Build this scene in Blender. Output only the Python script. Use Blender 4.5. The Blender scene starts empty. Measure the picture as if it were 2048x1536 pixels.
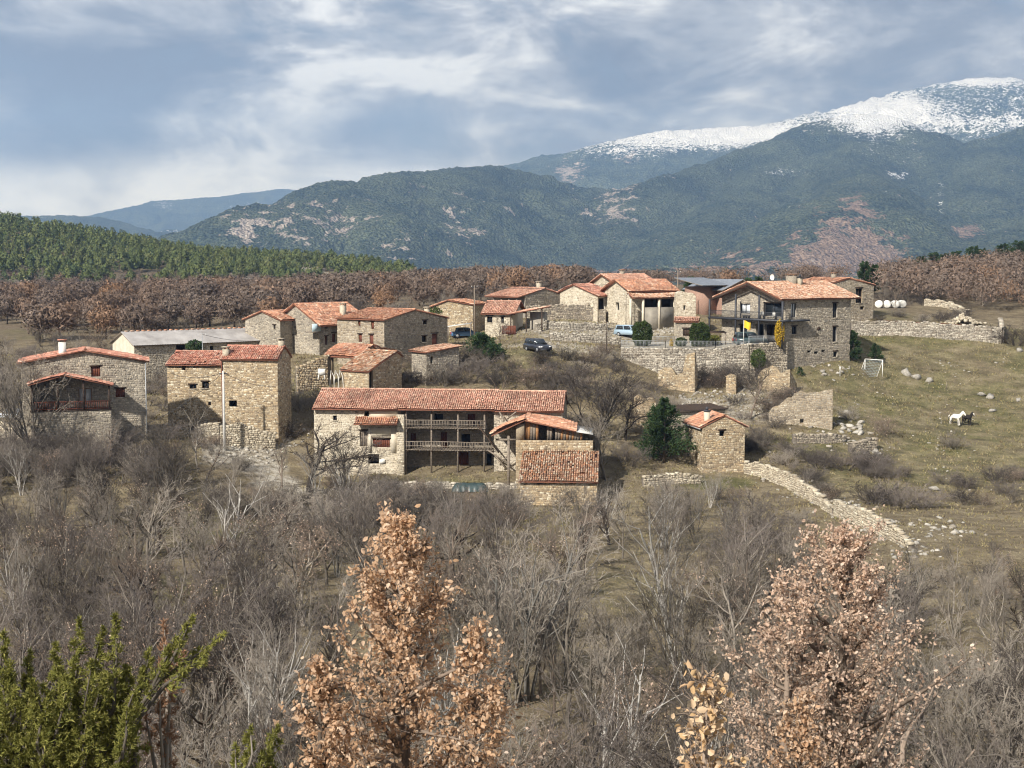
import bpy, math, random
import numpy as np
from mathutils import Vector

SC = bpy.context.scene
COL = SC.collection
random.seed(11)
RNG = np.random.default_rng(11)

# ------------------------------------------------------------------ camera
F = 2800.0                      # focal length in photo pixels (2048 wide)
PITCH = math.atan((768 - 530) / F)
cd = bpy.data.cameras.new('camera')
cam = bpy.data.objects.new('camera', cd)
COL.objects.link(cam)
cd.sensor_width = 36.0
cd.lens = 36.0 * F / 2048.0
cd.clip_start = 0.1
cd.clip_end = 60000.0
cam.location = (0, 0, 0)
cam.rotation_euler = (math.pi / 2 - PITCH, 0, 0)
SC.camera = cam

# ------------------------------------------------------------------ sky and sun
SUN_EL = math.radians(36)
SH = np.array([-0.60, -0.80])
SH = SH / np.linalg.norm(SH)
SUNV = Vector((SH[0] * math.cos(SUN_EL), SH[1] * math.cos(SUN_EL), math.sin(SUN_EL)))

world = bpy.data.worlds.new('World')
SC.world = world
world.use_nodes = True
wt = world.node_tree
wt.nodes.clear()


def N(tree, typ, **kw):
    n = tree.nodes.new(typ)
    for k, v in kw.items():
        setattr(n, k, v)
    return n


def L(tree, a, b):
    tree.links.new(a, b)


def math_node(tree, op, a, b=None, c=None, clamp=False):
    n = N(tree, 'ShaderNodeMath', operation=op)
    n.use_clamp = clamp
    for i, v in enumerate((a, b, c)):
        if v is None:
            continue
        if isinstance(v, (int, float)):
            n.inputs[i].default_value = v
        else:
            L(tree, v, n.inputs[i])
    return n.outputs[0]


def ramp(tree, fac, stops, interp='LINEAR'):
    n = N(tree, 'ShaderNodeValToRGB')
    cr = n.color_ramp
    cr.interpolation = interp
    while len(cr.elements) < len(stops):
        cr.elements.new(0.5)
    for e, (p, c) in zip(cr.elements, stops):
        e.position = p
        e.color = (c[0], c[1], c[2], 1) if not isinstance(c, (int, float)) else (c, c, c, 1)
    L(tree, fac, n.inputs[0])
    return n.outputs[0]


def mixc(tree, fac, a, b, mode='MIX'):
    n = N(tree, 'ShaderNodeMix', data_type='RGBA', blend_type=mode)
    for s, v in ((n.inputs[0], fac), (n.inputs[6], a), (n.inputs[7], b)):
        if isinstance(v, (int, float)):
            s.default_value = v
        elif isinstance(v, tuple):
            s.default_value = (v[0], v[1], v[2], 1)
        else:
            L(tree, v, s)
    return n.outputs[2]


def noise(tree, vec, scale, detail=4.0, rough=0.55, dist=0.0):
    n = N(tree, 'ShaderNodeTexNoise')
    n.inputs['Scale'].default_value = scale
    n.inputs['Detail'].default_value = detail
    n.inputs['Roughness'].default_value = rough
    n.inputs['Distortion'].default_value = dist
    if vec is not None:
        L(tree, vec, n.inputs['Vector'])
    return n.outputs['Fac']


sky = N(wt, 'ShaderNodeTexSky', sky_type='NISHITA')
sky.sun_disc = False
sky.sun_elevation = SUN_EL
sky.sun_rotation = math.atan2(SUNV.x, SUNV.y)
sky.altitude = 1000
tc = N(wt, 'ShaderNodeTexCoord')
sep = N(wt, 'ShaderNodeSeparateXYZ')
L(wt, tc.outputs['Generated'], sep.inputs[0])
zc = math_node(wt, 'MAXIMUM', sep.outputs[2], 0.0)
mps = N(wt, 'ShaderNodeMapping')
mps.inputs['Location'].default_value = (0.55, 0.0, 0.12)
mps.inputs['Scale'].default_value = (1.0, 1.0, 2.3)
L(wt, tc.outputs['Generated'], mps.inputs['Vector'])
n1 = noise(wt, mps.outputs[0], 3.4, 6, 0.56, 0.25)
n2 = noise(wt, mps.outputs[0], 9.0, 6, 0.6, 0.5)
cl = math_node(wt, 'ADD', math_node(wt, 'MULTIPLY', n1, 0.62), math_node(wt, 'MULTIPLY', n2, 0.38))
ccol = ramp(wt, cl, [(0.44, (0.13, 0.138, 0.16)), (0.49, (0.215, 0.226, 0.25)), (0.53, (0.36, 0.372, 0.395)),
                     (0.58, (0.72, 0.73, 0.735))])
# thinner, brighter cloud towards the horizon
hz = ramp(wt, zc, [(0.0, 1.0), (0.045, 0.85), (0.08, 0.0)])
brk = ramp(wt, n1, [(0.40, 0.0), (0.54, 1.0)])
hzf = math_node(wt, 'MULTIPLY', hz, math_node(wt, 'MULTIPLY_ADD', brk, 0.85, 0.12))
ccol = mixc(wt, hzf, ccol, (1.0, 1.0, 0.97))
bg1 = N(wt, 'ShaderNodeBackground')
bg1.inputs[1].default_value = 0.06
L(wt, sky.outputs[0], bg1.inputs[0])
bg2 = N(wt, 'ShaderNodeBackground')
bg2.inputs[1].default_value = 1.15
L(wt, ccol, bg2.inputs[0])
cov = ramp(wt, n2, [(0.30, 0.72), (0.44, 1.0)])
mixs = N(wt, 'ShaderNodeMixShader')
L(wt, cov, mixs.inputs[0])
L(wt, bg1.outputs[0], mixs.inputs[1])
L(wt, bg2.outputs[0], mixs.inputs[2])
wo = N(wt, 'ShaderNodeOutputWorld')
L(wt, mixs.outputs[0], wo.inputs[0])

sd = bpy.data.lights.new('sun', 'SUN')
sd.energy = 4.6
sd.angle = math.radians(1.5)
sd.color = (1.0, 0.95, 0.87)
sun = bpy.data.objects.new('sun', sd)
COL.objects.link(sun)
sun.rotation_euler = (-SUNV).to_track_quat('-Z', 'Y').to_euler()
sun.location = (-60, -60, 80)

SC.view_settings.view_transform = 'Standard'
SC.view_settings.look = 'None'
SC.view_settings.exposure = 0.6
SC.view_settings.gamma = 1.0
SC.view_settings.use_curve_mapping = False
SC.cycles.max_bounces = 4
SC.cycles.diffuse_bounces = 2
SC.cycles.glossy_bounces = 2
SC.cycles.transmission_bounces = 3
SC.cycles.volume_bounces = 0
SC.cycles.transparent_max_bounces = 6
SC.cycles.use_denoising = True
SC.cycles.filter_width = 1.15
SC.cycles.adaptive_threshold = 0.025
SC.cycles.caustics_reflective = False
SC.cycles.caustics_refractive = False
SC.cycles.debug_use_spatial_splits = False

# ------------------------------------------------------------------ photo pixel -> world
cP, sP = math.cos(PITCH), math.sin(PITCH)


def ray(px, py):
    a = (px - 1024.0) / F
    b = (768.0 - py) / F
    return np.array([a, cP + b * sP, -sP + b * cP])


def P(px, py, Y):
    d = ray(px, py)
    return d * (Y / d[1])


def proj(x, y, z):
    f = y * cP - z * sP
    u = y * sP + z * cP
    return 1024 + F * x / f, 768 - F * u / f


# ------------------------------------------------------------------ noise in numpy
_PERM = np.random.default_rng(3).permutation(512)
_GR = np.random.default_rng(4).uniform(0, 2 * math.pi, 512)


def gnoise(x, y):
    xi = np.floor(x).astype(int)
    yi = np.floor(y).astype(int)
    xf, yf = x - xi, y - yi
    u = xf * xf * xf * (xf * (xf * 6 - 15) + 10)
    v = yf * yf * yf * (yf * (yf * 6 - 15) + 10)

    def g(i, j, fx, fy):
        h = _GR[_PERM[(_PERM[i & 511] + j) & 511]]
        return np.cos(h) * fx + np.sin(h) * fy
    a = g(xi, yi, xf, yf)
    b = g(xi + 1, yi, xf - 1, yf)
    c = g(xi, yi + 1, xf, yf - 1)
    d = g(xi + 1, yi + 1, xf - 1, yf - 1)
    return (a + u * (b - a)) + v * ((c + u * (d - c)) - (a + u * (b - a)))


def fbm(x, y, octv=4, gain=0.5, ridged=False):
    s = 0
    amp = 1.0
    for o in range(octv):
        n = gnoise(x * 2 ** o + 17.3 * o, y * 2 ** o - 9.1 * o)
        if ridged:
            n = 0.5 - np.abs(n) * 1.6
        s = s + n * amp
        amp *= gain
    return s


# ------------------------------------------------------------------ terrain heights
_ANCH = []


def anc(px, py, Y):
    p = P(px, py, Y)
    _ANCH.append((p[0], p[1], p[2]))


for px in (-700, 0, 500, 1024, 1500, 2048, 2750):
    anc(px, 1536, 60)
    anc(px, 1250, 88)
    anc(px, 1060, 121)
for X in (-40, -15, 0, 15, 40):
    _ANCH.append((X, -12, -2.6))
    _ANCH.append((X, 3, -3.2))
    _ANCH.append((X, 16, -10.0))
    _ANCH.append((X, 32, -17.0))
for a in [(640, 952, 151), (830, 955, 149), (1000, 952, 148), (1110, 1000, 139), (1200, 1010, 137), (1360, 952, 150), (1490, 948, 151),
          (50, 880, 150), (290, 868, 150), (340, 866, 160), (580, 860, 161), (500, 905, 154), (700, 785, 168), (800, 780, 170),
          (260, 760, 186), (540, 720, 189), (560, 702, 194), (700, 702, 193), (700, 722, 182), (890, 716, 183), (1000, 700, 181),
          (1080, 696, 181), (1200, 686, 185), (1100, 642, 199), (980, 672, 199), (1200, 640, 206), (1330, 642, 203), (1060, 760, 170),
          (1200, 860, 157), (1150, 780, 168), (1000, 880, 158),
          (1260, 692, 192), (1440, 690, 192), (1330, 778, 178), (1480, 772, 178), (1610, 742, 184), (1700, 732, 186), (1600, 848, 166),
          (1400, 812, 170), (1560, 902, 157), (1700, 882, 161), (1750, 668, 205), (2000, 668, 206), (1750, 762, 186), (1900, 852, 174),
          (2048, 852, 174), (2000, 945, 155), (1850, 762, 188), (1900, 1005, 139), (1650, 634, 212), (1748, 632, 213), (1800, 612, 232),
          (2040, 615, 235), (1760, 588, 265), (1850, 570, 330), (2048, 543, 330), (2300, 518, 330), (1950, 555, 330), (2300, 610, 240), (2300, 700, 200),
          (2400, 860, 172), (1500, 625, 215), (1100, 602, 240), (700, 640, 250), (400, 655, 250), (100, 655, 260), (-300, 655, 260),
          (-300, 760, 190), (-300, 880, 150), (1100, 582, 320), (1400, 590, 320), (100, 602, 500), (-400, 602, 500), (500, 600, 500),
          (800, 590, 480), (1100, 572, 430), (1500, 580, 480), (2000, 570, 520), (100, 590, 620), (-500, 585, 620), (500, 582, 640),
          (800, 580, 640), (1100, 572, 600),
          (-800, 425, 880), (-300, 428, 880), (0, 447, 860), (200, 478, 860), (400, 520, 850), (620, 524, 830), (800, 548, 800), (1000, 575, 780),
          (1400, 620, 800), (2000, 640, 800), (2800, 600, 800),
          (-800, 560, 1200), (200, 590, 1200), (1000, 640, 1200), (1800, 660, 1200), (2800, 660, 1200)]:
    anc(*a)
_A = np.array(_ANCH)


def _phi(r):
    return r


_sc = 1.0
_D = np.hypot(_A[:, None, 0] - _A[None, :, 0], _A[:, None, 1] - _A[None, :, 1])
_n = len(_A)
_M = np.zeros((_n + 3, _n + 3))
_M[:_n, :_n] = _phi(_D) - np.eye(_n) * 1.2
_M[:_n, _n] = 1
_M[:_n, _n + 1:] = _A[:, :2]
_M[_n:, :_n] = _M[:_n, _n:].T
_W = np.linalg.solve(_M, np.concatenate([_A[:, 2], np.zeros(3)]))


def terr(x, y):
    x = np.asarray(x, float)
    y = np.asarray(y, float)
    sh = x.shape
    xf, yf = x.ravel(), y.ravel()
    out = np.empty(len(xf))
    for i in range(0, len(xf), 40000):
        xx, yy = xf[i:i + 40000], yf[i:i + 40000]
        r = np.hypot(xx[:, None] - _A[None, :, 0], yy[:, None] - _A[None, :, 1])
        out[i:i + 40000] = _phi(r) @ _W[:_n] + _W[_n] + xx * _W[_n + 1] + yy * _W[_n + 2]
    out += fbm(xf / 14.0, yf / 14.0, 4) * 0.55 * np.clip((yf - 20) / 60, 0.2, 1)
    return out.reshape(sh)


def T(x, y):
    return float(terr(np.array([x]), np.array([y]))[0])


_TT = np.concatenate([np.arange(30, 320, 0.75), np.arange(320, 1000, 5)])


def G(px, py):
    """first ground point seen along the ray of a photo pixel"""
    d = ray(px, py)
    pts = d[None, :] * (_TT / d[1])[:, None]
    h = pts[:, 2] - terr(pts[:, 0], pts[:, 1])
    k = np.argmax(h < 0)
    if not (h < 0).any():
        k = len(_TT) - 1
    if k > 0:
        t = h[k - 1] / (h[k - 1] - h[k] + 1e-9)
        p = pts[k - 1] * (1 - t) + pts[k] * t
    else:
        p = pts[0]
    return np.array([p[0], p[1], T(p[0], p[1])])


# ------------------------------------------------------------------ mesh helpers
def mk_mesh(name, V, Q=None, T3=None, smooth=False):
    V = np.asarray(V, np.float32).reshape(-1, 3)
    Q = np.zeros((0, 4), np.int32) if Q is None or len(Q) == 0 else np.asarray(Q, np.int32).reshape(-1, 4)
    T3 = np.zeros((0, 3), np.int32) if T3 is None or len(T3) == 0 else np.asarray(T3, np.int32).reshape(-1, 3)
    me = bpy.data.meshes.new(name)
    me.vertices.add(len(V))
    me.vertices.foreach_set('co', V.ravel())
    nl = len(Q) * 4 + len(T3) * 3
    me.loops.add(nl)
    me.loops.foreach_set('vertex_index', np.concatenate([Q.ravel(), T3.ravel()]).astype(np.int32))
    me.polygons.add(len(Q) + len(T3))
    st = np.concatenate([np.arange(len(Q)) * 4, len(Q) * 4 + np.arange(len(T3)) * 3]).astype(np.int32)
    me.polygons.foreach_set('loop_start', st)
    if smooth:
        me.polygons.foreach_set('use_smooth', np.ones(len(st), bool))
    me.update(calc_edges=True)
    return me


class MB:
    def __init__(s):
        s.V, s.Q, s.T, s.n = [], [], [], 0

    def add(s, V, Q=None, T3=None):
        V = np.asarray(V, float).reshape(-1, 3)
        s.V.append(V)
        if Q is not None and len(Q):
            s.Q.append(np.asarray(Q, int).reshape(-1, 4) + s.n)
        if T3 is not None and len(T3):
            s.T.append(np.asarray(T3, int).reshape(-1, 3) + s.n)
        s.n += len(V)
        return s

    def quad(s, a, b, c, d):
        return s.add([a, b, c, d], [[0, 1, 2, 3]])

    def box(s, x0, x1, y0, y1, z0, z1, f=None):
        V = np.array([(x, y, z) for z in (z0, z1) for x, y in ((x0, y0), (x1, y0), (x1, y1), (x0, y1))], float)
        if f is not None:
            V = np.array([f(*v) for v in V], float)
        return s.add(V, [[3, 2, 1, 0], [4, 5, 6, 7], [0, 1, 5, 4], [1, 2, 6, 5], [2, 3, 7, 6], [3, 0, 4, 7]])

    def tube(s, pts, rad, n=6, cap=True):
        pts = np.asarray(pts, float)
        rad = np.broadcast_to(np.asarray(rad, float), (len(pts),))
        d = np.gradient(pts, axis=0)
        d /= np.linalg.norm(d, axis=1, keepdims=True) + 1e-9
        up = np.array([0, 0, 1.0]) if abs(d[0][2]) < 0.9 else np.array([1.0, 0, 0])
        V = []
        for p, t, r in zip(pts, d, rad):
            u = np.cross(t, up)
            u /= np.linalg.norm(u) + 1e-9
            w = np.cross(u, t)
            a = np.arange(n) * 2 * math.pi / n
            V.append(p + r * (np.cos(a)[:, None] * u + np.sin(a)[:, None] * w))
        V = np.concatenate(V)
        Q = [[i * n + j, i * n + (j + 1) % n, (i + 1) * n + (j + 1) % n, (i + 1) * n + j] for i in range(len(pts) - 1) for j in range(n)]
        m = len(V)
        T3 = []
        if cap:
            V = np.concatenate([V, pts[:1], pts[-1:]])
            T3 = [[m, (j + 1) % n, j] for j in range(n)] + [[m + 1, m - n + j, m - n + (j + 1) % n] for j in range(n)]
        return s.add(V, Q, T3)

    def prism(s, poly, y0, y1, f=None):
        """poly of (x,z) swept from y0 to y1"""
        n = len(poly)
        V = [(x, y0, z) for x, z in poly] + [(x, y1, z) for x, z in poly]
        if f is not None:
            V = [f(*v) for v in V]
        V = np.array(V, float)
        c0, c1 = V[:n].mean(0), V[n:].mean(0)
        V = np.concatenate([V, [c0, c1]])
        Q = [[i, (i + 1) % n, n + (i + 1) % n, n + i] for i in range(n)]
        T3 = [[2 * n, (i + 1) % n, i] for i in range(n)] + [[2 * n + 1, n + i, n + (i + 1) % n] for i in range(n)]
        return s.add(V, Q, T3)

    def mesh(s, name, smooth=False):
        V = np.concatenate(s.V) if s.V else np.zeros((0, 3))
        return mk_mesh(name, V, np.concatenate(s.Q) if s.Q else None, np.concatenate(s.T) if s.T else None, smooth)


def ob(name, mesh, m, parent=None, loc=None, rot=None, kind=None, label=None):
    if isinstance(mesh, MB):
        mesh = mesh.mesh(name)
    o = bpy.data.objects.new(name, mesh)
    COL.objects.link(o)
    if m is not None and len(mesh.materials) == 0:
        mesh.materials.append(m)
    if parent is not None:
        o.parent = parent
    if loc is not None:
        o.location = loc
    if rot is not None:
        o.rotation_euler = (0, 0, rot) if isinstance(rot, (int, float)) else rot
    if kind:
        o['kind'] = kind
    if label:
        o['label'] = label
    return o


def tag(o, label, cat, group=None):
    o['label'] = label
    o['category'] = cat
    if 'kind' not in o:
        o['kind'] = 'thing'
    if group:
        o['group'] = group
    return o


def thing(name, label, cat, loc=(0, 0, 0), rot=0.0, group=None):
    o = bpy.data.objects.new(name, None)
    o.empty_display_size = 0.3
    COL.objects.link(o)
    o.location = loc
    o.rotation_euler = (0, 0, rot)
    return tag(o, label, cat, group)


def copy_tree(src, loc, rot, scale, label=None, group=None):
    r = src.copy()
    COL.objects.link(r)
    r.location = loc
    r.rotation_euler = (0, 0, rot) if isinstance(rot, (int, float)) else rot
    r.scale = (scale, scale, scale) if isinstance(scale, (int, float)) else scale
    if label:
        r['label'] = label
    if group:
        r['group'] = group
    for ch in src.children:
        c = ch.copy()
        COL.objects.link(c)
        c.parent = r
    return r


# ------------------------------------------------------------------ materials
MATS = {}


def new_mat(name, rough=0.9, spec=0.2):
    m = bpy.data.materials.new(name)
    m.use_nodes = True
    t = m.node_tree
    b = t.nodes['Principled BSDF']
    b.inputs['Roughness'].default_value = rough
    b.inputs['Specular IOR Level'].default_value = spec
    MATS[name] = m
    return m, t, b


def set_bump(t, b, h, strength=0.5, dist=0.05):
    n = N(t, 'ShaderNodeBump')
    n.inputs['Strength'].default_value = strength
    n.inputs['Distance'].default_value = dist
    L(t, h, n.inputs['Height'])
    L(t, n.outputs[0], b.inputs['Normal'])


def island_mat(name, pal, var=0.35, nscale=6.0, rough=0.92, bump=0.4, spec=0.15, trans=None, big=0.0, bigscale=0.4):
    """each loose piece of the mesh takes its own tone of the palette"""
    m, t, b = new_mat(name, rough, spec)
    g = N(t, 'ShaderNodeNewGeometry')
    k = len(pal)
    c = ramp(t, g.outputs['Random Per Island'], [((i + 0.5) / k, p) for i, p in enumerate(pal)])
    tcn = N(t, 'ShaderNodeTexCoord')
    n = noise(t, tcn.outputs['Object'], nscale, 4, 0.6)
    c = mixc(t, 1.0, c, ramp(t, n, [(0.25, 1 - var), (0.75, 1 + var)]), 'MULTIPLY')
    if big:
        nb = noise(t, tcn.outputs['Object'], bigscale, 3, 0.6)
        c = mixc(t, 1.0, c, ramp(t, nb, [(0.3, 1 - big), (0.7, 1 + big)]), 'MULTIPLY')
    L(t, c, b.inputs['Base Color'])
    if bump:
        set_bump(t, b, n, bump, 0.03)
    if trans:
        b.inputs['Transmission Weight'].default_value = 0.0
        tr = N(t, 'ShaderNodeBsdfTranslucent')
        L(t, c, tr.inputs[0])
        mx = N(t, 'ShaderNodeMixShader')
        mx.inputs[0].default_value = trans
        L(t, b.outputs[0], mx.inputs[1])
        L(t, tr.outputs[0], mx.inputs[2])
        L(t, mx.outputs[0], t.nodes['Material Output'].inputs['Surface'])
    return m


def noise_mat(name, c1, c2, scale=3.0, rough=0.85, bump=0.3, spec=0.2, metal=0.0, c3=None, detail=5, stretch=None, coord='Object', lo=0.35, hi=0.65):
    m, t, b = new_mat(name, rough, spec)
    tcn = N(t, 'ShaderNodeTexCoord')
    v = tcn.outputs[coord]
    if stretch:
        mp = N(t, 'ShaderNodeMapping')
        mp.inputs['Scale'].default_value = stretch
        L(t, v, mp.inputs['Vector'])
        v = mp.outputs[0]
    n = noise(t, v, scale, detail, 0.6)
    st = [(lo, c1), (hi, c2)] if c3 is None else [(lo, c1), ((lo + hi) / 2, c2), (hi, c3)]
    L(t, ramp(t, n, st), b.inputs['Base Color'])
    b.inputs['Metallic'].default_value = metal
    if bump:
        set_bump(t, b, n, bump, 0.03)
    return m


ST_YEL = island_mat('yellow_rubble_stone', [(0.43, 0.325, 0.20), (0.27, 0.205, 0.135), (0.50, 0.415, 0.285), (0.165, 0.13, 0.095), (0.39, 0.32, 0.225), (0.33, 0.255, 0.165), (0.55, 0.49, 0.375)], big=0.18)
ST_GRY = island_mat('grey_rubble_stone', [(0.27, 0.235, 0.185), (0.36, 0.31, 0.24), (0.19, 0.165, 0.135), (0.42, 0.37, 0.285), (0.30, 0.25, 0.19), (0.24, 0.21, 0.175)], big=0.15)
ST_WARM = island_mat('warm_grey_stone', [(0.36, 0.31, 0.24), (0.29, 0.25, 0.195), (0.185, 0.16, 0.13), (0.44, 0.385, 0.30), (0.32, 0.285, 0.23)], big=0.24)
ST_PALE = island_mat('limewashed_stone', [(0.47, 0.41, 0.31), (0.40, 0.345, 0.26), (0.28, 0.235, 0.175), (0.54, 0.49, 0.39), (0.36, 0.31, 0.23)], big=0.18)
ST_DRY = island_mat('weathered_dry_stone', [(0.34, 0.305, 0.25), (0.45, 0.41, 0.34), (0.23, 0.205, 0.17), (0.53, 0.48, 0.40), (0.29, 0.25, 0.20)], big=0.2)
MO_YEL = noise_mat('ochre_mortar', (0.22, 0.17, 0.11), (0.34, 0.27, 0.18), 0.7)
MO_GRY = noise_mat('grey_mortar', (0.20, 0.18, 0.15), (0.33, 0.30, 0.25), 0.7)
MO_PALE = noise_mat('pale_render', (0.50, 0.44, 0.34), (0.62, 0.56, 0.46), 1.2)
MO_DARK = noise_mat('earth_core', (0.10, 0.085, 0.07), (0.17, 0.145, 0.115), 2.0)
PLASTER = noise_mat('cream_plaster', (0.56, 0.49, 0.37), (0.66, 0.59, 0.47), 0.8)
PLWHITE = noise_mat('white_plaster', (0.66, 0.64, 0.58), (0.78, 0.76, 0.71), 1.5)
TI_ORG = island_mat('orange_roof_tile', [(0.477, 0.226, 0.134), (0.539, 0.292, 0.181), (0.391, 0.175, 0.114), (0.609, 0.425, 0.306), (0.344, 0.171, 0.118), (0.500, 0.261, 0.161)], nscale=4, big=0.34, bigscale=0.7)
TI_RED = island_mat('red_roof_tile', [(0.422, 0.175, 0.122), (0.477, 0.230, 0.161), (0.305, 0.140, 0.103), (0.547, 0.362, 0.274), (0.399, 0.167, 0.118), (0.500, 0.261, 0.181)], nscale=4, big=0.32, bigscale=0.6)
TI_PINK = island_mat('faded_pink_tile', [(0.534, 0.279, 0.196), (0.455, 0.226, 0.159), (0.665, 0.448, 0.332), (0.342, 0.181, 0.129), (0.578, 0.342, 0.242), (0.516, 0.288, 0.200)], nscale=4, big=0.3, bigscale=0.5)
TI_PALE = island_mat('sunbleached_tile', [(0.55, 0.31, 0.20), (0.62, 0.42, 0.29), (0.46, 0.23, 0.14), (0.68, 0.53, 0.41), (0.38, 0.19, 0.12)], nscale=4, big=0.25, bigscale=0.5)
TI_OLD = island_mat('lichened_old_tile', [(0.336, 0.182, 0.106), (0.246, 0.148, 0.095), (0.470, 0.228, 0.127), (0.403, 0.319, 0.233), (0.280, 0.137, 0.085), (0.493, 0.388, 0.286)], nscale=4, big=0.3, bigscale=0.6)
RF_BASE = noise_mat('roof_underlay', (0.16, 0.07, 0.045), (0.24, 0.105, 0.065), 3.0)
WOOD_DK = noise_mat('dark_timber', (0.035, 0.024, 0.018), (0.075, 0.05, 0.035), 3.0, stretch=(1, 1, 6))
WOOD_BR = noise_mat('red_brown_wood', (0.10, 0.035, 0.022), (0.165, 0.062, 0.04), 3.0, stretch=(4, 4, 0.6))
WOOD_GR = noise_mat('weathered_timber', (0.14, 0.115, 0.09), (0.27, 0.225, 0.18), 3.0, stretch=(1, 1, 5))
WOOD_OC = noise_mat('ochre_wood', (0.26, 0.13, 0.055), (0.36, 0.20, 0.095), 3.0)
STEEL_DK = noise_mat('dark_steel', (0.028, 0.03, 0.036), (0.05, 0.052, 0.06), 2.0, rough=0.5, spec=0.4)
GALV = noise_mat('galvanised_metal', (0.26, 0.27, 0.28), (0.38, 0.39, 0.40), 2.0, rough=0.5, spec=0.5, metal=0.3)
CONC = noise_mat('pale_concrete', (0.46, 0.45, 0.42), (0.60, 0.585, 0.55), 1.5)
FIBRO = noise_mat('fibre_cement_sheet', (0.27, 0.25, 0.235), (0.42, 0.395, 0.375), 0.5, detail=6)
SLATE = noise_mat('grey_slate', (0.15, 0.165, 0.19), (0.21, 0.23, 0.26), 2.0)
BRICK = noise_mat('orange_brickwork', (0.27, 0.165, 0.125), (0.36, 0.235, 0.18), 5.0)
CURT = noise_mat('white_curtain', (0.55, 0.57, 0.58), (0.70, 0.72, 0.73), 3.0, stretch=(8, 8, 0.4))
BLUEG = noise_mat('pale_blue_panel', (0.40, 0.52, 0.57), (0.52, 0.63, 0.67), 2.0)
m_, t_, b_ = new_mat('window_glass', 0.08, 0.5)
b_.inputs['Base Color'].default_value = (0.02, 0.025, 0.03, 1)
GLASS = m_

# ================================================================== GROUND
def blob(X, Y, cx, cy, rx, ry, soft=0.35):
    d = np.sqrt(((X - cx) / rx) ** 2 + ((Y - cy) / ry) ** 2) + fbm(X / 5.0, Y / 5.0, 3) * 0.35
    return np.clip((1 - d) / soft, 0, 1)


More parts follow.
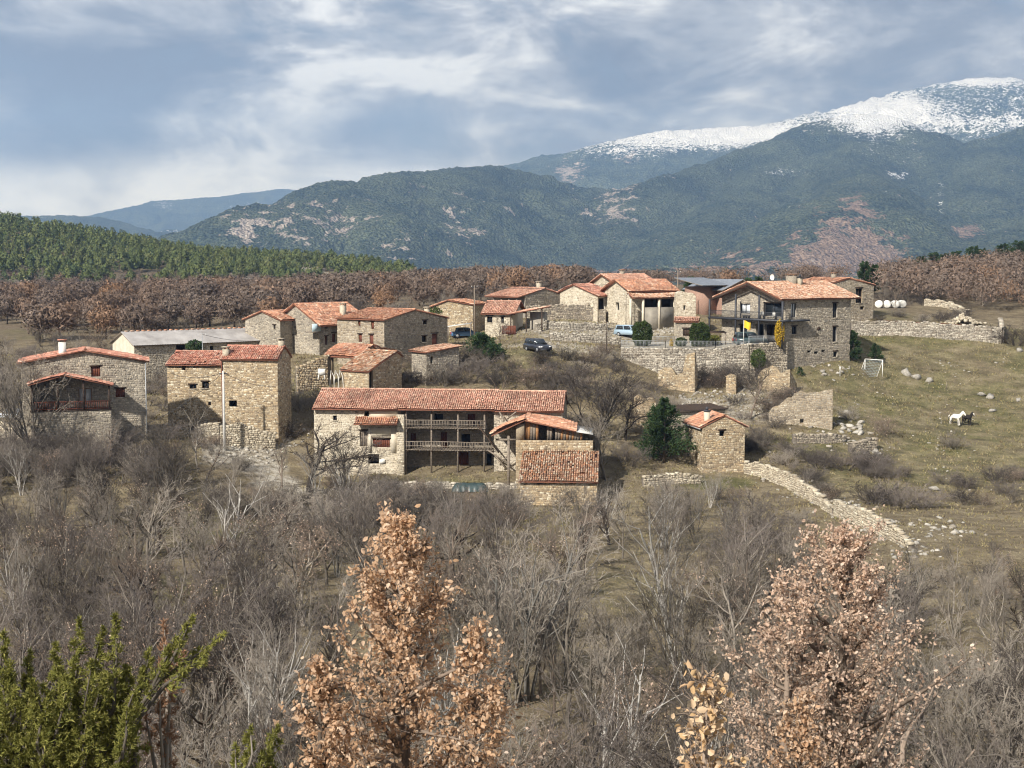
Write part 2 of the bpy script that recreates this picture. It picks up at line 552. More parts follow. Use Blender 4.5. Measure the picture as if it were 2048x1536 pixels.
def build_ground():
    az = np.radians(np.concatenate([np.linspace(-60, -25, 40, endpoint=False), np.linspace(-25, 25, 520, endpoint=False), np.linspace(25, 60, 41)]))
    r = np.concatenate([np.linspace(1.0, 20, 20, endpoint=False), np.geomspace(20, 1500, 640), [2200, 3500, 6000]])
    A, R = np.meshgrid(az, r)
    X, Y = np.sin(A) * R, np.cos(A) * R
    Z = terr(X, Y)
    far = np.clip((R - 1100) / 500, 0, 1)
    Z = Z * (1 - far) + far * (-130)
    nr, nc = X.shape
    idx = np.arange(nr * nc).reshape(nr, nc)
    Q = np.stack([idx[:-1, :-1], idx[:-1, 1:], idx[1:, 1:], idx[1:, :-1]], -1).reshape(-1, 4)
    me = mk_mesh('ground', np.stack([X, Y, Z], -1).reshape(-1, 3), Q, smooth=True)
    # what grows or lies where: r = green grass, g = pale gravel, b = bare brown scrub
    green = np.zeros_like(X)
    pale = np.zeros_like(X)
    brown = np.zeros_like(X)
    px, py = proj(X, np.maximum(Y, 5), Z)
    pasture = np.clip((px - 1560) / 120, 0, 1) * np.clip((py - 645) / 15, 0, 1) * np.clip((1010 - py) / 60, 0, 1) * (R > 130) * (R < 225)
    green = np.maximum(green, pasture * (0.62 + fbm(X / 9, Y / 9, 3) * 0.7))
    for (gx, gy, rx, ry, v) in [(430, 1045, 7, 10, .7), (330, 1190, 5, 9, .6), (1430, 965, 5, 4, .95), (830, 968, 9, 3, .8), (620, 775, 5, 4, .7), (1040, 715, 6, 5, .6),
                                (60, 665, 12, 16, .7), (1620, 890, 9, 4, .8), (1640, 750, 8, 6, .7), (1250, 1180, 4, 8, .4), (1760, 632, 8, 7, .5)]:
        g = G(gx, gy)
        green = np.maximum(green, blob(X, Y, g[0], g[1], rx, ry) * v)
    for (gx, gy, rx, ry, v) in [(455, 905, 3, 6, .8), (520, 930, 3.5, 5, .85), (560, 965, 3, 5, .85), (600, 985, 3, 4, .8), (490, 885, 5, 3, .6), (1300, 655, 8, 5, .6), (1110, 690, 10, 3, .5),
                                (1150, 660, 12, 8, .55), (1450, 820, 9, 5, .45), (1530, 800, 5, 8, .4), (650, 560, 30, 60, .8), (900, 556, 40, 50, .8), (120, 545, 20, 60, .6), (560, 545, 25, 60, .7)]:
        g = G(gx, gy)
        pale = np.maximum(pale, blob(X, Y, g[0], g[1], rx, ry) * v)
    brown = np.clip((R - 225) / 40, 0, 1) * 0.8
    brown = np.maximum(brown, np.clip((90 - R) / 50, 0, 0.7))
    hillg = np.clip((R - 640) / 60, 0, 1) * np.clip((700 - px) / 200, 0.25, 1)
    green = np.maximum(green, hillg * 0.6)
    at = me.color_attributes.new('cover', 'FLOAT_COLOR', 'POINT')
    at.data.foreach_set('color', np.stack([np.clip(green, 0, 1), pale, brown, np.ones_like(X)], -1).ravel().astype(np.float32))
    m, t, b = new_mat('winter_meadow', 0.95, 0.1)
    ca = N(t, 'ShaderNodeVertexColor', layer_name='cover')
    sp = N(t, 'ShaderNodeSeparateColor')
    L(t, ca.outputs[0], sp.inputs[0])
    g = N(t, 'ShaderNodeNewGeometry')
    nb = noise(t, g.outputs['Position'], 0.09, 4, 0.65)
    nf = noise(t, g.outputs['Position'], 1.3, 4, 0.7)
    nff = noise(t, g.outputs['Position'], 6.0, 2, 0.7)
    mp = N(t, 'ShaderNodeMapping')
    mp.inputs['Scale'].default_value = (0.6, 0.9, 1.2)
    L(t, g.outputs['Position'], mp.inputs['Vector'])
    nst = noise(t, mp.outputs[0], 0.55, 5, 0.72)
    base = ramp(t, nst, [(0.32, (0.10, 0.078, 0.052)), (0.48, (0.165, 0.132, 0.085)), (0.66, (0.255, 0.212, 0.135))])
    grn = ramp(t, nst, [(0.30, (0.062, 0.062, 0.028)), (0.5, (0.112, 0.108, 0.045)), (0.68, (0.205, 0.178, 0.09))])
    brw = ramp(t, nf, [(0.3, (0.095, 0.072, 0.052)), (0.7, (0.20, 0.155, 0.11))])
    pal = ramp(t, nf, [(0.3, (0.36, 0.32, 0.255)), (0.7, (0.56, 0.52, 0.45))])
    npt = noise(t, g.outputs['Position'], 0.28, 5, 0.7)
    gm = math_node(t, 'MULTIPLY', sp.outputs[0], ramp(t, npt, [(0.36, 0.15), (0.56, 1.0)]), clamp=True)
    c = mixc(t, gm, base, grn)
    c = mixc(t, math_node(t, 'MULTIPLY', sp.outputs[2], ramp(t, nb, [(0.35, 0.3), (0.6, 1.0)]), clamp=True), c, brw)
    pm = math_node(t, 'MULTIPLY', sp.outputs[1], ramp(t, nf, [(0.36, 0.1), (0.52, 1.0)]), clamp=True)
    c = mixc(t, pm, c, pal)
    c = mixc(t, 1.0, c, ramp(t, nff, [(0.25, 0.62), (0.75, 1.35)]), 'MULTIPLY')
    L(t, c, b.inputs['Base Color'])
    set_bump(t, b, math_node(t, 'ADD', nff, math_node(t, 'MULTIPLY', nf, 2.0)), 0.8, 0.18)
    o = ob('ground', me, m)
    o['kind'] = 'structure'


build_ground()


# ================================================================== MOUNTAINS
def ridge_h(X, Y, ridges):
    """height of a range given by ridge lines: each line falls off on both sides"""
    H = np.full(X.shape, -400.0)
    D = np.full(X.shape, 1e9)
    WX = fbm(X / 300, Y / 300, 3)
    WY = fbm(X / 300 + 31, Y / 300 - 7, 3)
    for pts, slope, wig in ridges:
        W3 = np.array([P(px, py, yy) for px, py, yy in pts])
        wx = X + WX * wig
        wy = Y + WY * wig
        for a, b in zip(W3[:-1], W3[1:]):
            dx, dy = b[0] - a[0], b[1] - a[1]
            l2 = dx * dx + dy * dy + 1e-6
            tt = np.clip(((wx - a[0]) * dx + (wy - a[1]) * dy) / l2, 0, 1)
            d = np.hypot(wx - a[0] - dx * tt, wy - a[1] - dy * tt)
            z = a[2] + (b[2] - a[2]) * tt
            D = np.minimum(D, d)
            H = np.maximum(H, z - slope * (np.sqrt(d * d + 120.0 ** 2) - 120.0) * (1 - 0.12 * np.clip(d / 1500, 0, 1)))
    return H, D


def build_mountain(az0, az1, nc, r0, r1, nr, ridges, maskf, mat_, rough_amp, tree_amp):
    az = np.radians(np.linspace(az0, az1, nc))
    r = np.geomspace(r0, r1, nr)
    A, R = np.meshgrid(az, r)
    X, Y = np.sin(A) * R, np.cos(A) * R
    H, D = ridge_h(X, Y, ridges)
    away = np.clip(D / 450, 0.12, 1)
    lift = np.clip((H + 150) / 250, 0, 1)
    H = H + (fbm(X / 520, Y / 520, 4, 0.5, ridged=True) - 0.45) * rough_amp * 4.0 * lift * away
    H = H + (fbm(X / 210 + 7, Y / 210 - 3, 3, 0.55, ridged=True) - 0.4) * rough_amp * 1.5 * lift * away
    H = H + fbm(X / 90 + 5, Y / 120, 2, 0.6) * rough_amp * 0.25 * lift
    H = H + fbm(X / 16, Y / 16, 2, 0.7) * tree_amp
    H = np.maximum(H, -140)
    dzr = np.gradient(H, axis=0) / np.gradient(R, axis=0)
    dza = np.gradient(H, axis=1) / (R * np.gradient(A, axis=1))
    slope = np.hypot(dzr, dza)
    px, py = proj(X, Y, H)
    masks = maskf(X, Y, H, px, py, slope)
    idx = np.arange(nr * nc).reshape(nr, nc)
    Q = np.stack([idx[:-1, :-1], idx[:-1, 1:], idx[1:, 1:], idx[1:, :-1]], -1).reshape(-1, 4)
    me = mk_mesh('mountain', np.stack([X, Y, H], -1).reshape(-1, 3), Q, smooth=True)
    at = me.color_attributes.new('cover', 'FLOAT_COLOR', 'POINT')
    at.data.foreach_set('color', np.stack([np.clip(k, 0, 1) for k in masks] + [np.ones_like(X)], -1).ravel().astype(np.float32))
    o = ob('mountain', me, mat_)
    o['kind'] = 'structure'
    return o


def mountain_mat(name, tree_scale):
    m, t, b = new_mat(name, 0.95, 0.05)
    ca = N(t, 'ShaderNodeVertexColor', layer_name='cover')
    sp = N(t, 'ShaderNodeSeparateColor')
    L(t, ca.outputs[0], sp.inputs[0])
    g = N(t, 'ShaderNodeNewGeometry')
    pos = g.outputs['Position']
    nbig = noise(t, pos, 0.0022, 5, 0.6)
    mpz = N(t, 'ShaderNodeMapping')
    mpz.inputs['Scale'].default_value = (1.0, 1.0, 0.30)
    L(t, pos, mpz.inputs['Vector'])
    nmid = noise(t, mpz.outputs[0], 0.017, 5, 0.72)
    nfine = noise(t, pos, tree_scale, 4, 0.75)
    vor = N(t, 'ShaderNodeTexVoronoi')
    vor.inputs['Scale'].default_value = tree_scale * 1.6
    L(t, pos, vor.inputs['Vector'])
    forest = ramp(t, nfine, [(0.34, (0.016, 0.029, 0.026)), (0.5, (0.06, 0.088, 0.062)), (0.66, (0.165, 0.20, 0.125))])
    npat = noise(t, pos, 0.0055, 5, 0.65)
    lit_forest = ramp(t, nfine, [(0.36, (0.062, 0.09, 0.058)), (0.62, (0.215, 0.245, 0.145))])  # paler green that puts sunlit patches into the forest colour
    forest = mixc(t, ramp(t, npat, [(0.40, 0.0), (0.56, 0.9)]), forest, lit_forest)
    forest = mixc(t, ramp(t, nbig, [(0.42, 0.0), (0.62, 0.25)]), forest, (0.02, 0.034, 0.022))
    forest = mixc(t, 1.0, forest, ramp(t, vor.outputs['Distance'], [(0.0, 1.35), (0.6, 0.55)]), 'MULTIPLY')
    rock = ramp(t, nfine, [(0.30, (0.22, 0.18, 0.155)), (0.5, (0.42, 0.36, 0.31)), (0.7, (0.62, 0.56, 0.49))])
    brown = ramp(t, nfine, [(0.30, (0.13, 0.095, 0.07)), (0.5, (0.29, 0.205, 0.15)), (0.7, (0.45, 0.34, 0.26))])
    # masks broken up by noise
    def br(ch, nz, w):
        v = math_node(t, 'ADD', ch, math_node(t, 'MULTIPLY', math_node(t, 'SUBTRACT', nz, 0.5), w))
        return ramp(t, v, [(0.46, 0.0), (0.54, 1.0)])
    c = mixc(t, br(sp.outputs[2], nmid, 2.6), forest, brown)
    c = mixc(t, br(sp.outputs[1], nmid, 2.8), c, rock)
    sn = math_node(t, 'ADD', math_node(t, 'MULTIPLY', nmid, 0.35), math_node(t, 'MULTIPLY', nfine, 0.65))
    c = mixc(t, br(sp.outputs[0], sn, 3.0), c, (0.90, 0.92, 0.95))
    L(t, c, b.inputs['Base Color'])
    set_bump(t, b, math_node(t, 'ADD', math_node(t, 'MULTIPLY', vor.outputs['Distance'], -1.0), nfine), 0.9, 14.0)
    return m


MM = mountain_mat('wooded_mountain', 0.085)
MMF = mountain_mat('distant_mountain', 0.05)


def pb(px, py, cx, cy, rx, ry):
    return np.clip(1.25 - np.sqrt(((px - cx) / rx) ** 2 + ((py - cy) / ry) ** 2), 0, 1)


# left ridge with cliffs, falling to the left; then the wooded middle; then the big right massif
R_LEFT = [([(300, 520, 3300), (380, 502, 3300), (450, 480, 3350), (490, 452, 3400), (540, 425, 3500), (600, 404, 3650), (660, 386, 3800), (720, 364, 3950), (780, 349, 4100), (840, 341, 4300),
            (900, 339, 4500), (945, 334, 4700), (990, 340, 4900), (1050, 355, 5100), (1120, 372, 5300), (1200, 380, 5500)], 0.50, 90),
          ([(700, 372, 3900), (760, 430, 3500), (790, 500, 3200), (810, 560, 3000)], 0.75, 60),
          ([(560, 420, 3550), (580, 470, 3250), (590, 530, 3000)], 0.85, 50),
          ([(945, 336, 4700), (930, 420, 4300), (940, 500, 3800), (950, 560, 3500)], 0.7, 70)]
R_RIGHT = [([(1740, 228, 5600), (1690, 232, 5550), (1640, 254, 5450), (1560, 284, 5300), (1480, 308, 5150), (1410, 327, 5000), (1340, 346, 4900), (1290, 372, 4700), (1265, 420, 4400),
             (1210, 470, 4050), (1170, 510, 3800), (1120, 556, 3500), (1050, 600, 3200)], 0.62, 70),
           ([(1740, 228, 5600), (1790, 256, 5450), (1850, 296, 5250), (1900, 335, 5000), (1925, 380, 4700)], 0.50, 60),
           ([(1720, 232, 5500), (1700, 300, 5000), (1715, 350, 4400), (1712, 392, 3700), (1680, 425, 3400), (1630, 460, 3200), (1570, 500, 3000), (1500, 540, 2800)], 0.60, 60),
           ([(1712, 392, 3700), (1770, 425, 3500), (1830, 470, 3300), (1880, 515, 3100), (1920, 560, 2900)], 0.62, 50),
           ([(1560, 290, 5250), (1500, 380, 4600), (1420, 440, 4000), (1360, 500, 3500), (1290, 560, 3200)], 0.62, 60),
           ([(2300, 180, 5600), (2150, 225, 5400), (2048, 262, 5200), (1990, 300, 5000), (1950, 345, 4700), (1925, 400, 4300), (1900, 470, 3700)], 0.48, 70),
           ([(2300, 330, 4300), (2100, 430, 3800), (1990, 470, 3500), (1930, 510, 3200), (1880, 560, 2900)], 0.45, 60),
           ([(1150, 565, 2300), (1300, 545, 2350), (1450, 538, 2400), (1600, 545, 2400), (1750, 560, 2300)], 0.3, 40)]
R_SNOW = [([(960, 345, 8200), (1030, 331, 8300), (1110, 326, 8400), (1160, 312, 8500), (1210, 294, 8600), (1270, 276, 8700), (1330, 263, 8800), (1400, 259, 8900), (1480, 254, 9000),
            (1560, 251, 9100), (1630, 247, 9200), (1700, 222, 9100), (1750, 210, 9000), (1800, 208, 9000), (1850, 222, 9000), (1920, 240, 8900)], 0.30, 90),
          ([(1790, 215, 9300), (1830, 203, 9400), (1880, 189, 9500), (1930, 175, 9600), (1962, 163, 9700), (2000, 164, 9700), (2040, 175, 9700), (2120, 190, 9600), (2300, 170, 9700)], 0.30, 80),
          ([(1900, 168, 11500), (1962, 156, 11500), (2010, 158, 11500), (2100, 175, 11500)], 0.3, 80),
          ([(1160, 316, 8450), (1130, 350, 7900), (1100, 380, 7400)], 0.6, 60),
          ([(1330, 266, 8750), (1300, 310, 8100), (1250, 350, 7600)], 0.5, 60),
          ([(1480, 256, 9000), (1500, 300, 8200), (1480, 340, 7600)], 0.4, 60)]
R_FAR = [([(150, 470, 11500), (205, 441, 11500), (260, 416, 11600), (330, 401, 11800), (440, 394, 12000), (500, 385, 12000), (560, 379, 12100), (620, 381, 12200), (670, 392, 12200), (740, 410, 12200)], 0.32, 120)]
R_FAR2 = [([(-300, 445, 7200), (-100, 440, 7200), (40, 431, 7200), (130, 428, 7300), (200, 441, 7200), (260, 456, 7100), (320, 474, 7000), (420, 500, 6900)], 0.30, 80)]
R_VAL = [([(250, 478, 8800), (330, 474, 8900), (430, 466, 9000), (520, 462, 9000), (600, 470, 9000)], 0.08, 80)]


def mask_main(X, Y, H, px, py, sl):
    rock = pb(px, py, 610, 445, 170, 60) * 0.44 + pb(px, py, 930, 440, 45, 60) * 0.42 + pb(px, py, 1230, 420, 70, 60) * 0.46 + pb(px, py, 490, 465, 50, 40) * 0.36
    rock = rock + pb(px, py, 800, 490, 60, 60) * 0.30 + np.clip(sl - 0.8, 0, 0.5) * 0.5 + pb(px, py, 1260, 370, 60, 25) * 0.25
    snow = np.clip((H - 470) / 110, 0, 1) * 0.50 * np.clip((px - 1500) / 120, 0, 1) + pb(px, py, 1745, 245, 90, 40) * 0.42 + pb(px, py, 1770, 300, 110, 60) * 0.2
    snow = snow + pb(px, py, 1560, 345, 70, 14) * 0.35 + pb(px, py, 1800, 350, 30, 10) * 0.42 + pb(px, py, 1880, 400, 14, 50) * 0.30
    brown = pb(px, py, 1700, 475, 130, 85) * 0.62 + pb(px, py, 1715, 410, 40, 35) * 0.3 + pb(px, py, 1600, 530, 260, 45) * 0.55 + pb(px, py, 1935, 462, 45, 18) * 0.75 + pb(px, py, 1250, 545, 200, 18) * 0.42
    brown = brown * np.clip((1880 - px) / 40, 0, 1) + pb(px, py, 1935, 462, 45, 18) * 0.75
    return snow, rock, brown


def mask_snow(X, Y, H, px, py, sl):
    snow = np.clip((H - 560) / 220, 0, 1) * 0.56 + pb(px, py, 1450, 275, 200, 30) * 0.36 + pb(px, py, 1790, 220, 120, 26) * 0.40 + pb(px, py, 1960, 160, 70, 10) * 0.35
    snow = snow - np.clip((1300 - px) / 500, 0, 0.16) + pb(px, py, 1230, 308, 120, 34) * 0.34
    snow = snow - np.clip((px - 1810) / 60, 0, 1) * np.clip((py - 168) / 10, 0, 1) * np.clip((240 - py) / 12, 0, 1) * 0.20
    rock = pb(px, py, 1140, 345, 40, 35) * 0.5 + pb(px, py, 1260, 310, 30, 20) * 0.5 + pb(px, py, 1080, 365, 20, 15) * 0.5
    return snow, rock, np.zeros_like(X)


def mask_far(X, Y, H, px, py, sl):
    snow = pb(px, py, 330, 410, 30, 12) * 0.42 + pb(px, py, 500, 425, 130, 25) * 0.2 + pb(px, py, 520, 412, 60, 10) * 0.25
    return snow, np.zeros_like(X), np.zeros_like(X)


def mask_val(X, Y, H, px, py, sl):
    snow = pb(px, py, 390, 474, 150, 18) * 0.66
    return snow, np.zeros_like(X), pb(px, py, 430, 490, 200, 30) * 0.5


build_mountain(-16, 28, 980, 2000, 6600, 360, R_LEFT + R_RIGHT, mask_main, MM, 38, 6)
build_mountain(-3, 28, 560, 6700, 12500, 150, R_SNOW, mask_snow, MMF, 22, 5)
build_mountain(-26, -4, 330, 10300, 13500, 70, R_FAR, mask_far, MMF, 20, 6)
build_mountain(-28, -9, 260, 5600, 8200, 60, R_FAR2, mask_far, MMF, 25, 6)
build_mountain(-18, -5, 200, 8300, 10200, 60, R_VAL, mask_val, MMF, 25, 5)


# ================================================================== HAZE
hz_m = bpy.data.materials.new('blue_mountain_haze')
hz_m.use_nodes = True
ht = hz_m.node_tree
ht.nodes.clear()
pv = N(ht, 'ShaderNodeVolumePrincipled')
pv.inputs['Color'].default_value = (0.34, 0.56, 1.0, 1)
pv.inputs['Absorption Color'].default_value = (0.22, 0.22, 0.22, 1)
pv.inputs['Density'].default_value = 0.00011
pv.inputs['Anisotropy'].default_value = 0.1
mo = N(ht, 'ShaderNodeOutputMaterial')
L(ht, pv.outputs[0], mo.inputs['Volume'])
hb = MB()
hb.box(-7600, 7600, -60, 13900, -150, 1450)
hz_o = ob('haze', hb, hz_m)
hz_o['kind'] = 'stuff'

# ================================================================== BUILDING KIT
def stones_on(mb, mapf, a0, a1, zb, topf, openings=(), hs=(0.11, 0.25), ws=(0.15, 0.50), proud=(0.006, 0.032)):
    """rubble courses laid on a wall face; mapf(a, out, z) -> local point"""
    C = []
    zmax = max(topf(a) for a in np.linspace(a0, a1, 15))
    z = zb
    rnd = random.random
    while z < zmax - 0.04:
        h = hs[0] + rnd() * (hs[1] - hs[0])
        free = [(a0, a1)]
        for (o0, o1, oz0, oz1) in openings:
            if oz0 < z + h * 0.6 and oz1 > z + h * 0.4:
                nf = []
                for f0, f1 in free:
                    if o1 <= f0 or o0 >= f1:
                        nf.append((f0, f1))
                    else:
                        if o0 > f0:
                            nf.append((f0, o0))
                        if o1 < f1:
                            nf.append((o1, f1))
                free = nf
        for f0, f1 in free:
            a = f0
            while a < f1 - 0.02:
                w = ws[0] + rnd() ** 1.4 * (ws[1] - ws[0])
                if f1 - a - w < ws[0] * 0.7:
                    w = f1 - a
                b = a + w
                ta, tb_ = topf(a) - 0.01, topf(b) - 0.01
                if z < ta or z < tb_:
                    C.append((a, b, z, min(z + h, max(ta, z)), min(z + h, max(tb_, z)), proud[0] + rnd() * (proud[1] - proud[0])))
                a = b
        z += h
    if not C:
        return
    C = np.array(C)
    n = len(C)
    a, b, z0, za, zb_, pr = C.T
    g = 0.012
    A = np.stack([a + g, b - g, b - g, a + g], 1)
    Z = np.stack([z0 + g, z0 + g, zb_ - g, za - g], 1)
    A = A + RNG.uniform(-0.032, 0.032, A.shape)
    Z = Z + RNG.uniform(-0.028, 0.028, Z.shape)
    ca, cz = A.mean(1, keepdims=True), Z.mean(1, keepdims=True)
    k = RNG.uniform(0.72, 0.88, (n, 1))
    A2, Z2 = ca + (A - ca) * k, cz + (Z - cz) * k
    AA = np.concatenate([A, A2], 1)
    ZZ = np.concatenate([Z, Z2], 1)
    OO = np.concatenate([np.full((n, 4), -0.01), pr[:, None] + RNG.uniform(-0.012, 0.012, (n, 4))], 1)
    wob = fbm(AA * 0.75 + 3.1 * a0, ZZ * 0.9, 2) * 0.16
    ZZ = np.where(ZZ < zmax - 0.35, ZZ + wob, ZZ + wob * 0.15)
    V = mapf(AA.ravel(), OO.ravel(), ZZ.ravel())
    base = (np.arange(n) * 8)[:, None]
    fq = np.array([[4, 5, 6, 7], [0, 1, 5, 4], [1, 2, 6, 5], [2, 3, 7, 6], [3, 0, 4, 7]])
    Q = (base[:, :, None] + fq[None]).reshape(-1, 4)
    mb.add(V, Q)


def wall_face(mb, mapf, a0, a1, zb, topf, breaks, openings, reveal=0.32):
    """flat wall with real openings, reveals going inwards"""
    cuts = sorted(set([a0, a1] + [b for b in breaks if a0 < b < a1] + [v for o in openings for v in o[:2] if a0 < v < a1]))
    for u0, u1 in zip(cuts[:-1], cuts[1:]):
        if u1 - u0 < 1e-4:
            continue
        um = (u0 + u1) / 2
        os_ = sorted([(o[2], o[3]) for o in openings if o[0] < um < o[1]])
        z = zb
        for oz0, oz1 in os_:
            if oz0 > z:
                mb.add(mapf(np.array([u0, u1, u1, u0]), np.zeros(4), np.array([z, z, oz0, oz0])), [[0, 1, 2, 3]])
            z = max(z, oz1)
        t0, t1 = topf(u0), topf(u1)
        if min(t0, t1) > z:
            mb.add(mapf(np.array([u0, u1, u1, u0]), np.zeros(4), np.array([z, z, t1, t0])), [[0, 1, 2, 3]])
    for o0, o1, z0, z1 in openings:
        q = mapf(np.array([o0, o1, o1, o0]), np.zeros(4), np.array([z0, z0, z1, z1]))
        p = mapf(np.array([o0, o1, o1, o0]), np.full(4, -reveal), np.array([z0, z0, z1, z1]))
        mb.add(np.concatenate([q, p]), [[0, 1, 5, 4], [1, 2, 6, 5], [2, 3, 7, 6], [3, 0, 4, 7]])


def tiles_on(mb, o, et, eq, n, tl, ql, sp=0.225, ex=0.36, broken=0.0, sag=0.05):
    """barrel tiles: o corner at the eave, et along the eave, eq up the slope"""
    nc, nr = max(1, int(round(tl / sp))), max(1, int(round(ql / ex)))
    sp, ex = tl / nc, ql / nr
    ci, ri = np.meshgrid(np.arange(nc), np.arange(nr), indexing='ij')
    ci, ri = ci.ravel(), ri.ravel()
    if broken:
        keep = RNG.random(len(ci)) > broken
        ci, ri = ci[keep], ri[keep]
    m = len(ci)
    t0 = (ci + 0.5) * sp + RNG.normal(0, 0.012, m)
    q0 = ri * ex + RNG.normal(0, 0.015, m) - 0.05
    ln = ex * 1.18
    ph0 = random.uniform(0, 6)
    wv = sag * 1.6 * (1 + np.sin(t0 * 0.7 + ph0)) * (0.35 + 0.65 * np.abs(np.sin(q0 / max(ql, 0.1) * 3.14 + 0.4))) + RNG.normal(0, 0.012, m)
    prof = np.array([(-1, 0.0), (-0.62, 0.78), (0.62, 0.78), (1, 0.0)])
    V = np.empty((m, 8, 3))
    tilt = RNG.normal(0, 0.015, m)
    for e in range(2):
        rad = sp * (0.47 if e == 0 else 0.38)
        hh = 0.115 if e == 0 else 0.09
        lift = 0.05 if e == 0 else 0.018
        for j, (pt, pz) in enumerate(prof):
            tt = t0 + pt * rad + tilt * e
            qq = q0 + e * ln
            zz = lift + pz * hh + wv
            V[:, e * 4 + j] = o + tt[:, None] * et + qq[:, None] * eq + zz[:, None] * n
    base = (np.arange(m) * 8)[:, None, None]
    fq = np.array([[0, 1, 5, 4], [1, 2, 6, 5], [2, 3, 7, 6]])[None]
    mb.add(V.reshape(-1, 3), (base + fq).reshape(-1, 4))


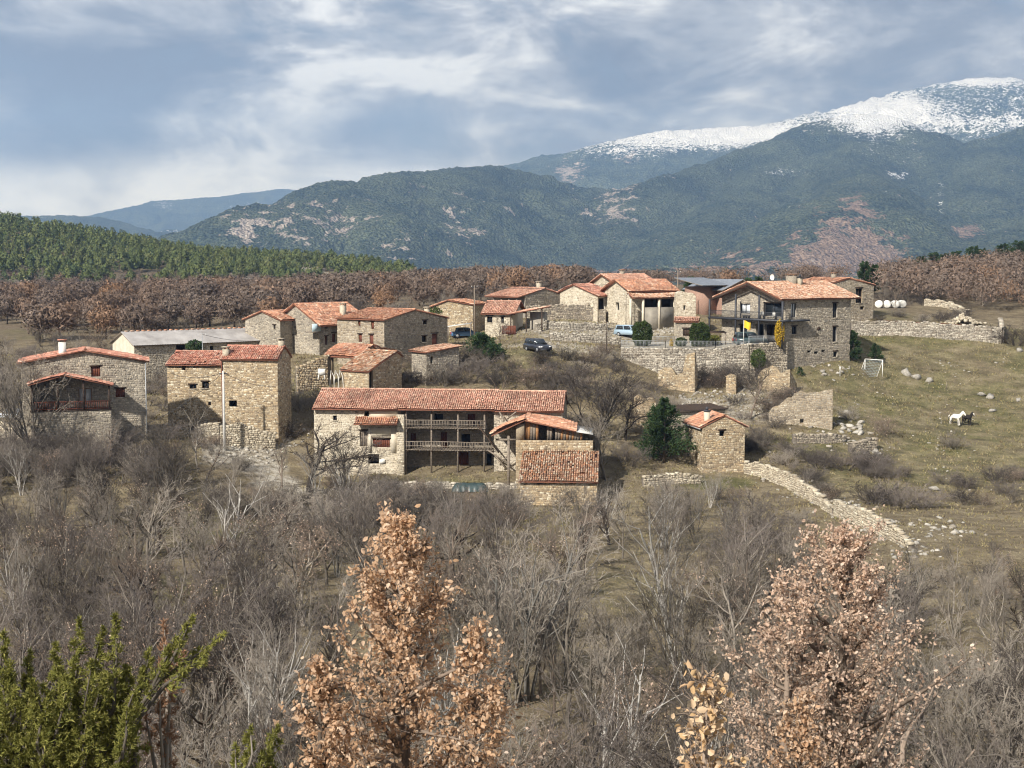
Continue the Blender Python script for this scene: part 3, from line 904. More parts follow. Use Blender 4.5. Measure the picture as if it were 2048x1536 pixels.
class House:
    def __init__(s, name, label, A, B, pyE, cat='house', group=None, base=None, depth=6.0):
        pa, pb_ = P(A[0], pyE, A[1]), P(B[0], pyE, B[1])
        s.yaw = math.atan2(pb_[1] - pa[1], pb_[0] - pa[0])
        s.w = math.hypot(pb_[1] - pa[1], pb_[0] - pa[0])
        s.d = depth
        s.ex = np.array([math.cos(s.yaw), math.sin(s.yaw), 0])
        s.ey = np.array([-math.sin(s.yaw), math.cos(s.yaw), 0])
        cs = [pa + s.ex * x + s.ey * y for x in (0, s.w) for y in (0, depth)]
        zb = min(T(c[0], c[1]) for c in cs) - 0.4 if base is None else base
        s.o = np.array([pa[0], pa[1], zb])
        s.h = pa[2] - zb
        s.root = thing(name, label, cat, tuple(s.o), s.yaw, group)
        s.Y = A[1]

    def lz(s, px, py, wall='F', off=0.0):
        """photo pixel -> (a, z) on one of the walls"""
        d = ray(px, py)
        nrm, pt = {'F': (s.ey, s.o + s.ey * off), 'L': (s.ex, s.o + s.ex * off), 'R': (s.ex, s.o + s.ex * (s.w + off))}[wall]
        t = pt.dot(nrm) / d.dot(nrm)
        p = d * t - s.o
        return (p.dot(s.ex) if wall == 'F' else p.dot(s.ey)), p[2]

    def ht(s, px, py, Y):
        return P(px, py, Y)[2] - s.o[2]

    def pt(s, px, py, Y):
        p = P(px, py, Y) - s.o
        return np.array([p.dot(s.ex), p.dot(s.ey), p[2]])

    def block(s, prof, axis='x', x0=0.0, y0=0.0, w=None, d=None, zb=0.0, ops=None, stones='F', wm=None, sm=None, tile=None,
              ov=0.45, ovg=0.25, roof=True, sag=0.05, broken=0.0, slab=None, walls='FLRB', roofname='roof', hs=(0.11, 0.25), ws=(0.15, 0.50), sheet=False):
        """prof = [(frac, height), ...] across the ridge; axis is the direction of the ridge"""
        w = s.w if w is None else w
        d = s.d if d is None else d
        ops = ops or {}
        span = d if axis == 'x' else w
        pr = [(f * span, h) for f, h in prof]

        def ph(q):
            for (q0, h0), (q1, h1) in zip(pr[:-1], pr[1:]):
                if q <= q1 + 1e-6:
                    return h0 + (h1 - h0) * (q - q0) / (q1 - q0)
            return pr[-1][1]
        maps = {'F': (lambda a, o, z: np.stack([x0 + a, y0 - o, z + 0 * a], -1), w), 'B': (lambda a, o, z: np.stack([x0 + a, y0 + d + o, z + 0 * a], -1), w),
                'L': (lambda a, o, z: np.stack([x0 - o, y0 + a, z + 0 * a], -1), d), 'R': (lambda a, o, z: np.stack([x0 + w + o, y0 + a, z + 0 * a], -1), d)}
        wb, sb = MB(), MB()
        for k in walls:
            mf, ln = maps[k]
            if axis == 'x':
                tf = (lambda a: pr[0][1]) if k == 'F' else (lambda a: pr[-1][1]) if k == 'B' else ph
                br = [] if k in 'FB' else [q for q, _ in pr]
            else:
                tf = (lambda a: pr[0][1]) if k == 'L' else (lambda a: pr[-1][1]) if k == 'R' else ph
                br = [] if k in 'LR' else [q for q, _ in pr]
            rects = []
            for o in ops.get(k, []):
                u0, v0, u1, v1 = o[0]
                rects.append((u0, u1, v0, v1))
            wall_face(wb, mf, 0.0, ln, zb, tf, br, rects)
            if k in stones:
                stones_on(sb, mf, 0.0, ln, zb, tf, rects, hs, ws)
            for o in ops.get(k, []):
                s.opening(mf, o)
        wo_ = ob('wall', wb, wm or MO_GRY, s.root)
        if sb.n:
            so = ob('stones', sb, sm or ST_GRY, wo_)
            so['kind'] = 'stuff'
        if roof:
            s.roof(pr, axis, x0, y0, w, d, tile or TI_ORG, ov, ovg, sag, broken, roofname, sheet)
        return wo_

    def roof(s, pr, axis, x0, y0, w, d, tile, ov, ovg, sag=0.05, broken=0.0, name='roof', sheet=False):
        slab, tb = MB(), MB()
        run = w if axis == 'x' else d

        def W(q, r, z):
            return np.array([x0 + r, y0 + q, z]) if axis == 'x' else np.array([x0 + q, y0 + r, z])
        ns = len(pr) - 1
        for i, ((q0, h0), (q1, h1)) in enumerate(zip(pr[:-1], pr[1:])):
            sl = (h1 - h0) / (q1 - q0)
            e0 = ov if i == 0 else 0.0
            e1 = ov if i == ns - 1 else 0.0
            qa, ha, qb, hb_ = q0 - e0, h0 - sl * e0, q1 + e1, h1 + sl * e1
            th, gap = 0.10, 0.02
            c = [W(qa, -ovg, ha + gap), W(qb, -ovg, hb_ + gap), W(qb, run + ovg, hb_ + gap), W(qa, run + ovg, ha + gap)]
            up = [v + np.array([0, 0, th]) for v in c]
            slab.add(np.array(c + up), [[3, 2, 1, 0], [4, 5, 6, 7], [0, 1, 5, 4], [1, 2, 6, 5], [2, 3, 7, 6], [3, 0, 4, 7]])
            # tile field: eave is the lower end
            if h1 >= h0:
                o_, far_ = up[0], up[1]
                along = up[3] - up[0]
            else:
                o_, far_ = up[1], up[0]
                along = up[2] - up[1]
            ql, tl = np.linalg.norm(far_ - o_), np.linalg.norm(along)
            eq, et = (far_ - o_) / ql, along / tl
            nn = np.cross(et, eq)
            nn = nn if nn[2] > 0 else -nn
            if sheet:
                k = max(2, int(tl / 0.35))
                ts = np.linspace(0, tl, k * 2 + 1)
                zz = np.where(np.arange(len(ts)) % 2 == 0, 0.01, 0.06)
                V = np.concatenate([[o_ + et * t - eq * 0.05 + nn * z for t, z in zip(ts, zz)], [o_ + et * t + eq * ql + nn * z for t, z in zip(ts, zz)]])
                nq = len(ts)
                tb.add(V, [[j, j + 1, nq + j + 1, nq + j] for j in range(nq - 1)])
            else:
                tiles_on(tb, o_, et, eq, nn, tl, ql, broken=broken, sag=sag)
        if not sheet:
            for q, h in pr[1:-1]:
                k = int(run / 0.4)
                for j in range(k):
                    r0 = -ovg + (run + 2 * ovg) * j / k
                    r1 = r0 + (run + 2 * ovg) / k * 1.1
                    ang = np.linspace(0, math.pi, 5)
                    z = h + 0.15 + random.uniform(-.015, .015)
                    V = [W(q + math.cos(a) * 0.17, r, z + math.sin(a) * (0.13 if r == r0 else 0.105)) for r in (r0, r1) for a in ang]
                    tb.add(np.array(V), [[i, i + 1, 6 + i, 5 + i] for i in range(4)])
        ro = ob(name, slab, RF_BASE if not sheet else WOOD_GR, s.root)
        to = ob('tiles' if not sheet else 'sheeting', tb, tile, ro)
        to['kind'] = 'stuff'
        s.lastroof = ro
        return ro

    def opening(s, mf, o):
        (u0, v0, u1, v1), typ = o[0], o[1]
        opt = o[2] if len(o) > 2 else {}
        fm = opt.get('frame', WOOD_DK)

        def bx(mb, a0, a1, o0, o1, z0, z1):
            A_ = np.array([a0, a1, a1, a0] * 2)
            O_ = np.array([o0, o0, o1, o1] * 2)
            Z_ = np.array([z0] * 4 + [z1] * 4)
            mb.add(mf(A_, O_, Z_), [[0, 1, 2, 3], [7, 6, 5, 4], [4, 5, 1, 0], [5, 6, 2, 1], [6, 7, 3, 2], [7, 4, 0, 3]])
        part = None
        if typ in ('window', 'curtain'):
            f = MB()
            t = 0.07
            bx(f, u0, u0 + t, -0.24, -0.16, v0, v1)
            bx(f, u1 - t, u1, -0.24, -0.16, v0, v1)
            bx(f, u0 + t, u1 - t, -0.24, -0.16, v0, v0 + t)
            bx(f, u0 + t, u1 - t, -0.24, -0.16, v1 - t, v1)
            if u1 - u0 > 0.7:
                c = (u0 + u1) / 2
                bx(f, c - 0.04, c + 0.04, -0.235, -0.155, v0 + t, v1 - t)
            part = ob('window', f, fm, s.root)
            p = MB()
            bx(p, u0, u1, -0.30, -0.27, v0, v1)
            ob('pane', p, GLASS if typ == 'window' else CURT, part)
        elif typ in ('door', 'shutter'):
            f = MB()
            k = max(2, int((u1 - u0) / 0.22))
            for i in range(k):
                a0 = u0 + (u1 - u0) * i / k
                a1 = u0 + (u1 - u0) * (i + 1) / k - 0.012
                bx(f, a0, a1, -0.22 + random.uniform(0, 0.012), -0.14 + random.uniform(0, 0.012), v0, v1)
            part = ob('door' if typ == 'door' else 'shutter', f, opt.get('mat', WOOD_BR), s.root)
            if typ == 'door':
                hdl = MB()
                bx(hdl, u1 - 0.18, u1 - 0.13, -0.13, -0.07, (v0 + v1) / 2 - 0.1, (v0 + v1) / 2 + 0.05)
                ob('handle', hdl, STEEL_DK, part)
        elif typ == 'hole':
            f = MB()
            bx(f, u0, u1, -1.35, -1.30, v0, v1)
            part = ob('opening_shade_panel', f, WOOD_DK, s.root)  # dark-coloured panel stands in for the shade inside the opening
        if opt.get('lintel', typ in ('window', 'shutter', 'door')) and part is not None:
            lb = MB()
            bx(lb, u0 - 0.16, u1 + 0.16, -0.1, 0.075, v1, v1 + 0.15)
            ob('lintel', lb, opt.get('lmat', WOOD_DK), part)
        if opt.get('sill', typ == 'window') and part is not None:
            lb = MB()
            bx(lb, u0 - 0.08, u1 + 0.08, -0.1, 0.09, v0 - 0.08, v0)
            ob('sill', lb, ST_PALE, part)

    def rects(s, wall, lst, off=0.0):
        """pixel boxes (x0,y0,x1,y1,type[,opt]) -> openings"""
        out = []
        for e in lst:
            a0, z1 = s.lz(e[0], e[1], wall, off)
            a1, z0 = s.lz(e[2], e[3], wall, off)
            if a0 > a1:
                a0, a1 = a1, a0
            out.append(((a0, z0, a1, z1), e[4], e[5] if len(e) > 5 else {}))
        return out

    def part(s, name, mb, m, parent=None, kind=None):
        return ob(name, mb, m, parent or s.root, kind=kind)

    def chimney(s, x, y, z0, z1, w=0.6, d=0.6, m=None, cap=None, kind='slab', parent=None):
        c = MB()
        c.box(x - w / 2, x + w / 2, y - d / 2, y + d / 2, z0, z1)
        ch = ob('chimney', c, m or ST_WARM, s.root if parent is None else parent)
        c = MB()
        if kind == 'slab':
            for sx in (-1, 1):
                for sy in (-1, 1):
                    c.box(x + sx * w * .36 - .06, x + sx * w * .36 + .06, y + sy * d * .36 - .06, y + sy * d * .36 + .06, z1, z1 + 0.22)
            c.box(x - w / 2 - .1, x + w / 2 + .1, y - d / 2 - .1, y + d / 2 + .1, z1 + 0.22, z1 + 0.31)
        else:
            c.box(x - w / 2 - .1, x + w / 2 + .1, y - d / 2 - .1, y + d / 2 + .1, z1, z1 + 0.1)
            c.tube([(x, y, z1 + .1), (x, y, z1 + .45)], [w * .32, w * .3], 8)
        ob('chimney_cap', c, cap or TI_OLD, ch)
        return ch


def stone_wall(name, label, pts, height, thick=0.5, sm=None, cat='wall', group=None, tops=None, core=None, hs=(0.12, 0.26), ws=(0.16, 0.55), jag=0.25, kind=None, sink=0.6):
    """free-standing wall along world points [(x,y),...]; height in metres above ground or tops = absolute heights per point"""
    pts = [np.array(p[:2], float) for p in pts]
    z0 = min(T(*p) for p in pts)
    root = thing(name, label, cat, (pts[0][0], pts[0][1], z0), 0.0, group)
    cb, sb = MB(), MB()
    off = np.array([pts[0][0], pts[0][1]])
    for i, (a, b) in enumerate(zip(pts[:-1], pts[1:])):
        ln = float(np.linalg.norm(b - a))
        e = (b - a) / ln
        nr = np.array([e[1], -e[0]])
        if nr[1] > 0:
            nr = -nr
        k = max(2, int(ln / 0.8) + 1)
        aa = np.linspace(0, ln, k)
        gz = np.array([T(*(a + e * q)) for q in aa])
        if tops is None:
            hh = height if not isinstance(height, (list, tuple)) else np.interp(aa / ln, [0, 1], height[i:i + 2])
            tz = gz + hh
        else:
            tz = np.interp(aa, [0, ln], tops[i:i + 2])
        tz = tz + np.array([random.uniform(-jag, jag * 0.4) for _ in aa])
        tzl = tz - z0
        gzl = gz - z0 - sink

        def topf(q, aa=aa, tzl=tzl):
            return float(np.interp(q, aa, tzl))

        def mp(q, o, z, a=a, e=e, nr=nr):
            p = (a - off)[None, :] + q[:, None] * e + (o + thick / 2)[:, None] * nr
            return np.concatenate([p, z[:, None]], 1)

        def mpb(q, o, z, a=a, e=e, nr=nr):
            p = (a - off)[None, :] + q[:, None] * e - (o + thick / 2)[:, None] * nr
            return np.concatenate([p, z[:, None]], 1)
        for j in range(k - 1):
            q = np.array([aa[j], aa[j + 1]])
            zz = np.array([min(gzl[j], gzl[j + 1]), min(tzl[j], tzl[j + 1]) - 0.05])
            A4 = np.array([q[0], q[1], q[1], q[0]])
            Vf0 = mp(A4, np.zeros(4) - 0.01, np.array([zz[0]] * 2 + [zz[1]] * 2))
            Vf1 = mpb(A4, np.zeros(4) - 0.01, np.array([zz[0]] * 2 + [zz[1]] * 2))
            cb.add(np.concatenate([Vf0, Vf1]), [[0, 1, 2, 3], [7, 6, 5, 4], [3, 2, 6, 7], [0, 3, 7, 4], [1, 5, 6, 2]])
        stones_on(sb, mp, 0.0, ln, min(gzl) + 0.1, topf, (), hs, ws, (0.02, 0.08))
        # coping stones across the top
        q = 0.0
        while q < ln:
            w_ = random.uniform(0.25, 0.6)
            h_ = random.uniform(0.12, 0.28)
            zt = topf(q + w_ / 2) - 0.06
            jit = RNG.uniform(-0.05, 0.05, (8, 3))
            c8 = []
            for zc_ in (0, h_):
                for qq, oo in ((q, 0.03), (q + w_ * 0.96, 0.03), (q + w_ * 0.96, -thick - 0.03), (q, -thick - 0.03)):
                    c8.append(mp(np.array([qq]), np.array([oo * (0.85 if zc_ else 1)]), np.array([zt + zc_]))[0])
            sb.add(np.array(c8) + jit, [[3, 2, 1, 0], [4, 5, 6, 7], [0, 1, 5, 4], [1, 2, 6, 5], [2, 3, 7, 6], [3, 0, 4, 7]])
            q += w_
    co = ob('wall_core', cb, core or MO_DARK, root)
    so = ob('stones', sb, sm or ST_DRY, root)
    so['kind'] = 'stuff'
    return root


def ruin(name, label, A, B, tops, thick=0.6, sm=None, wm=None, ops=(), cat='ruin', ret=0.0, rside='L', base_py=None):
    """broken house wall; tops = [(px,py),...] along its visible upper edge"""
    pa, pb_ = P(A[0], tops[0][1], A[1]), P(B[0], tops[-1][1], B[1])
    yaw = math.atan2(pb_[1] - pa[1], pb_[0] - pa[0])
    w = math.hypot(pb_[1] - pa[1], pb_[0] - pa[0])
    ex, ey = np.array([math.cos(yaw), math.sin(yaw), 0]), np.array([-math.sin(yaw), math.cos(yaw), 0])
    zb = min(T(pa[0], pa[1]), T(pb_[0], pb_[1])) - 0.6
    o = np.array([pa[0], pa[1], zb])
    root = thing(name, label, cat, tuple(o), yaw)

    def lz(px, py):
        d = ray(px, py)
        t = o.dot(ey) / d.dot(ey)
        p = d * t - o
        return p.dot(ex), p[2]
    tp = sorted(lz(*q) for q in tops)
    xs, zs = [q[0] for q in tp], [q[1] for q in tp]
    fine = np.linspace(0, w, max(6, int(w / 0.35)))
    jz = [random.uniform(-0.22, 0.12) for _ in fine]

    def topf(q):
        return max(0.3, float(np.interp(q, xs, zs)) + float(np.interp(q, fine, jz)))
    rects = []
    for (x0, y0, x1, y1) in ops:
        a0, z1 = lz(x0, y0)
        a1, z0 = lz(x1, y1)
        rects.append((a0, a1, z0, z1))
    cb, sb = MB(), MB()
    mf = lambda a, o_, z: np.stack([a, -o_, z + 0 * a], -1)
    mbk = lambda a, o_, z: np.stack([a, thick + o_, z + 0 * a], -1)
    wall_face(cb, mf, 0, w, 0, topf, list(fine), rects, thick)
    wall_face(cb, mbk, 0, w, 0, topf, list(fine), rects, 0.0)
    for q0, q1 in zip(fine[:-1], fine[1:]):
        cb.quad((q0, 0, topf(q0)), (q1, 0, topf(q1)), (q1, thick, topf(q1)), (q0, thick, topf(q0)))
    stones_on(sb, mf, 0, w, 0, topf, rects)
    for xe, sg in ((0, -1), (w, 1)):
        me_ = (lambda a, o_, z, xe=xe, sg=sg: np.stack([xe + sg * o_ + 0 * a, a, z + 0 * a], -1))
        ln = thick
        if ret and ((rside == 'L') == (sg < 0)):
            ln = ret
            hh = topf(xe)
            tf = lambda a, hh=hh: hh * (1 - 0.55 * a / ret)
            wall_face(cb, me_, 0, ln, 0, tf, [], [], 0.0)
        else:
            hh = topf(xe)
            tf = lambda a, hh=hh: hh
            wall_face(cb, me_, 0, ln, 0, tf, [], [], 0.0)
        stones_on(sb, me_, 0, ln, 0, tf)
    ob('wall', cb, wm or MO_YEL, root)
    so = ob('stones', sb, sm or ST_YEL, root)
    so['kind'] = 'stuff'
    return root

# ================================================================== THE VILLAGE
# ---- low wide house at the far left
s = House('stone_house', 'wide low stone house with bright red verge and white chimney at the far left', (42, 146), (291, 149.5), 727, depth=4.8)
ap = s.lz(171, 703)
ops = s.rects('F', [(182, 733, 201, 753, 'shutter'), (231, 777, 250, 794, 'shutter'), (157, 777, 184, 808, 'curtain', {'frame': WOOD_OC, 'lintel': False})])
s.block([(0, s.h), (ap[0] / s.w, ap[1]), (1, s.h - 0.05)], 'y', ops={'F': ops}, stones='F', wm=MO_GRY, sm=ST_WARM, tile=TI_RED, ov=0.35, ovg=0.35)
x_, z_ = s.lz(124, 703)
s.chimney(x_, 1.6, z_ - 1.0, s.lz(124, 686)[1], 0.75, 0.75, PLWHITE, TI_RED)
mb = MB()
xg = s.w + 0.02
mb.tube([(s.w - 0.02, -0.13, s.h - .1), (s.w - 0.02, -0.13, 0.6)], 0.06, 6)
s.part('downpipe', mb, GALV)
# porch
po = -2.7
xl, zl = s.lz(60, 771, off=po)
xr, zr = s.lz(221, 772, off=po)
xa, za = s.lz(130, 752, off=po)
zf = s.lz(130, 823, off=po)[1]
s.roof([(xl, zl), (xa, za), (xr, zr)], 'y', 0, po, 1, -po - 0.02, TI_RED, 0.2, 0.45, name='porch_roof')
wb, sb = MB(), MB()
for (a0, b0, a1, b1) in ((xl, po, xr, po), (xr, po, xr, 0), (xl, 0, xl, po)):
    ln = math.hypot(a1 - a0, b1 - b0)
    e = ((a1 - a0) / ln, (b1 - b0) / ln)
    mf = lambda a, o, z, a0=a0, b0=b0, e=e: np.stack([a0 + a * e[0] + o * e[1], b0 + a * e[1] - o * e[0], z + 0 * a], -1)
    wall_face(wb, mf, 0, ln, 0, lambda a: zf, [], [])
    stones_on(sb, mf, 0, ln, 0, lambda a: zf - .02)
mfl = lambda a, o, z: np.stack([xl + .1 - o, po + .05 + a, z + 0 * a], -1)
wall_face(wb, mfl, 0, -po - .08, 0, lambda a: zl - .02, [], [])  # left side wall, added to shade the inside of the porch
stones_on(sb, mfl, 0, -po - .08, zf + .1, lambda a: zl - .02)
w_ = s.part('porch_base', wb, MO_GRY)
s.part('stones', sb, ST_GRY, w_, 'stuff')
mb = MB()
mb.box(xl - .05, xr + .05, po - .05, -0.03, zf, zf + .1)
s.part('porch_floor', mb, WOOD_DK)
for xx in np.linspace(xl + .15, xr - .15, 4):
    mb = MB()
    zt = np.interp(xx, [xl, xa, xr], [zl, za, zr])
    mb.box(xx - .09, xx + .09, po + .02, po + .2, zf + .1, zt)
    s.part('post', mb, WOOD_DK)
mb = MB()
mb.box(xl, xr, po + .05, po + .13, zf + .95, zf + 1.05)
mb.box(xl, xr, po + .05, po + .13, zf + .2, zf + .28)
for xx in np.arange(xl + .1, xr, .22):
    mb.box(xx, xx + .07, po + .06, po + .12, zf + .28, zf + .95)
s.part('porch_railing', mb, WOOD_BR)

# ---- tall ochre house in two heights behind the concrete pole
s = House('stone_house', 'tall ochre rubble stone house with red tiled roof behind the concrete pole', (443, 158), (555, 157), 718, depth=4.8)
hr = s.ht(510, 694, 160)
ops = s.rects('F', [(458, 801, 474, 815, 'hole')])
s.block([(0, s.h), (.5, hr), (1, s.h)], 'x', ops={'F': ops}, stones='FR', wm=MO_YEL, sm=ST_YEL, tile=TI_RED, ov=0.3, ovg=0.12)
x_, z_ = s.lz(448, 694)
s.chimney(0.35, 0.6, s.h, s.ht(448, 699, 158), 0.65, 0.65, ST_PALE, ST_PALE)
s.chimney(s.w - 0.3, 2.4, hr - .3, hr + 0.75, 0.6, 0.6, ST_GRY, ST_GRY)
mb = MB()
mb.tube([(0.05, -0.12, s.h - .1), (0.05, -0.12, 1.0)], 0.07, 6)
s.part('downpipe', mb, WOOD_BR)
s = House('stone_house', 'lower ochre stone house with faded red roof and two tiny dark windows', (334, 160.5), (443.5, 159.5), 729, depth=6.0)
hr = s.ht(400, 705, 163)
ops = s.rects('F', [(379, 769, 393, 778, 'window'), (404, 763, 418, 777, 'window'), (416, 802, 422, 811, 'hole'), (363, 732, 371, 741, 'hole')])
s.block([(0, s.h), (.5, hr), (1, s.h)], 'x', ops={'F': ops}, stones='FL', wm=MO_YEL, sm=ST_YEL, tile=TI_RED, ov=0.35, ovg=0.1, broken=0.01, walls='FLB')

# ---- long barn with grey sheet roof
s = House('long_barn', 'long stone barn with pale grey sheet roof and white gable end', (268, 181), (556, 194), 690, 'barn', depth=7.0)
hr = s.ht(400, 661, 190)
s.block([(0, s.h), (.5, hr), (1, s.h)], 'x', ops={'F': s.rects('F', [(352, 690, 372, 706, 'hole'), (420, 692, 428, 702, 'hole')])}, stones='F', wm=MO_PALE, sm=ST_WARM, tile=FIBRO, ov=0.4, ovg=0.3, sheet=True)
mb = MB()
for i in range(26):
    x0 = 0.3 + i * (s.w - .6) / 26
    mb.box(x0, x0 + .4, 3.35, 3.65, hr + .13, hr + .24 + random.uniform(0, .05))
s.part('ridge_tiles', mb, TI_ORG, s.lastroof, 'stuff')

# ---- the cluster in the upper middle
s = House('stone_house', 'narrow stone house with orange roof and sunlit left gable beside the grey barn', (560, 190), (625, 196), 641, depth=6.2)
hr = s.ht(590, 622, 196)
ops = s.rects('F', [(585, 644, 593, 652, 'window'), (604, 668, 616, 701, 'door'), (585, 671, 593, 681, 'shutter')])
s.block([(0, s.h), (.5, hr), (1, s.h)], 'x', ops={'F': ops, 'L': s.rects('L', [(547, 650, 551, 658, 'window')])}, stones='FL', wm=MO_GRY, sm=ST_WARM, tile=TI_ORG, ov=0.35)
s = House('stone_house', 'tall stone house with broad steep red roof and pale blue balcony panel', (638, 189), (736, 196), 649, depth=9.0)
hr = s.ht(690, 608, 196)
ops = s.rects('F', [(650, 652, 656, 657, 'hole'), (650, 672, 655, 690, 'shutter'), (664, 666, 671, 684, 'shutter')])
s.block([(0, s.h), (.52, hr), (1, s.h)], 'x', ops={'F': ops}, stones='FL', wm=MO_GRY, sm=ST_WARM, tile=TI_ORG, ov=0.55, ovg=0.4)
a0, z1 = s.lz(624, 648)
a1, z0 = s.lz(641, 664)
mb = MB()
mb.box(a0, a1, -0.1, 0.0, z0 + .1, z1)
bp = s.part('balcony_panel', mb, BLUEG)
mb = MB()
mb.box(a0 - .05, a1 + .05, -0.15, 1.2, z0 - .05, z0 + .08)
s.part('balcony_floor', mb, WOOD_GR)
s.chimney(s.lz(704, 640)[0], 1.8, s.h, s.ht(704, 612, 191), 0.65, 0.65, ST_GRY, ST_GRY)

s = House('stone_house', 'corner-on stone house with orange roof, its left side ochre in the sun', (768, 177), (895, 187), 641, depth=8.2)
ap = s.lz(830, 621)
ops = s.rects('F', [(846, 641, 854, 649, 'window'), (844, 672, 853, 684, 'window'), (864, 667, 875, 698, 'door')])
opl = s.rects('L', [(716, 641, 721, 652, 'shutter'), (742, 643, 748, 658, 'shutter'), (717, 668, 724, 684, 'shutter'), (739, 669, 747, 692, 'shutter')])
s.block([(0, s.h), (ap[0] / s.w, ap[1]), (1, s.lz(895, 637)[1])], 'y', ops={'F': ops, 'L': opl}, stones='FL', wm=MO_YEL, sm=ST_WARM, tile=TI_ORG, ov=0.3, ovg=0.15)
x_, z_ = s.lz(868, 630)
s.chimney(x_, 1.2, z_ - .4, z_ + .75, .55, .55, ST_PALE, ST_PALE)

s = House('cart_shed', 'open cart shed with sagging orange tile roof and a stone pier', (655, 173), (716, 171), 712, 'shed', depth=5.5)
s.block([(0, s.h), (.55, s.ht(700, 691, 175)), (1, s.h)], 'x', stones='FR', wm=MO_YEL, sm=ST_YEL, tile=TI_ORG, ov=0.4, ovg=0.3, sag=0.12, broken=0.01, walls='RB')
mb = MB()
mb.box(0, .55, 0, .5, 0, s.h)
p_ = s.part('pier', mb, MO_YEL)
sb = MB()
stones_on(sb, lambda a, o, z: np.stack([a, 0 - o, z + 0 * a], -1), 0, .55, 0, lambda a: s.h)
s.part('stones', sb, ST_YEL, p_, 'stuff')
mb = MB()
mb.box(s.w - .2, s.w, 0, .2, 0, s.h)
mb.box(0, s.w, 0.05, .25, s.h - .2, s.h - .01)
s.part('beam', mb, WOOD_DK)
stone_wall('stone_wall', 'slanting stone wall running down from the cart shed to the ochre house', [P(592, 740, 171)[:2], P(655, 720, 172.5)[:2]], 0, tops=[P(592, 737, 171)[2], P(655, 712, 172.5)[2]], sm=ST_YEL, jag=.1)

s = House('ruined_hut', 'ruined stone hut with collapsing brown tile roof and cracked corner', (683, 166.5), (737, 164), 741, 'hut', depth=6.0)
hr = s.ht(760, 704, 169)
s.block([(0, s.h), (.85, hr), (1, hr - .5)], 'x', ops={'R': [((0.15, 0.3, 0.75, s.h + .2), 'hole')]}, stones='FR', wm=MO_YEL, sm=ST_YEL, tile=TI_OLD, ov=0.2, ovg=0.15, sag=0.14, broken=0.05)

s = House('small_outhouse', 'small stone outhouse with slanting salmon tile roof in the scrub', (852, 171), (918, 174), 706, 'outhouse', depth=3.2)
hl, h2 = s.h, s.ht(922, 694, 174)
s.block([(0, hl), (1, h2)], 'y', ops={'F': s.rects('F', [(861, 712, 866, 727, 'hole')])}, stones='FLR', wm=MO_GRY, sm=ST_WARM, tile=TI_PALE, ov=0.3, ovg=0.3)

s = House('stone_house', 'ochre stone house with orange roof beside ivy and wooden pole', (946, 202), (980, 208), 611, depth=6.5)
s.block([(0, s.h), (.6, s.ht(940, 601, 206)), (1, s.h - .3)], 'x', stones='FL', wm=MO_YEL, sm=ST_YEL, tile=TI_ORG, ov=0.2)

s = House('small_house', 'small house with pink hipped roof, pale walls and a dark red gate', (970, 196), (1026, 195), 626, depth=6.0)
hr = s.ht(1000, 604, 199)
ops = s.rects('F', [(974, 632, 985, 645, 'window'), (1002, 634, 1008, 646, 'window')])
s.block([(0, s.h), (.5, hr), (1, s.h)], 'x', ops={'F': ops}, stones='F', wm=MO_PALE, sm=ST_PALE, tile=TI_PINK, ov=0.5, ovg=0.5, w=s.w * 0.98)
x1, z1 = s.lz(1018, 631, off=-1.2)
x2, z2 = s.lz(1086, 617, off=-1.2)
s.roof([(x1, z1 + .1), (x2, z2)], 'y', 0, -1.2, 1, 4.0, TI_PINK, 0.2, 0.1, name='side_roof')
mb = MB()
mb.box(x2 - 2.2, x2 - .2, 0.3, 2.4, 0, z2 - .6)
w_ = s.part('side_wall', mb, MO_GRY)
for xx in (x1 + .2, (x1 + x2) / 2, x2 - .2):
    mb = MB()
    mb.box(xx - .08, xx + .08, -1.1, -.94, 0, z1 + (z2 - z1) * (xx - x1) / (x2 - x1))
    s.part('post', mb, WOOD_DK)
a0, z1 = s.lz(1004, 651, off=-1.3)
a1, z0 = s.lz(1032, 669, off=-1.3)
mb = MB()
for i in range(8):
    u = a0 + (a1 - a0) * i / 8
    mb.box(u, u + (a1 - a0) / 8 - .02, -1.32, -1.26, z0, z1)
s.part('gate', mb, WOOD_BR)

s = House('stone_house', 'stone house with rounded gable and pink roof above the terraced wall', (1050, 211), (1125, 216), 591, depth=7.5)
ap = s.lz(1090, 578)
s.block([(0, s.h), (ap[0] / s.w, ap[1]), (1, s.h - .05)], 'y', stones='F', wm=MO_GRY, sm=ST_GRY, tile=TI_PINK, ov=1.6, ovg=0.1)
x_, z_ = s.lz(1091, 577)
s.chimney(x_, 1.5, z_ - .4, z_ + .8, .6, .6, ST_GRY, ST_GRY)
for k in range(4):
    mb = MB()
    mb.box(-1.3, -1.15, 0.4 + k * 1.8, 0.55 + k * 1.8, 0, s.h - .3)
    s.part('post', mb, WOOD_GR)

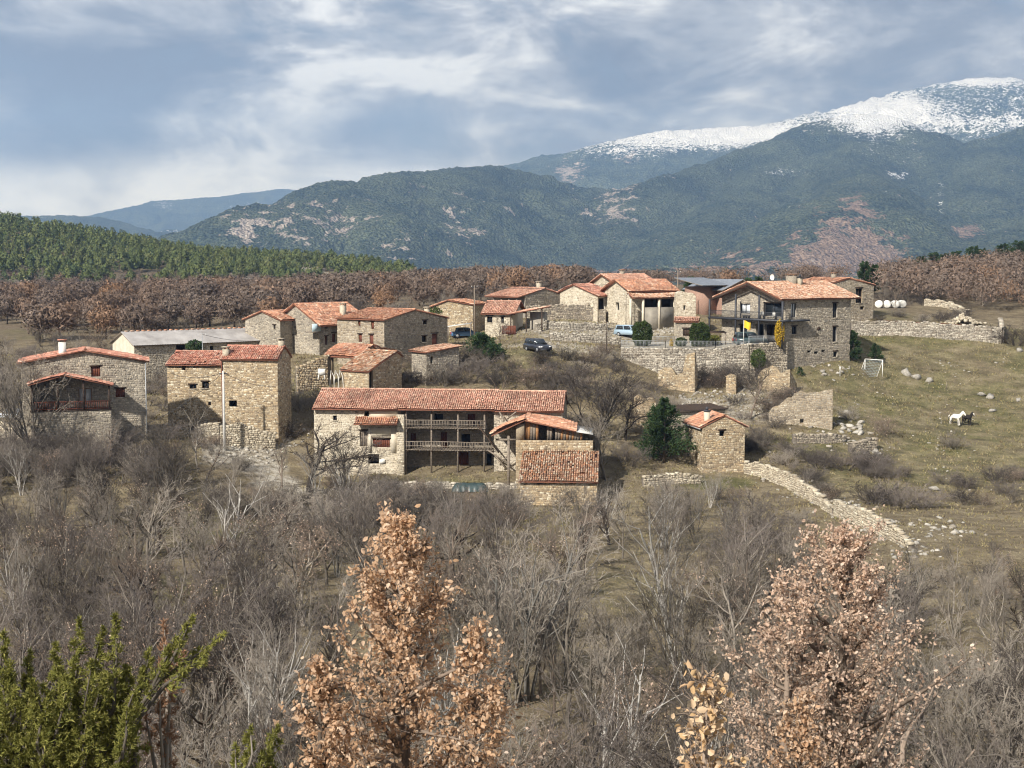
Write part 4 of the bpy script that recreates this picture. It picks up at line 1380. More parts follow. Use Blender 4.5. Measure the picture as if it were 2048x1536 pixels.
s = House('porch_house', 'small house with red roof and a dark open porch beside the taller house', (1195, 203), (1228, 206), 592, depth=7.0)
s.block([(0, s.h), (.62, s.ht(1200, 570, 209)), (1, s.h + .4)], 'x', ops={'F': s.rects('F', [(1197, 596, 1210, 620, 'hole')])}, stones='FL', wm=MO_PALE, sm=ST_PALE, tile=TI_RED, ov=0.4)
s = House('stone_house', 'back house with long salmon roof rising behind the porch house', (1234, 214), (1312, 217), 569, depth=8.0)
s.block([(0, s.h), (.55, s.ht(1260, 550, 219)), (1, s.h)], 'x', ops={'L': s.rects('L', [(1222, 566, 1227, 580, 'hole')])}, stones='L', wm=MO_PALE, sm=ST_PALE, tile=TI_PINK, ov=0.4, ovg=.5)
s.chimney(s.w * .5, 4.5, s.ht(1260, 556, 218), s.ht(1260, 549, 218) + .5, .6, .6, ST_WARM, TI_OLD)

s = House('stone_house', 'two-level house with orange roofs and a dark veranda below the wooden pole', (1260, 198.5), (1352, 202), 582, depth=7.0)
ap = s.ht(1285, 561, 204)
s.block([(0, s.h), (.5, ap), (1, s.h)], 'x', ops={'F': s.rects('F', [(1289, 598, 1316, 614, 'hole'), (1323, 598, 1350, 614, 'hole')]), 'L': s.rects('L', [(1232, 604, 1238, 620, 'hole')])},
        stones='FL', wm=MO_PALE, sm=ST_PALE, tile=TI_ORG, ov=0.45, ovg=0.5)
x0_, zt = s.lz(1256, 588)
x1_, _ = s.lz(1354, 588)
zl = s.lz(1300, 597, off=-1.4)[1]
s.roof([(0, zl), (1.4, zt)], 'x', x0_, -1.4, x1_ - x0_, 1.4, TI_PALE, .1, .1, name='veranda_roof')
for px_ in (1262, 1287, 1319, 1350):
    xx = s.lz(px_, 600, off=-1.3)[0]
    mb = MB()
    mb.box(xx - .14, xx + .14, -1.35, -1.07, 0, zl)
    s.part('pillar', mb, PLASTER)
a0 = s.lz(1288, 615, off=-1.3)
mb = MB()
mb.box(a0[0], s.lz(1350, 615, off=-1.3)[0], -1.3, -1.15, 0.2, a0[1])
s.part('parapet', mb, MO_GRY)

ruin('ruined_tower', 'pale roofless stone tower stump between the veranda house and the big house', (1352, 195), (1392, 195), [(1352, 585), (1362, 581), (1380, 583), (1392, 590)], 1.8, ST_PALE, MO_PALE, ops=((1366, 611, 1371, 620),), ret=2.2, rside='R')
s = House('small_outhouse', 'little stone outhouse with pink tile roof behind the round evergreens', (1351, 190.5), (1394, 190), 644, 'outhouse', depth=3.2)
s.block([(0, s.h), (.5, s.ht(1375, 637, 192)), (1, s.h)], 'x', ops={'F': s.rects('F', [(1366, 657, 1380, 672, 'door', {'mat': WOOD_DK})])}, stones='FR', wm=MO_GRY, sm=ST_GRY, tile=TI_PINK, ov=0.3)

s = House('modern_house', 'modern house with grey slate roof and orange brick walls behind the big house', (1448, 211), (1502, 214), 577, depth=8.0)
s.block([(0, s.h), (.6, s.ht(1470, 560, 216)), (1, s.h)], 'y', ops={'F': s.rects('F', [(1449, 574, 1456, 590, 'window'), (1474, 576, 1484, 590, 'window')])}, stones='', wm=BRICK, tile=SLATE, ov=1.0, ovg=.7, sheet=True)
x_ = s.lz(1408, 574)[0]
s.roof([(0, s.ht(1400, 571, 212)), (5.5, s.ht(1430, 558, 217))], 'x', x_, 0.6, -x_ + 1.5, 5.5, SLATE, .5, .3, name='side_roof', sheet=True)
mb = MB()
mb.box(s.lz(1422, 580)[0], 0, 1.6, 6, 0, s.ht(1420, 573, 213))
s.part('side_wall', mb, BRICK)

# ---- the big house on the right
zpl = P(1440, 690, 186)[2]
s = House('stone_house', 'big stone house with salmon gabled roof, dark balcony and tall slit windows', (1444, 193.5), (1571, 183), 594, depth=12.0)
ap = s.lz(1508, 566)
zt = s.lz(1500, 636)[1]
zg = zpl - s.o[2]
opf = s.rects('F', [(1480, 606, 1500, 627, 'curtain', {'frame': STEEL_DK}), (1529, 606, 1563, 634, 'window', {'frame': STEEL_DK}), (1512, 648, 1526, 686, 'hole'), (1530, 648, 1562, 688, 'hole'), (1479, 650, 1494, 672, 'window')])
opr = s.rects('R', [(1582, 607, 1592, 634, 'curtain', {'frame': STEEL_DK}), (1584, 653, 1593, 668, 'window', {'frame': STEEL_DK}), (1666, 606, 1674, 636, 'window', {'frame': STEEL_DK}), (1666, 653, 1673, 684, 'window', {'frame': STEEL_DK}),
                    (1667, 703, 1674, 714, 'window'), (1615, 701, 1622, 705, 'hole'), (1628, 703, 1636, 708, 'hole'), (1643, 700, 1650, 704, 'hole')])
s.block([(0, s.h), (ap[0] / s.w, ap[1]), (1, s.h)], 'y', ops={'F': opf, 'R': opr}, stones='FR', wm=MO_GRY, sm=ST_WARM, tile=TI_PALE, ov=0.55, ovg=1.3, sag=0.04)
mb = MB()   # dark verge boards
for (xa_, za_, xb_, zb_) in ((-.55, s.h - .55 * (ap[1] - s.h) / ap[0], ap[0], ap[1]), (ap[0], ap[1], s.w + .55, s.h - .55 * (ap[1] - s.h) / (s.w - ap[0]))):
    mb.prism([(xa_, za_ - .28), (xb_, zb_ - .28), (xb_, zb_), (xa_, za_)], -1.38, -1.31)
s.part('verge_board', mb, WOOD_DK)
mb = MB()   # balcony slab and beam round the corner
mb.box(-1.2, s.w + 1.1, -1.5, -0.03, zt - .25, zt)
mb.box(s.w + .03, s.w + 1.1, 0, 3.4, zt - .25, zt - .003)
bal = s.part('balcony', mb, STEEL_DK)
mb = MB()
for u in np.arange(-1.1, s.w + 1.0, .16):
    mb.box(u, u + .03, -1.46, -1.43, zt, zt + .9)
mb.box(-1.15, s.w + 1.05, -1.48, -1.41, zt + .9, zt + .96)
s.part('balcony_railing', mb, STEEL_DK, bal)
for xx in (-1.0, s.w * .35, s.w * .72, s.w + .9):
    mb = MB()
    zz = s.h - .3 if xx < 0 or xx > s.w else s.h + .5
    mb.box(xx - .1, xx + .1, -1.45, -1.25, zg - .3, zz)
    s.part('post', mb, STEEL_DK)
x_ = s.w * .62
s.chimney(s.w * .55, 6.5, ap[1] - .7, ap[1] + .9, 1.6, .8, ST_WARM, TI_OLD)
s.chimney(s.w * .55 + 1.1, 6.9, ap[1] - .9, ap[1] + .7, .5, .5, ST_GRY, STEEL_DK, kind='pot')
mb = MB()   # satellite dish
c0 = np.array([s.w * .45, 4.2, ap[1] + .75])
rr = []
for i in range(4):
    r_ = 0.42 * i / 3
    rr.append([(c0[0] + r_ * math.cos(a), c0[1] - 0.18 * (r_ / .42) ** 2, c0[2] + r_ * math.sin(a)) for a in np.linspace(0, 2 * math.pi, 12, endpoint=False)])
mb.add(np.array(rr).reshape(-1, 3), [[i * 12 + j, i * 12 + (j + 1) % 12, (i + 1) * 12 + (j + 1) % 12, (i + 1) * 12 + j] for i in range(3) for j in range(12)])
mb.tube([c0, c0 + np.array([0, .1, -.9])], .03, 5)
s.part('satellite_dish', mb, PLWHITE)
u, z_ = s.lz(1637, 657, 'R')
mb = MB()
mb.tube([(s.w + .02, u, z_), (s.w + .12, u, z_)], [.28, .24], 12)
s.part('round_plaque', mb, WOOD_DK)
for k in range(3):   # plant pots and white chairs on the balcony
    mb = MB()
    mb.tube([(s.w * .45 + k * .5, -1.0, zt), (s.w * .45 + k * .5, -1.0, zt + .4)], [.13, .18], 8)
    tag(ob('plant_pot', mb, STEEL_DK, None, tuple(s.o), s.yaw), ('leftmost', 'middle', 'rightmost')[k] + ' of three dark pots on the balcony of the big house', 'pot', 'pots on the balcony')
for k, xx in enumerate((s.w * .68, s.w * .86)):
    mb = MB()
    mb.box(xx, xx + .5, -1.1, -.6, zt + .42, zt + .47)
    mb.box(xx, xx + .5, -.62, -.57, zt + .47, zt + .95)
    for dx in (0.02, .43):
        for dy in (-1.08, -.66):
            mb.box(xx + dx, xx + dx + .05, dy, dy + .05, zt, zt + .42)
    tag(ob('garden_chair', mb, PLWHITE, None, tuple(s.o), s.yaw), ('white garden chair on the balcony, left of the dark window', 'white garden chair on the balcony in front of the dark window')[k], 'chair')
BIG = s

s = House('stone_house', 'stone house with orange roof and one tall dark window at the far right', (1666, 208), (1748, 212), 567, depth=8.0)
ap = s.lz(1700, 558)
s.block([(0, s.h), (ap[0] / s.w, ap[1]), (1, s.lz(1748, 571)[1])], 'y', ops={'F': s.rects('F', [(1712, 576, 1724, 606, 'window'), (1721, 613, 1728, 619, 'hole')])}, stones='FL', wm=MO_YEL, sm=ST_WARM, tile=TI_ORG, ov=0.25, ovg=0.1)
s.chimney(ap[0] - .5, 3.0, ap[1] - .4, ap[1] + .7, .6, .6, ST_WARM, TI_OLD)

# ---- the long farmhouse in the middle
s = House('long_farmhouse', 'long farmhouse with red tile roof and two rows of wooden balconies', (628, 150.5), (1125, 148), 815, depth=8.4)
hr = s.ht(900, 781, 154)
k_ = (hr - s.h) / 4.2
x1, x2 = s.lz(795, 830)[0], s.lz(988, 830)[0]
opl = s.rects('F', [(666, 831, 674, 841, 'window', {'lintel': False}), (728, 822, 738, 833, 'hole'), (736, 908, 758, 928, 'hole'), (745, 877, 780, 895, 'shutter'), (720, 861, 735, 893, 'shutter', {'mat': WOOD_GR}),
                    (640, 813.5, 700, 817.5, 'hole'), (706, 811, 722, 818, 'hole')])
opl = [((o[0][0], o[0][1], o[0][2], min(o[0][3], s.h - .05)), o[1], o[2]) for o in opl]
s.block([(0, s.h), (.5, hr), (1, s.h)], 'x', w=x1, ops={'F': opl}, stones='FL', wm=MO_PALE, sm=ST_PALE, tile=TI_PINK, ov=0.6, ovg=0.1)
yo = 2.3
opc = s.rects('F', [(868, 826, 886, 850, 'hole'), (935, 828, 950, 850, 'shutter'), (821, 866, 832, 898, 'door'), (881, 864, 894, 898, 'door'), (922, 868, 940, 899, 'hole'),
                    (915, 904, 937, 943, 'door'), (973, 906, 983, 946, 'hole')], yo)
opc = [((o[0][0] - x1, o[0][1], o[0][2] - x1, o[0][3]), o[1], dict(o[2], lintel=False)) for o in opc]
s.block([(0, s.h + k_ * yo), ((4.2 - yo) / (8.4 - yo), hr), (1, s.h)], 'x', x0=x1 + .02, y0=yo, w=x2 - x1 - .04, d=8.4 - yo, ops={'F': opc}, stones='F', wm=MO_GRY, sm=ST_GRY, tile=TI_PINK, ov=yo + .55, ovg=0.12)
s.block([(0, s.h - .1), (.5, hr - .1), (1, s.h - .1)], 'x', x0=x2, w=s.w - x2, stones='FLR', wm=MO_PALE, sm=ST_WARM, tile=TI_PINK, ov=0.5, ovg=0.15)
mb = MB()
a0, z0 = s.lz(741, 836)
a1, z1 = s.lz(793, 820)
mb.box(a0, a1, -0.09, -0.03, z0, z1)
s.part('plaster_panel', mb, PLASTER)
a0, z0 = s.lz(737, 905)
a1, z1 = s.lz(793, 856)
mb = MB()
mb.box(a0 + .02, s.lz(744, 870)[0] - .06, -0.085, -0.03, z0, z1)
mb.box(s.lz(781, 870)[0] + .08, a1, -0.085, -0.03, z0, z1)
mb.box(s.lz(744, 870)[0] - .06, s.lz(781, 870)[0] + .08, -0.085, -0.03, s.lz(760, 875)[1] + .17, z1)
s.part('plaster_panel', mb, MO_PALE)
# pent roof
a0, z0 = s.lz(708, 851, off=-1.3)
zr_ = s.lz(750, 837)[1]
a1 = s.lz(793, 851, off=-1.3)[0]
s.roof([(0, z0 + .05), (1.3, zr_)], 'x', a0, -1.3, a1 - a0, 1.28, TI_ORG, .05, .05, name='pent_roof')
# pilaster
mb, sb = MB(), MB()
zt_ = s.lz(800, 829)[1]
mb.box(x1 - .05, x1 + .75, -.35, .3, 0, zt_)
p_ = s.part('pilaster', mb, MO_PALE)
stones_on(sb, lambda a, o, z: np.stack([x1 - .05 + a, -.35 - o, z + 0 * a], -1), 0, .8, 0, lambda a: zt_)
s.part('stones', sb, ST_PALE, p_, 'stuff')
# balconies
for nm, fy, ry, xe in (('upper', 856, 841, 972), ('lower', 900, 884, 988)):
    zf_ = s.lz(880, fy, off=-.1)[1]
    zr_ = s.lz(880, ry, off=-.1)[1]
    xe_ = s.lz(xe, fy, off=-.1)[0]
    xs_ = x1 + .8
    mb = MB()
    n_ = int((xe_ - xs_) / .3)
    for i in range(n_):
        u = xs_ + (xe_ - xs_) * i / n_
        mb.box(u, u + (xe_ - xs_) / n_ - .02, -.15, yo - .04, zf_ - .06, zf_ + random.uniform(-.01, .01))
    bo = s.part('balcony', mb, WOOD_GR)
    bo['label'] = nm + ' wooden balcony of grey planks'
    mb = MB()
    for u in np.arange(xs_ + .3, xe_, 1.3):
        mb.tube([(u, -.3, zf_ - .14), (u, yo, zf_ - .14)], .07, 5)
    s.part('joist', mb, WOOD_DK, bo, 'stuff')
    mb = MB()
    uu = np.linspace(xs_, xe_, 9)
    mb.tube([(u, -.1, zr_ + random.uniform(-.04, .04)) for u in uu], .05, 5)
    mb.tube([(u, -.1, (zr_ + zf_) / 2 + random.uniform(-.05, .05)) for u in uu], .035, 5)
    s.part('handrail', mb, WOOD_GR, bo)
    mb = MB()
    for u in np.arange(xs_, xe_, .17):
        if random.random() < .85:
            mb.box(u, u + .05, -.12, -.08, zf_, zr_)
    s.part('balusters', mb, WOOD_GR, bo, 'stuff')
for px_ in (811, 862, 915, 968):
    xx = s.lz(px_, 860, off=-.1)[0]
    mb = MB()
    mb.tube([(xx, .02, 0.3), (xx + .05, 0.02, s.h - .3)], .1, 6)
    s.part('post', mb, WOOD_GR)
for (q0, q1, cc) in (((999, 824), (1008, 841), WOOD_GR), ((1015, 838), (1032, 824), WOOD_GR), ((955, 850), (998, 905), WOOD_DK), ((985, 905), (1010, 935), WOOD_GR), ((975, 900), (1022, 930), WOOD_GR), ((1000, 930), (1020, 905), WOOD_GR)):
    u0, v0 = s.lz(*q0, off=-.7)
    u1, v1 = s.lz(*q1, off=-1.4)
    mb = MB()
    mb.tube([(u0, -.7, v0), (u1, -1.4, v1)], .09, 5)
    s.part('fallen_beam', mb, cc)
FARM = s
mb = MB()
u0, v0 = s.lz(759, 927, off=-.05)
u1, v1 = s.lz(770, 918, off=-.05)
mb.box(u0, u1, -.13, -.09, v0, v1)
tag(ob('notice_board', mb, PLWHITE, None, tuple(s.o), s.yaw), 'small white board on the farmhouse wall beside a dark opening', 'board')
mb = MB()
u0, v0 = s.lz(832, 951, off=yo)
for i in range(7):
    mb.box(u0 + i * .1, u0 + 2.3 - i * .12, yo - .5 + i * .02, yo - .44 + i * .02, v0 + i * .12, v0 + i * .12 + .1)
tag(ob('plank_stack', mb, WOOD_OC, None, tuple(s.o), s.yaw), 'stack of orange planks leaning by the farmhouse ground floor', 'planks')

s = House('barn_wing', 'stone barn wing with patched orange roof and plank gable beside the farmhouse', (1032, 142.8), (1186, 142.4), 880, 'barn', depth=5.6)
s.block([(0, s.h), (1, s.h)], 'x', stones='FL', wm=MO_YEL, sm=ST_YEL, roof=False)
xl, zl = s.lz(985, 872)
xa, za = s.lz(1050, 842)
xr, zr = s.lz(1150, 864)
s.roof([(xl, zl), (xa, za), (xr, zr)], 'y', 0, -.3, 1, 6.0, TI_ORG, .1, .1, sag=.12, broken=.02)
mb = MB()
x3, z3 = s.lz(1186, 870)
mb.add([(xr - .4, -.35, zr + .12), (x3, -.35, z3 + .05), (x3, 5.4, z3 + .05), (xr - .4, 5.4, zr + .12), (xr - .4, -.35, zr + .17), (x3, -.35, z3 + .1), (x3, 5.4, z3 + .1), (xr - .4, 5.4, zr + .17)],
       [[3, 2, 1, 0], [4, 5, 6, 7], [0, 1, 5, 4], [1, 2, 6, 5], [2, 3, 7, 6], [3, 0, 4, 7]])
s.part('metal_sheet', mb, CONC)
gx = np.linspace(0.9, xr + .8, 22)
for a_, b_2 in zip(gx[:-1], gx[1:]):
    m_x = (a_ + b_2) / 2
    if 2.3 < m_x < 3.3 or 3.6 < m_x < 4.1:
        continue
    zt_ = np.interp(m_x, [xl, xa, xr, x3], [zl, za, zr, z3]) - .02
    if zt_ > s.h + .05:
        mb = MB()
        mb.box(a_, b_2 - .02, .3 + random.uniform(0, .03), .36, s.h, zt_)
        s.part('plank', mb, WOOD_GR if random.random() < .7 else WOOD_OC)
mb = MB()
mb.box(0, .85, -.02, .5, s.h, np.interp(.4, [xl, xa], [zl, za]) - .1)
s.part('pier', mb, ST_YEL)
mb = MB()
mb.box(xl + .3, 0, .2, .4, s.lz(1000, 882)[1], s.lz(1000, 878)[1])
mb.box(-.9, -.65, .2, .45, 0, s.lz(1000, 872)[1])
s.part('beam', mb, WOOD_GR)
WING = s
s = House('lower_barn', 'low barn with streaked old tile roof in front of the wing, half behind bushes', (1040, 137.2), (1194, 136.6), 962, 'barn', depth=5.4)
h2 = s.ht(1110, 908, 142.3)
s.block([(0, s.h), (1, h2)], 'x', ops={'F': s.rects('F', [(1074, 963, 1086, 968, 'hole'), (1130, 963, 1146, 968, 'hole')])}, stones='FRL', wm=MO_YEL, sm=ST_YEL, tile=TI_OLD, ov=0.35, ovg=0.15, sag=.06, broken=.015, walls='FLR')

s = House('small_house', 'small ochre stone house with orange roof and one tiny gable window beside the conifer', (1405, 150.5), (1490, 151.5), 855, depth=5.6)
ap = s.lz(1450, 833)
s.block([(0, s.h), (ap[0] / s.w, ap[1]), (1, s.h)], 'y', ops={'F': s.rects('F', [(1439, 861, 1449, 873, 'hole', {'lintel': True})]), 'L': [((1.5, .6, 2.4, 2.4), 'hole')]}, stones='FL', wm=MO_YEL, sm=ST_YEL, tile=TI_ORG, ov=0.35, ovg=0.1)
x_, z_ = s.lz(1420, 845)
s.chimney(x_, 1.0, z_ - .6, s.lz(1420, 824)[1], .55, .55, PLASTER, STEEL_DK, kind='pot')
mb = MB()
mb.tube([(-.3, -.1, s.h - .15), (-.3, 5.6, s.h - .15)], .08, 6)
s.part('gutter', mb, GALV)
mb = MB()
s2 = House('low_shed', 'low white-walled shed with brown sheet roof behind the small ochre house', (1345, 158), (1450, 161), 824, 'shed', depth=3.0)
s2.block([(0, s2.h), (1, s2.h + .25)], 'x', stones='FL', wm=MO_PALE, sm=ST_PALE, tile=WOOD_DK, ov=.3, sheet=True)

# ---- ruins and walls
ruin('ruined_wall', 'ruined ochre house wall with tall pillar below the parking terrace', (1316, 177.5), (1390, 176), [(1316, 742), (1328, 732), (1345, 735), (1352, 748), (1368, 745), (1372, 708), (1390, 707)], .7, ST_YEL, MO_YEL, ret=2.5, rside='R')
ruin('ruined_wall', 'isolated ochre wall stub among grey brush', (1452, 175.5), (1472, 175), [(1452, 752), (1462, 744), (1472, 756)], .6, ST_YEL, MO_YEL)
ruin('ruined_wall', 'broken ochre corner with sloping top below the big house', (1516, 177), (1580, 175), [(1516, 748), (1532, 735), (1545, 728), (1560, 744), (1580, 738)], .6, ST_YEL, MO_YEL, ret=3.0, rside='R')
ruin('ruined_wall', 'wide roofless ochre wall with bushes standing on the slope', (1538, 166), (1666, 164.5), [(1538, 822), (1552, 812), (1580, 795), (1600, 784), (1625, 786), (1650, 782), (1666, 780)], .6, ST_WARM, MO_YEL, ops=((1600, 838, 1607, 846),), ret=4.0, rside='R')
ruin('ruined_wall', 'small ochre ruin left of the conifer', (1268, 161), (1312, 160), [(1268, 794), (1276, 790), (1290, 797), (1305, 795), (1312, 808)], .6, ST_YEL, MO_YEL)

# parking terrace and its retaining wall
zc_ = zpl
tp = [P(1242, 690, 183), P(1330, 690, 181.5), P(1430, 690, 181), P(1497, 690, 181), P(1572, 690, 183.2), P(1600, 690, 190), P(1400, 690, 200), P(1248, 690, 197)]
V = [(p[0], p[1], zc_) for p in tp] + [(p[0], p[1], zc_ - 6) for p in tp]
n_ = len(tp)
me = bpy.data.meshes.new('terrace')
me.from_pydata(V, [], [list(range(n_))] + [[i, n_ + i, n_ + (i + 1) % n_, (i + 1) % n_] for i in range(n_)])
o = ob('terrace', me, noise_mat('trodden_gravel', (0.26, 0.235, 0.185), (0.40, 0.365, 0.30), 1.5))
o['kind'] = 'structure'
stone_wall('retaining_wall', 'grey retaining wall with railing under the parking terrace', [p[:2] - np.array([0, .35]) for p in tp[:4]], 0, .6, ST_DRY, tops=[P(1300, 698, 181.3)[2]] * 3 + [zc_ + .35], sink=.8, jag=.06)
stone_wall('retaining_wall', 'taller grey retaining wall between the flagpole and the big house', [tp[3][:2] - np.array([0, .35]), P(1573, 690, 182.6)[:2]], 0, .6, ST_WARM, tops=[zc_ + .35, zc_ + .35], sink=.8, jag=.03)


def g2(px, py):
    return G(px, py)[:2]


stone_wall('stone_wall', 'long grey dry-stone wall above the green pasture at right', [P(1702, 660, 204)[:2], P(1780, 660, 204.5)[:2], P(1860, 662, 204)[:2], P(1940, 664, 203)[:2], P(2003, 667, 202)[:2], P(2000, 640, 212)[:2]], [2.0, 2.0, 2.0, 2.1, 2.2, 1.6], .6, ST_DRY)
stone_wall('stone_wall', 'tumbled pale wall running diagonally down to the right below the small house', [g2(1490, 945), g2(1530, 955), g2(1575, 975), g2(1630, 1005), g2(1668, 1028)], [1.25, 1.45, 1.5, 1.3, .7], .5, ST_PALE, jag=.3)
stone_wall('stone_wall', 'lower leg of the diagonal pale wall ending in rubble', [g2(1672, 1030), g2(1730, 1055), g2(1790, 1082), g2(1822, 1100)], [1.45, 1.5, 1.35, .6], .5, ST_PALE, jag=.3)
stone_wall('stone_wall', 'short dark terrace wall above the brambles', [g2(1585, 886), g2(1640, 886), g2(1690, 882)], [.9, 1.0, .7], .5, ST_GRY)
stone_wall('stone_wall', 'stepped stone terrace wall under the rounded gable house', [P(1052, 640, 203)[:2], P(1110, 640, 203.5)[:2], P(1172, 640, 204)[:2], P(1212, 640, 203.5)[:2]], 0, .6, ST_GRY, tops=[P(1052, 612, 203)[2], P(1110, 611, 203.5)[2], P(1172, 610, 204)[2], P(1212, 622, 203.5)[2]])
stone_wall('stone_wall', 'middle terrace wall on the stony slope below the rounded gable house', [P(1070, 660, 194)[:2], P(1140, 655, 195)[:2], P(1215, 648, 197)[:2]], 1.0, .5, ST_DRY)
stone_wall('stone_wall', 'lowest terrace wall on the stony slope above the dark car', [P(1100, 680, 187)[:2], P(1160, 674, 188)[:2], P(1240, 664, 190)[:2]], .9, .5, ST_DRY)
stone_wall('stone_wall', 'pale rubble wall beneath the tall ochre house by the path', [P(395, 880, 154.5)[:2], P(440, 875, 154.5)[:2], P(490, 870, 155)[:2], P(550, 862, 156)[:2]], [1.5, 2.2, 2.4, 1.6], .6, ST_PALE)
stone_wall('stone_wall', 'low wall by the meadow edge under the farmhouse and conifer', [g2(1285, 972), g2(1340, 968), g2(1400, 966)], [1.0, 1.1, .8], .5, ST_PALE)
stone_wall('stone_wall', 'low garden wall in front of the long farmhouse', [P(745, 975, 145)[:2], P(850, 978, 144.5)[:2], P(1035, 985, 143)[:2]], .5, .4, ST_DRY)
stone_wall('stone_wall', 'tumbled stone wall beside the far left house', [P(-30, 850, 152)[:2], P(20, 850, 150)[:2], P(55, 848, 149)[:2]], [1.6, 1.8, 1.5], .6, ST_PALE)
stone_wall('stone_wall', 'pale ridge wall climbing behind the hay bales', [P(1850, 612, 232)[:2], P(1900, 616, 228)[:2], P(1935, 624, 222)[:2]], [.9, 1.0, .8], .6, ST_PALE)
stone_wall('stone_wall', 'broken wall mound among the brambles below the pasture', [g2(1700, 905), g2(1750, 900)], [1.2, 1.4], .9, ST_GRY)

# ================================================================== TREES
def bark_mat(name, c1, c2, var=0.35):
    m, t, b = new_mat(name, 0.95, 0.1)
    oi = N(t, 'ShaderNodeObjectInfo')
    tcn = N(t, 'ShaderNodeTexCoord')
    n = noise(t, tcn.outputs['Object'], 2.5, 3, 0.6)
    f = math_node(t, 'ADD', math_node(t, 'MULTIPLY', n, 0.6), math_node(t, 'MULTIPLY', oi.outputs['Random'], 0.4))
    c = ramp(t, f, [(0.25, c1), (0.75, c2)])
    c = mixc(t, 1.0, c, ramp(t, oi.outputs['Random'], [(0.0, 1 - var), (1.0, 1 + var)]), 'MULTIPLY')
    L(t, c, b.inputs['Base Color'])
    return m


BK_GREY = bark_mat('grey_bark', (0.105, 0.09, 0.073), (0.26, 0.228, 0.19))
BK_BRWN = bark_mat('brown_bark', (0.085, 0.066, 0.052), (0.205, 0.16, 0.125))
BK_DARK = bark_mat('dark_bark', (0.035, 0.03, 0.026), (0.09, 0.076, 0.066))
BK_PURP = bark_mat('purple_grey_twigs', (0.08, 0.067, 0.058), (0.18, 0.154, 0.136))
BK_PALE = bark_mat('pale_bark', (0.20, 0.19, 0.17), (0.36, 0.34, 0.31))
LF_OAK = island_mat('dry_oak_leaf', [(0.66, 0.43, 0.27), (0.76, 0.56, 0.39), (0.47, 0.29, 0.17), (0.82, 0.65, 0.49), (0.68, 0.47, 0.30), (0.56, 0.36, 0.215)], var=.2, bump=0, trans=.5)
LF_PINK = island_mat('pinkish_dry_leaf', [(0.68, 0.49, 0.37), (0.78, 0.60, 0.47), (0.52, 0.35, 0.245), (0.84, 0.69, 0.56), (0.70, 0.51, 0.36)], var=.2, bump=0, trans=.5)
LF_PALE = island_mat('pale_dry_leaf', [(0.66, 0.47, 0.29), (0.74, 0.58, 0.40), (0.52, 0.33, 0.18), (0.60, 0.41, 0.22)], var=.15, bump=0, trans=.35)
LF_JUN = island_mat('juniper_foliage', [(0.17, 0.175, 0.04), (0.25, 0.24, 0.06), (0.10, 0.115, 0.03), (0.32, 0.29, 0.09), (0.20, 0.20, 0.05)], var=.25, bump=0, trans=.25)
LF_DEAD = island_mat('dead_juniper_foliage', [(0.30, 0.17, 0.10), (0.40, 0.26, 0.17), (0.22, 0.12, 0.07)], var=.2, bump=0, trans=.2)
LF_CON = island_mat('conifer_needles', [(0.028, 0.055, 0.02), (0.05, 0.085, 0.032), (0.018, 0.038, 0.016), (0.075, 0.11, 0.045)], var=.25, bump=0, trans=.1)
LF_BOX = island_mat('clipped_evergreen', [(0.035, 0.055, 0.016), (0.055, 0.08, 0.022), (0.022, 0.036, 0.012), (0.07, 0.095, 0.03)], var=.25, bump=0, trans=.1)
LF_GOLD = island_mat('golden_cypress_foliage', [(0.50, 0.33, 0.03), (0.62, 0.43, 0.05), (0.36, 0.22, 0.02), (0.55, 0.40, 0.06)], var=.2, bump=0, trans=.2)
LF_IVY = island_mat('ivy_foliage', [(0.04, 0.065, 0.02), (0.075, 0.105, 0.03), (0.11, 0.135, 0.045)], var=.2, bump=0, trans=.1)
LF_MOSS = island_mat('yellow_green_bush', [(0.15, 0.155, 0.035), (0.24, 0.225, 0.05), (0.10, 0.11, 0.03)], var=.2, bump=0, trans=.2)


def crown_mat(name, pal, tint_from='object', var=0.3, trans=0.12):
    m, t, b = new_mat(name, 0.95, 0.05)
    if tint_from == 'object':
        r = N(t, 'ShaderNodeObjectInfo').outputs['Random']
    else:
        vc = N(t, 'ShaderNodeVertexColor', layer_name='tint')
        spx = N(t, 'ShaderNodeSeparateColor')
        L(t, vc.outputs[0], spx.inputs[0])
        r = spx.outputs[0]
    g = N(t, 'ShaderNodeNewGeometry')
    k = len(pal)
    c = ramp(t, r, [((i + .5) / k, p) for i, p in enumerate(pal)])
    c = mixc(t, 1.0, c, ramp(t, g.outputs['Random Per Island'], [(0.0, 1 - var), (1.0, 1 + var)]), 'MULTIPLY')
    L(t, c, b.inputs['Base Color'])
    return m


PINE_PAL = [(0.0966, 0.1204, 0.0456), (0.1260, 0.1462, 0.0522), (0.0714, 0.0989, 0.0418), (0.1512, 0.1634, 0.0665), (0.1050, 0.1247, 0.0475)]
WOOD_PAL = [(0.1485, 0.1120, 0.0900), (0.1705, 0.1200, 0.0900), (0.1375, 0.1100, 0.0936), (0.2475, 0.1500, 0.0918), (0.1562, 0.1220, 0.1008), (0.1705, 0.1250, 0.0963), (0.1430, 0.1150, 0.0963), (0.1595, 0.1180, 0.0918), (0.1518, 0.1200, 0.0990)]
CR_PINE = crown_mat('hill_pine_crown', PINE_PAL)
CR_PINE_S = crown_mat('hill_pine_wood', PINE_PAL, 'tint')
CR_WOOD = crown_mat('winter_oak_crown', WOOD_PAL)
CR_WOOD_S = crown_mat('winter_oak_wood', WOOD_PAL, 'tint')


def nrm(v):
    return v / (np.linalg.norm(v) + 1e-9)


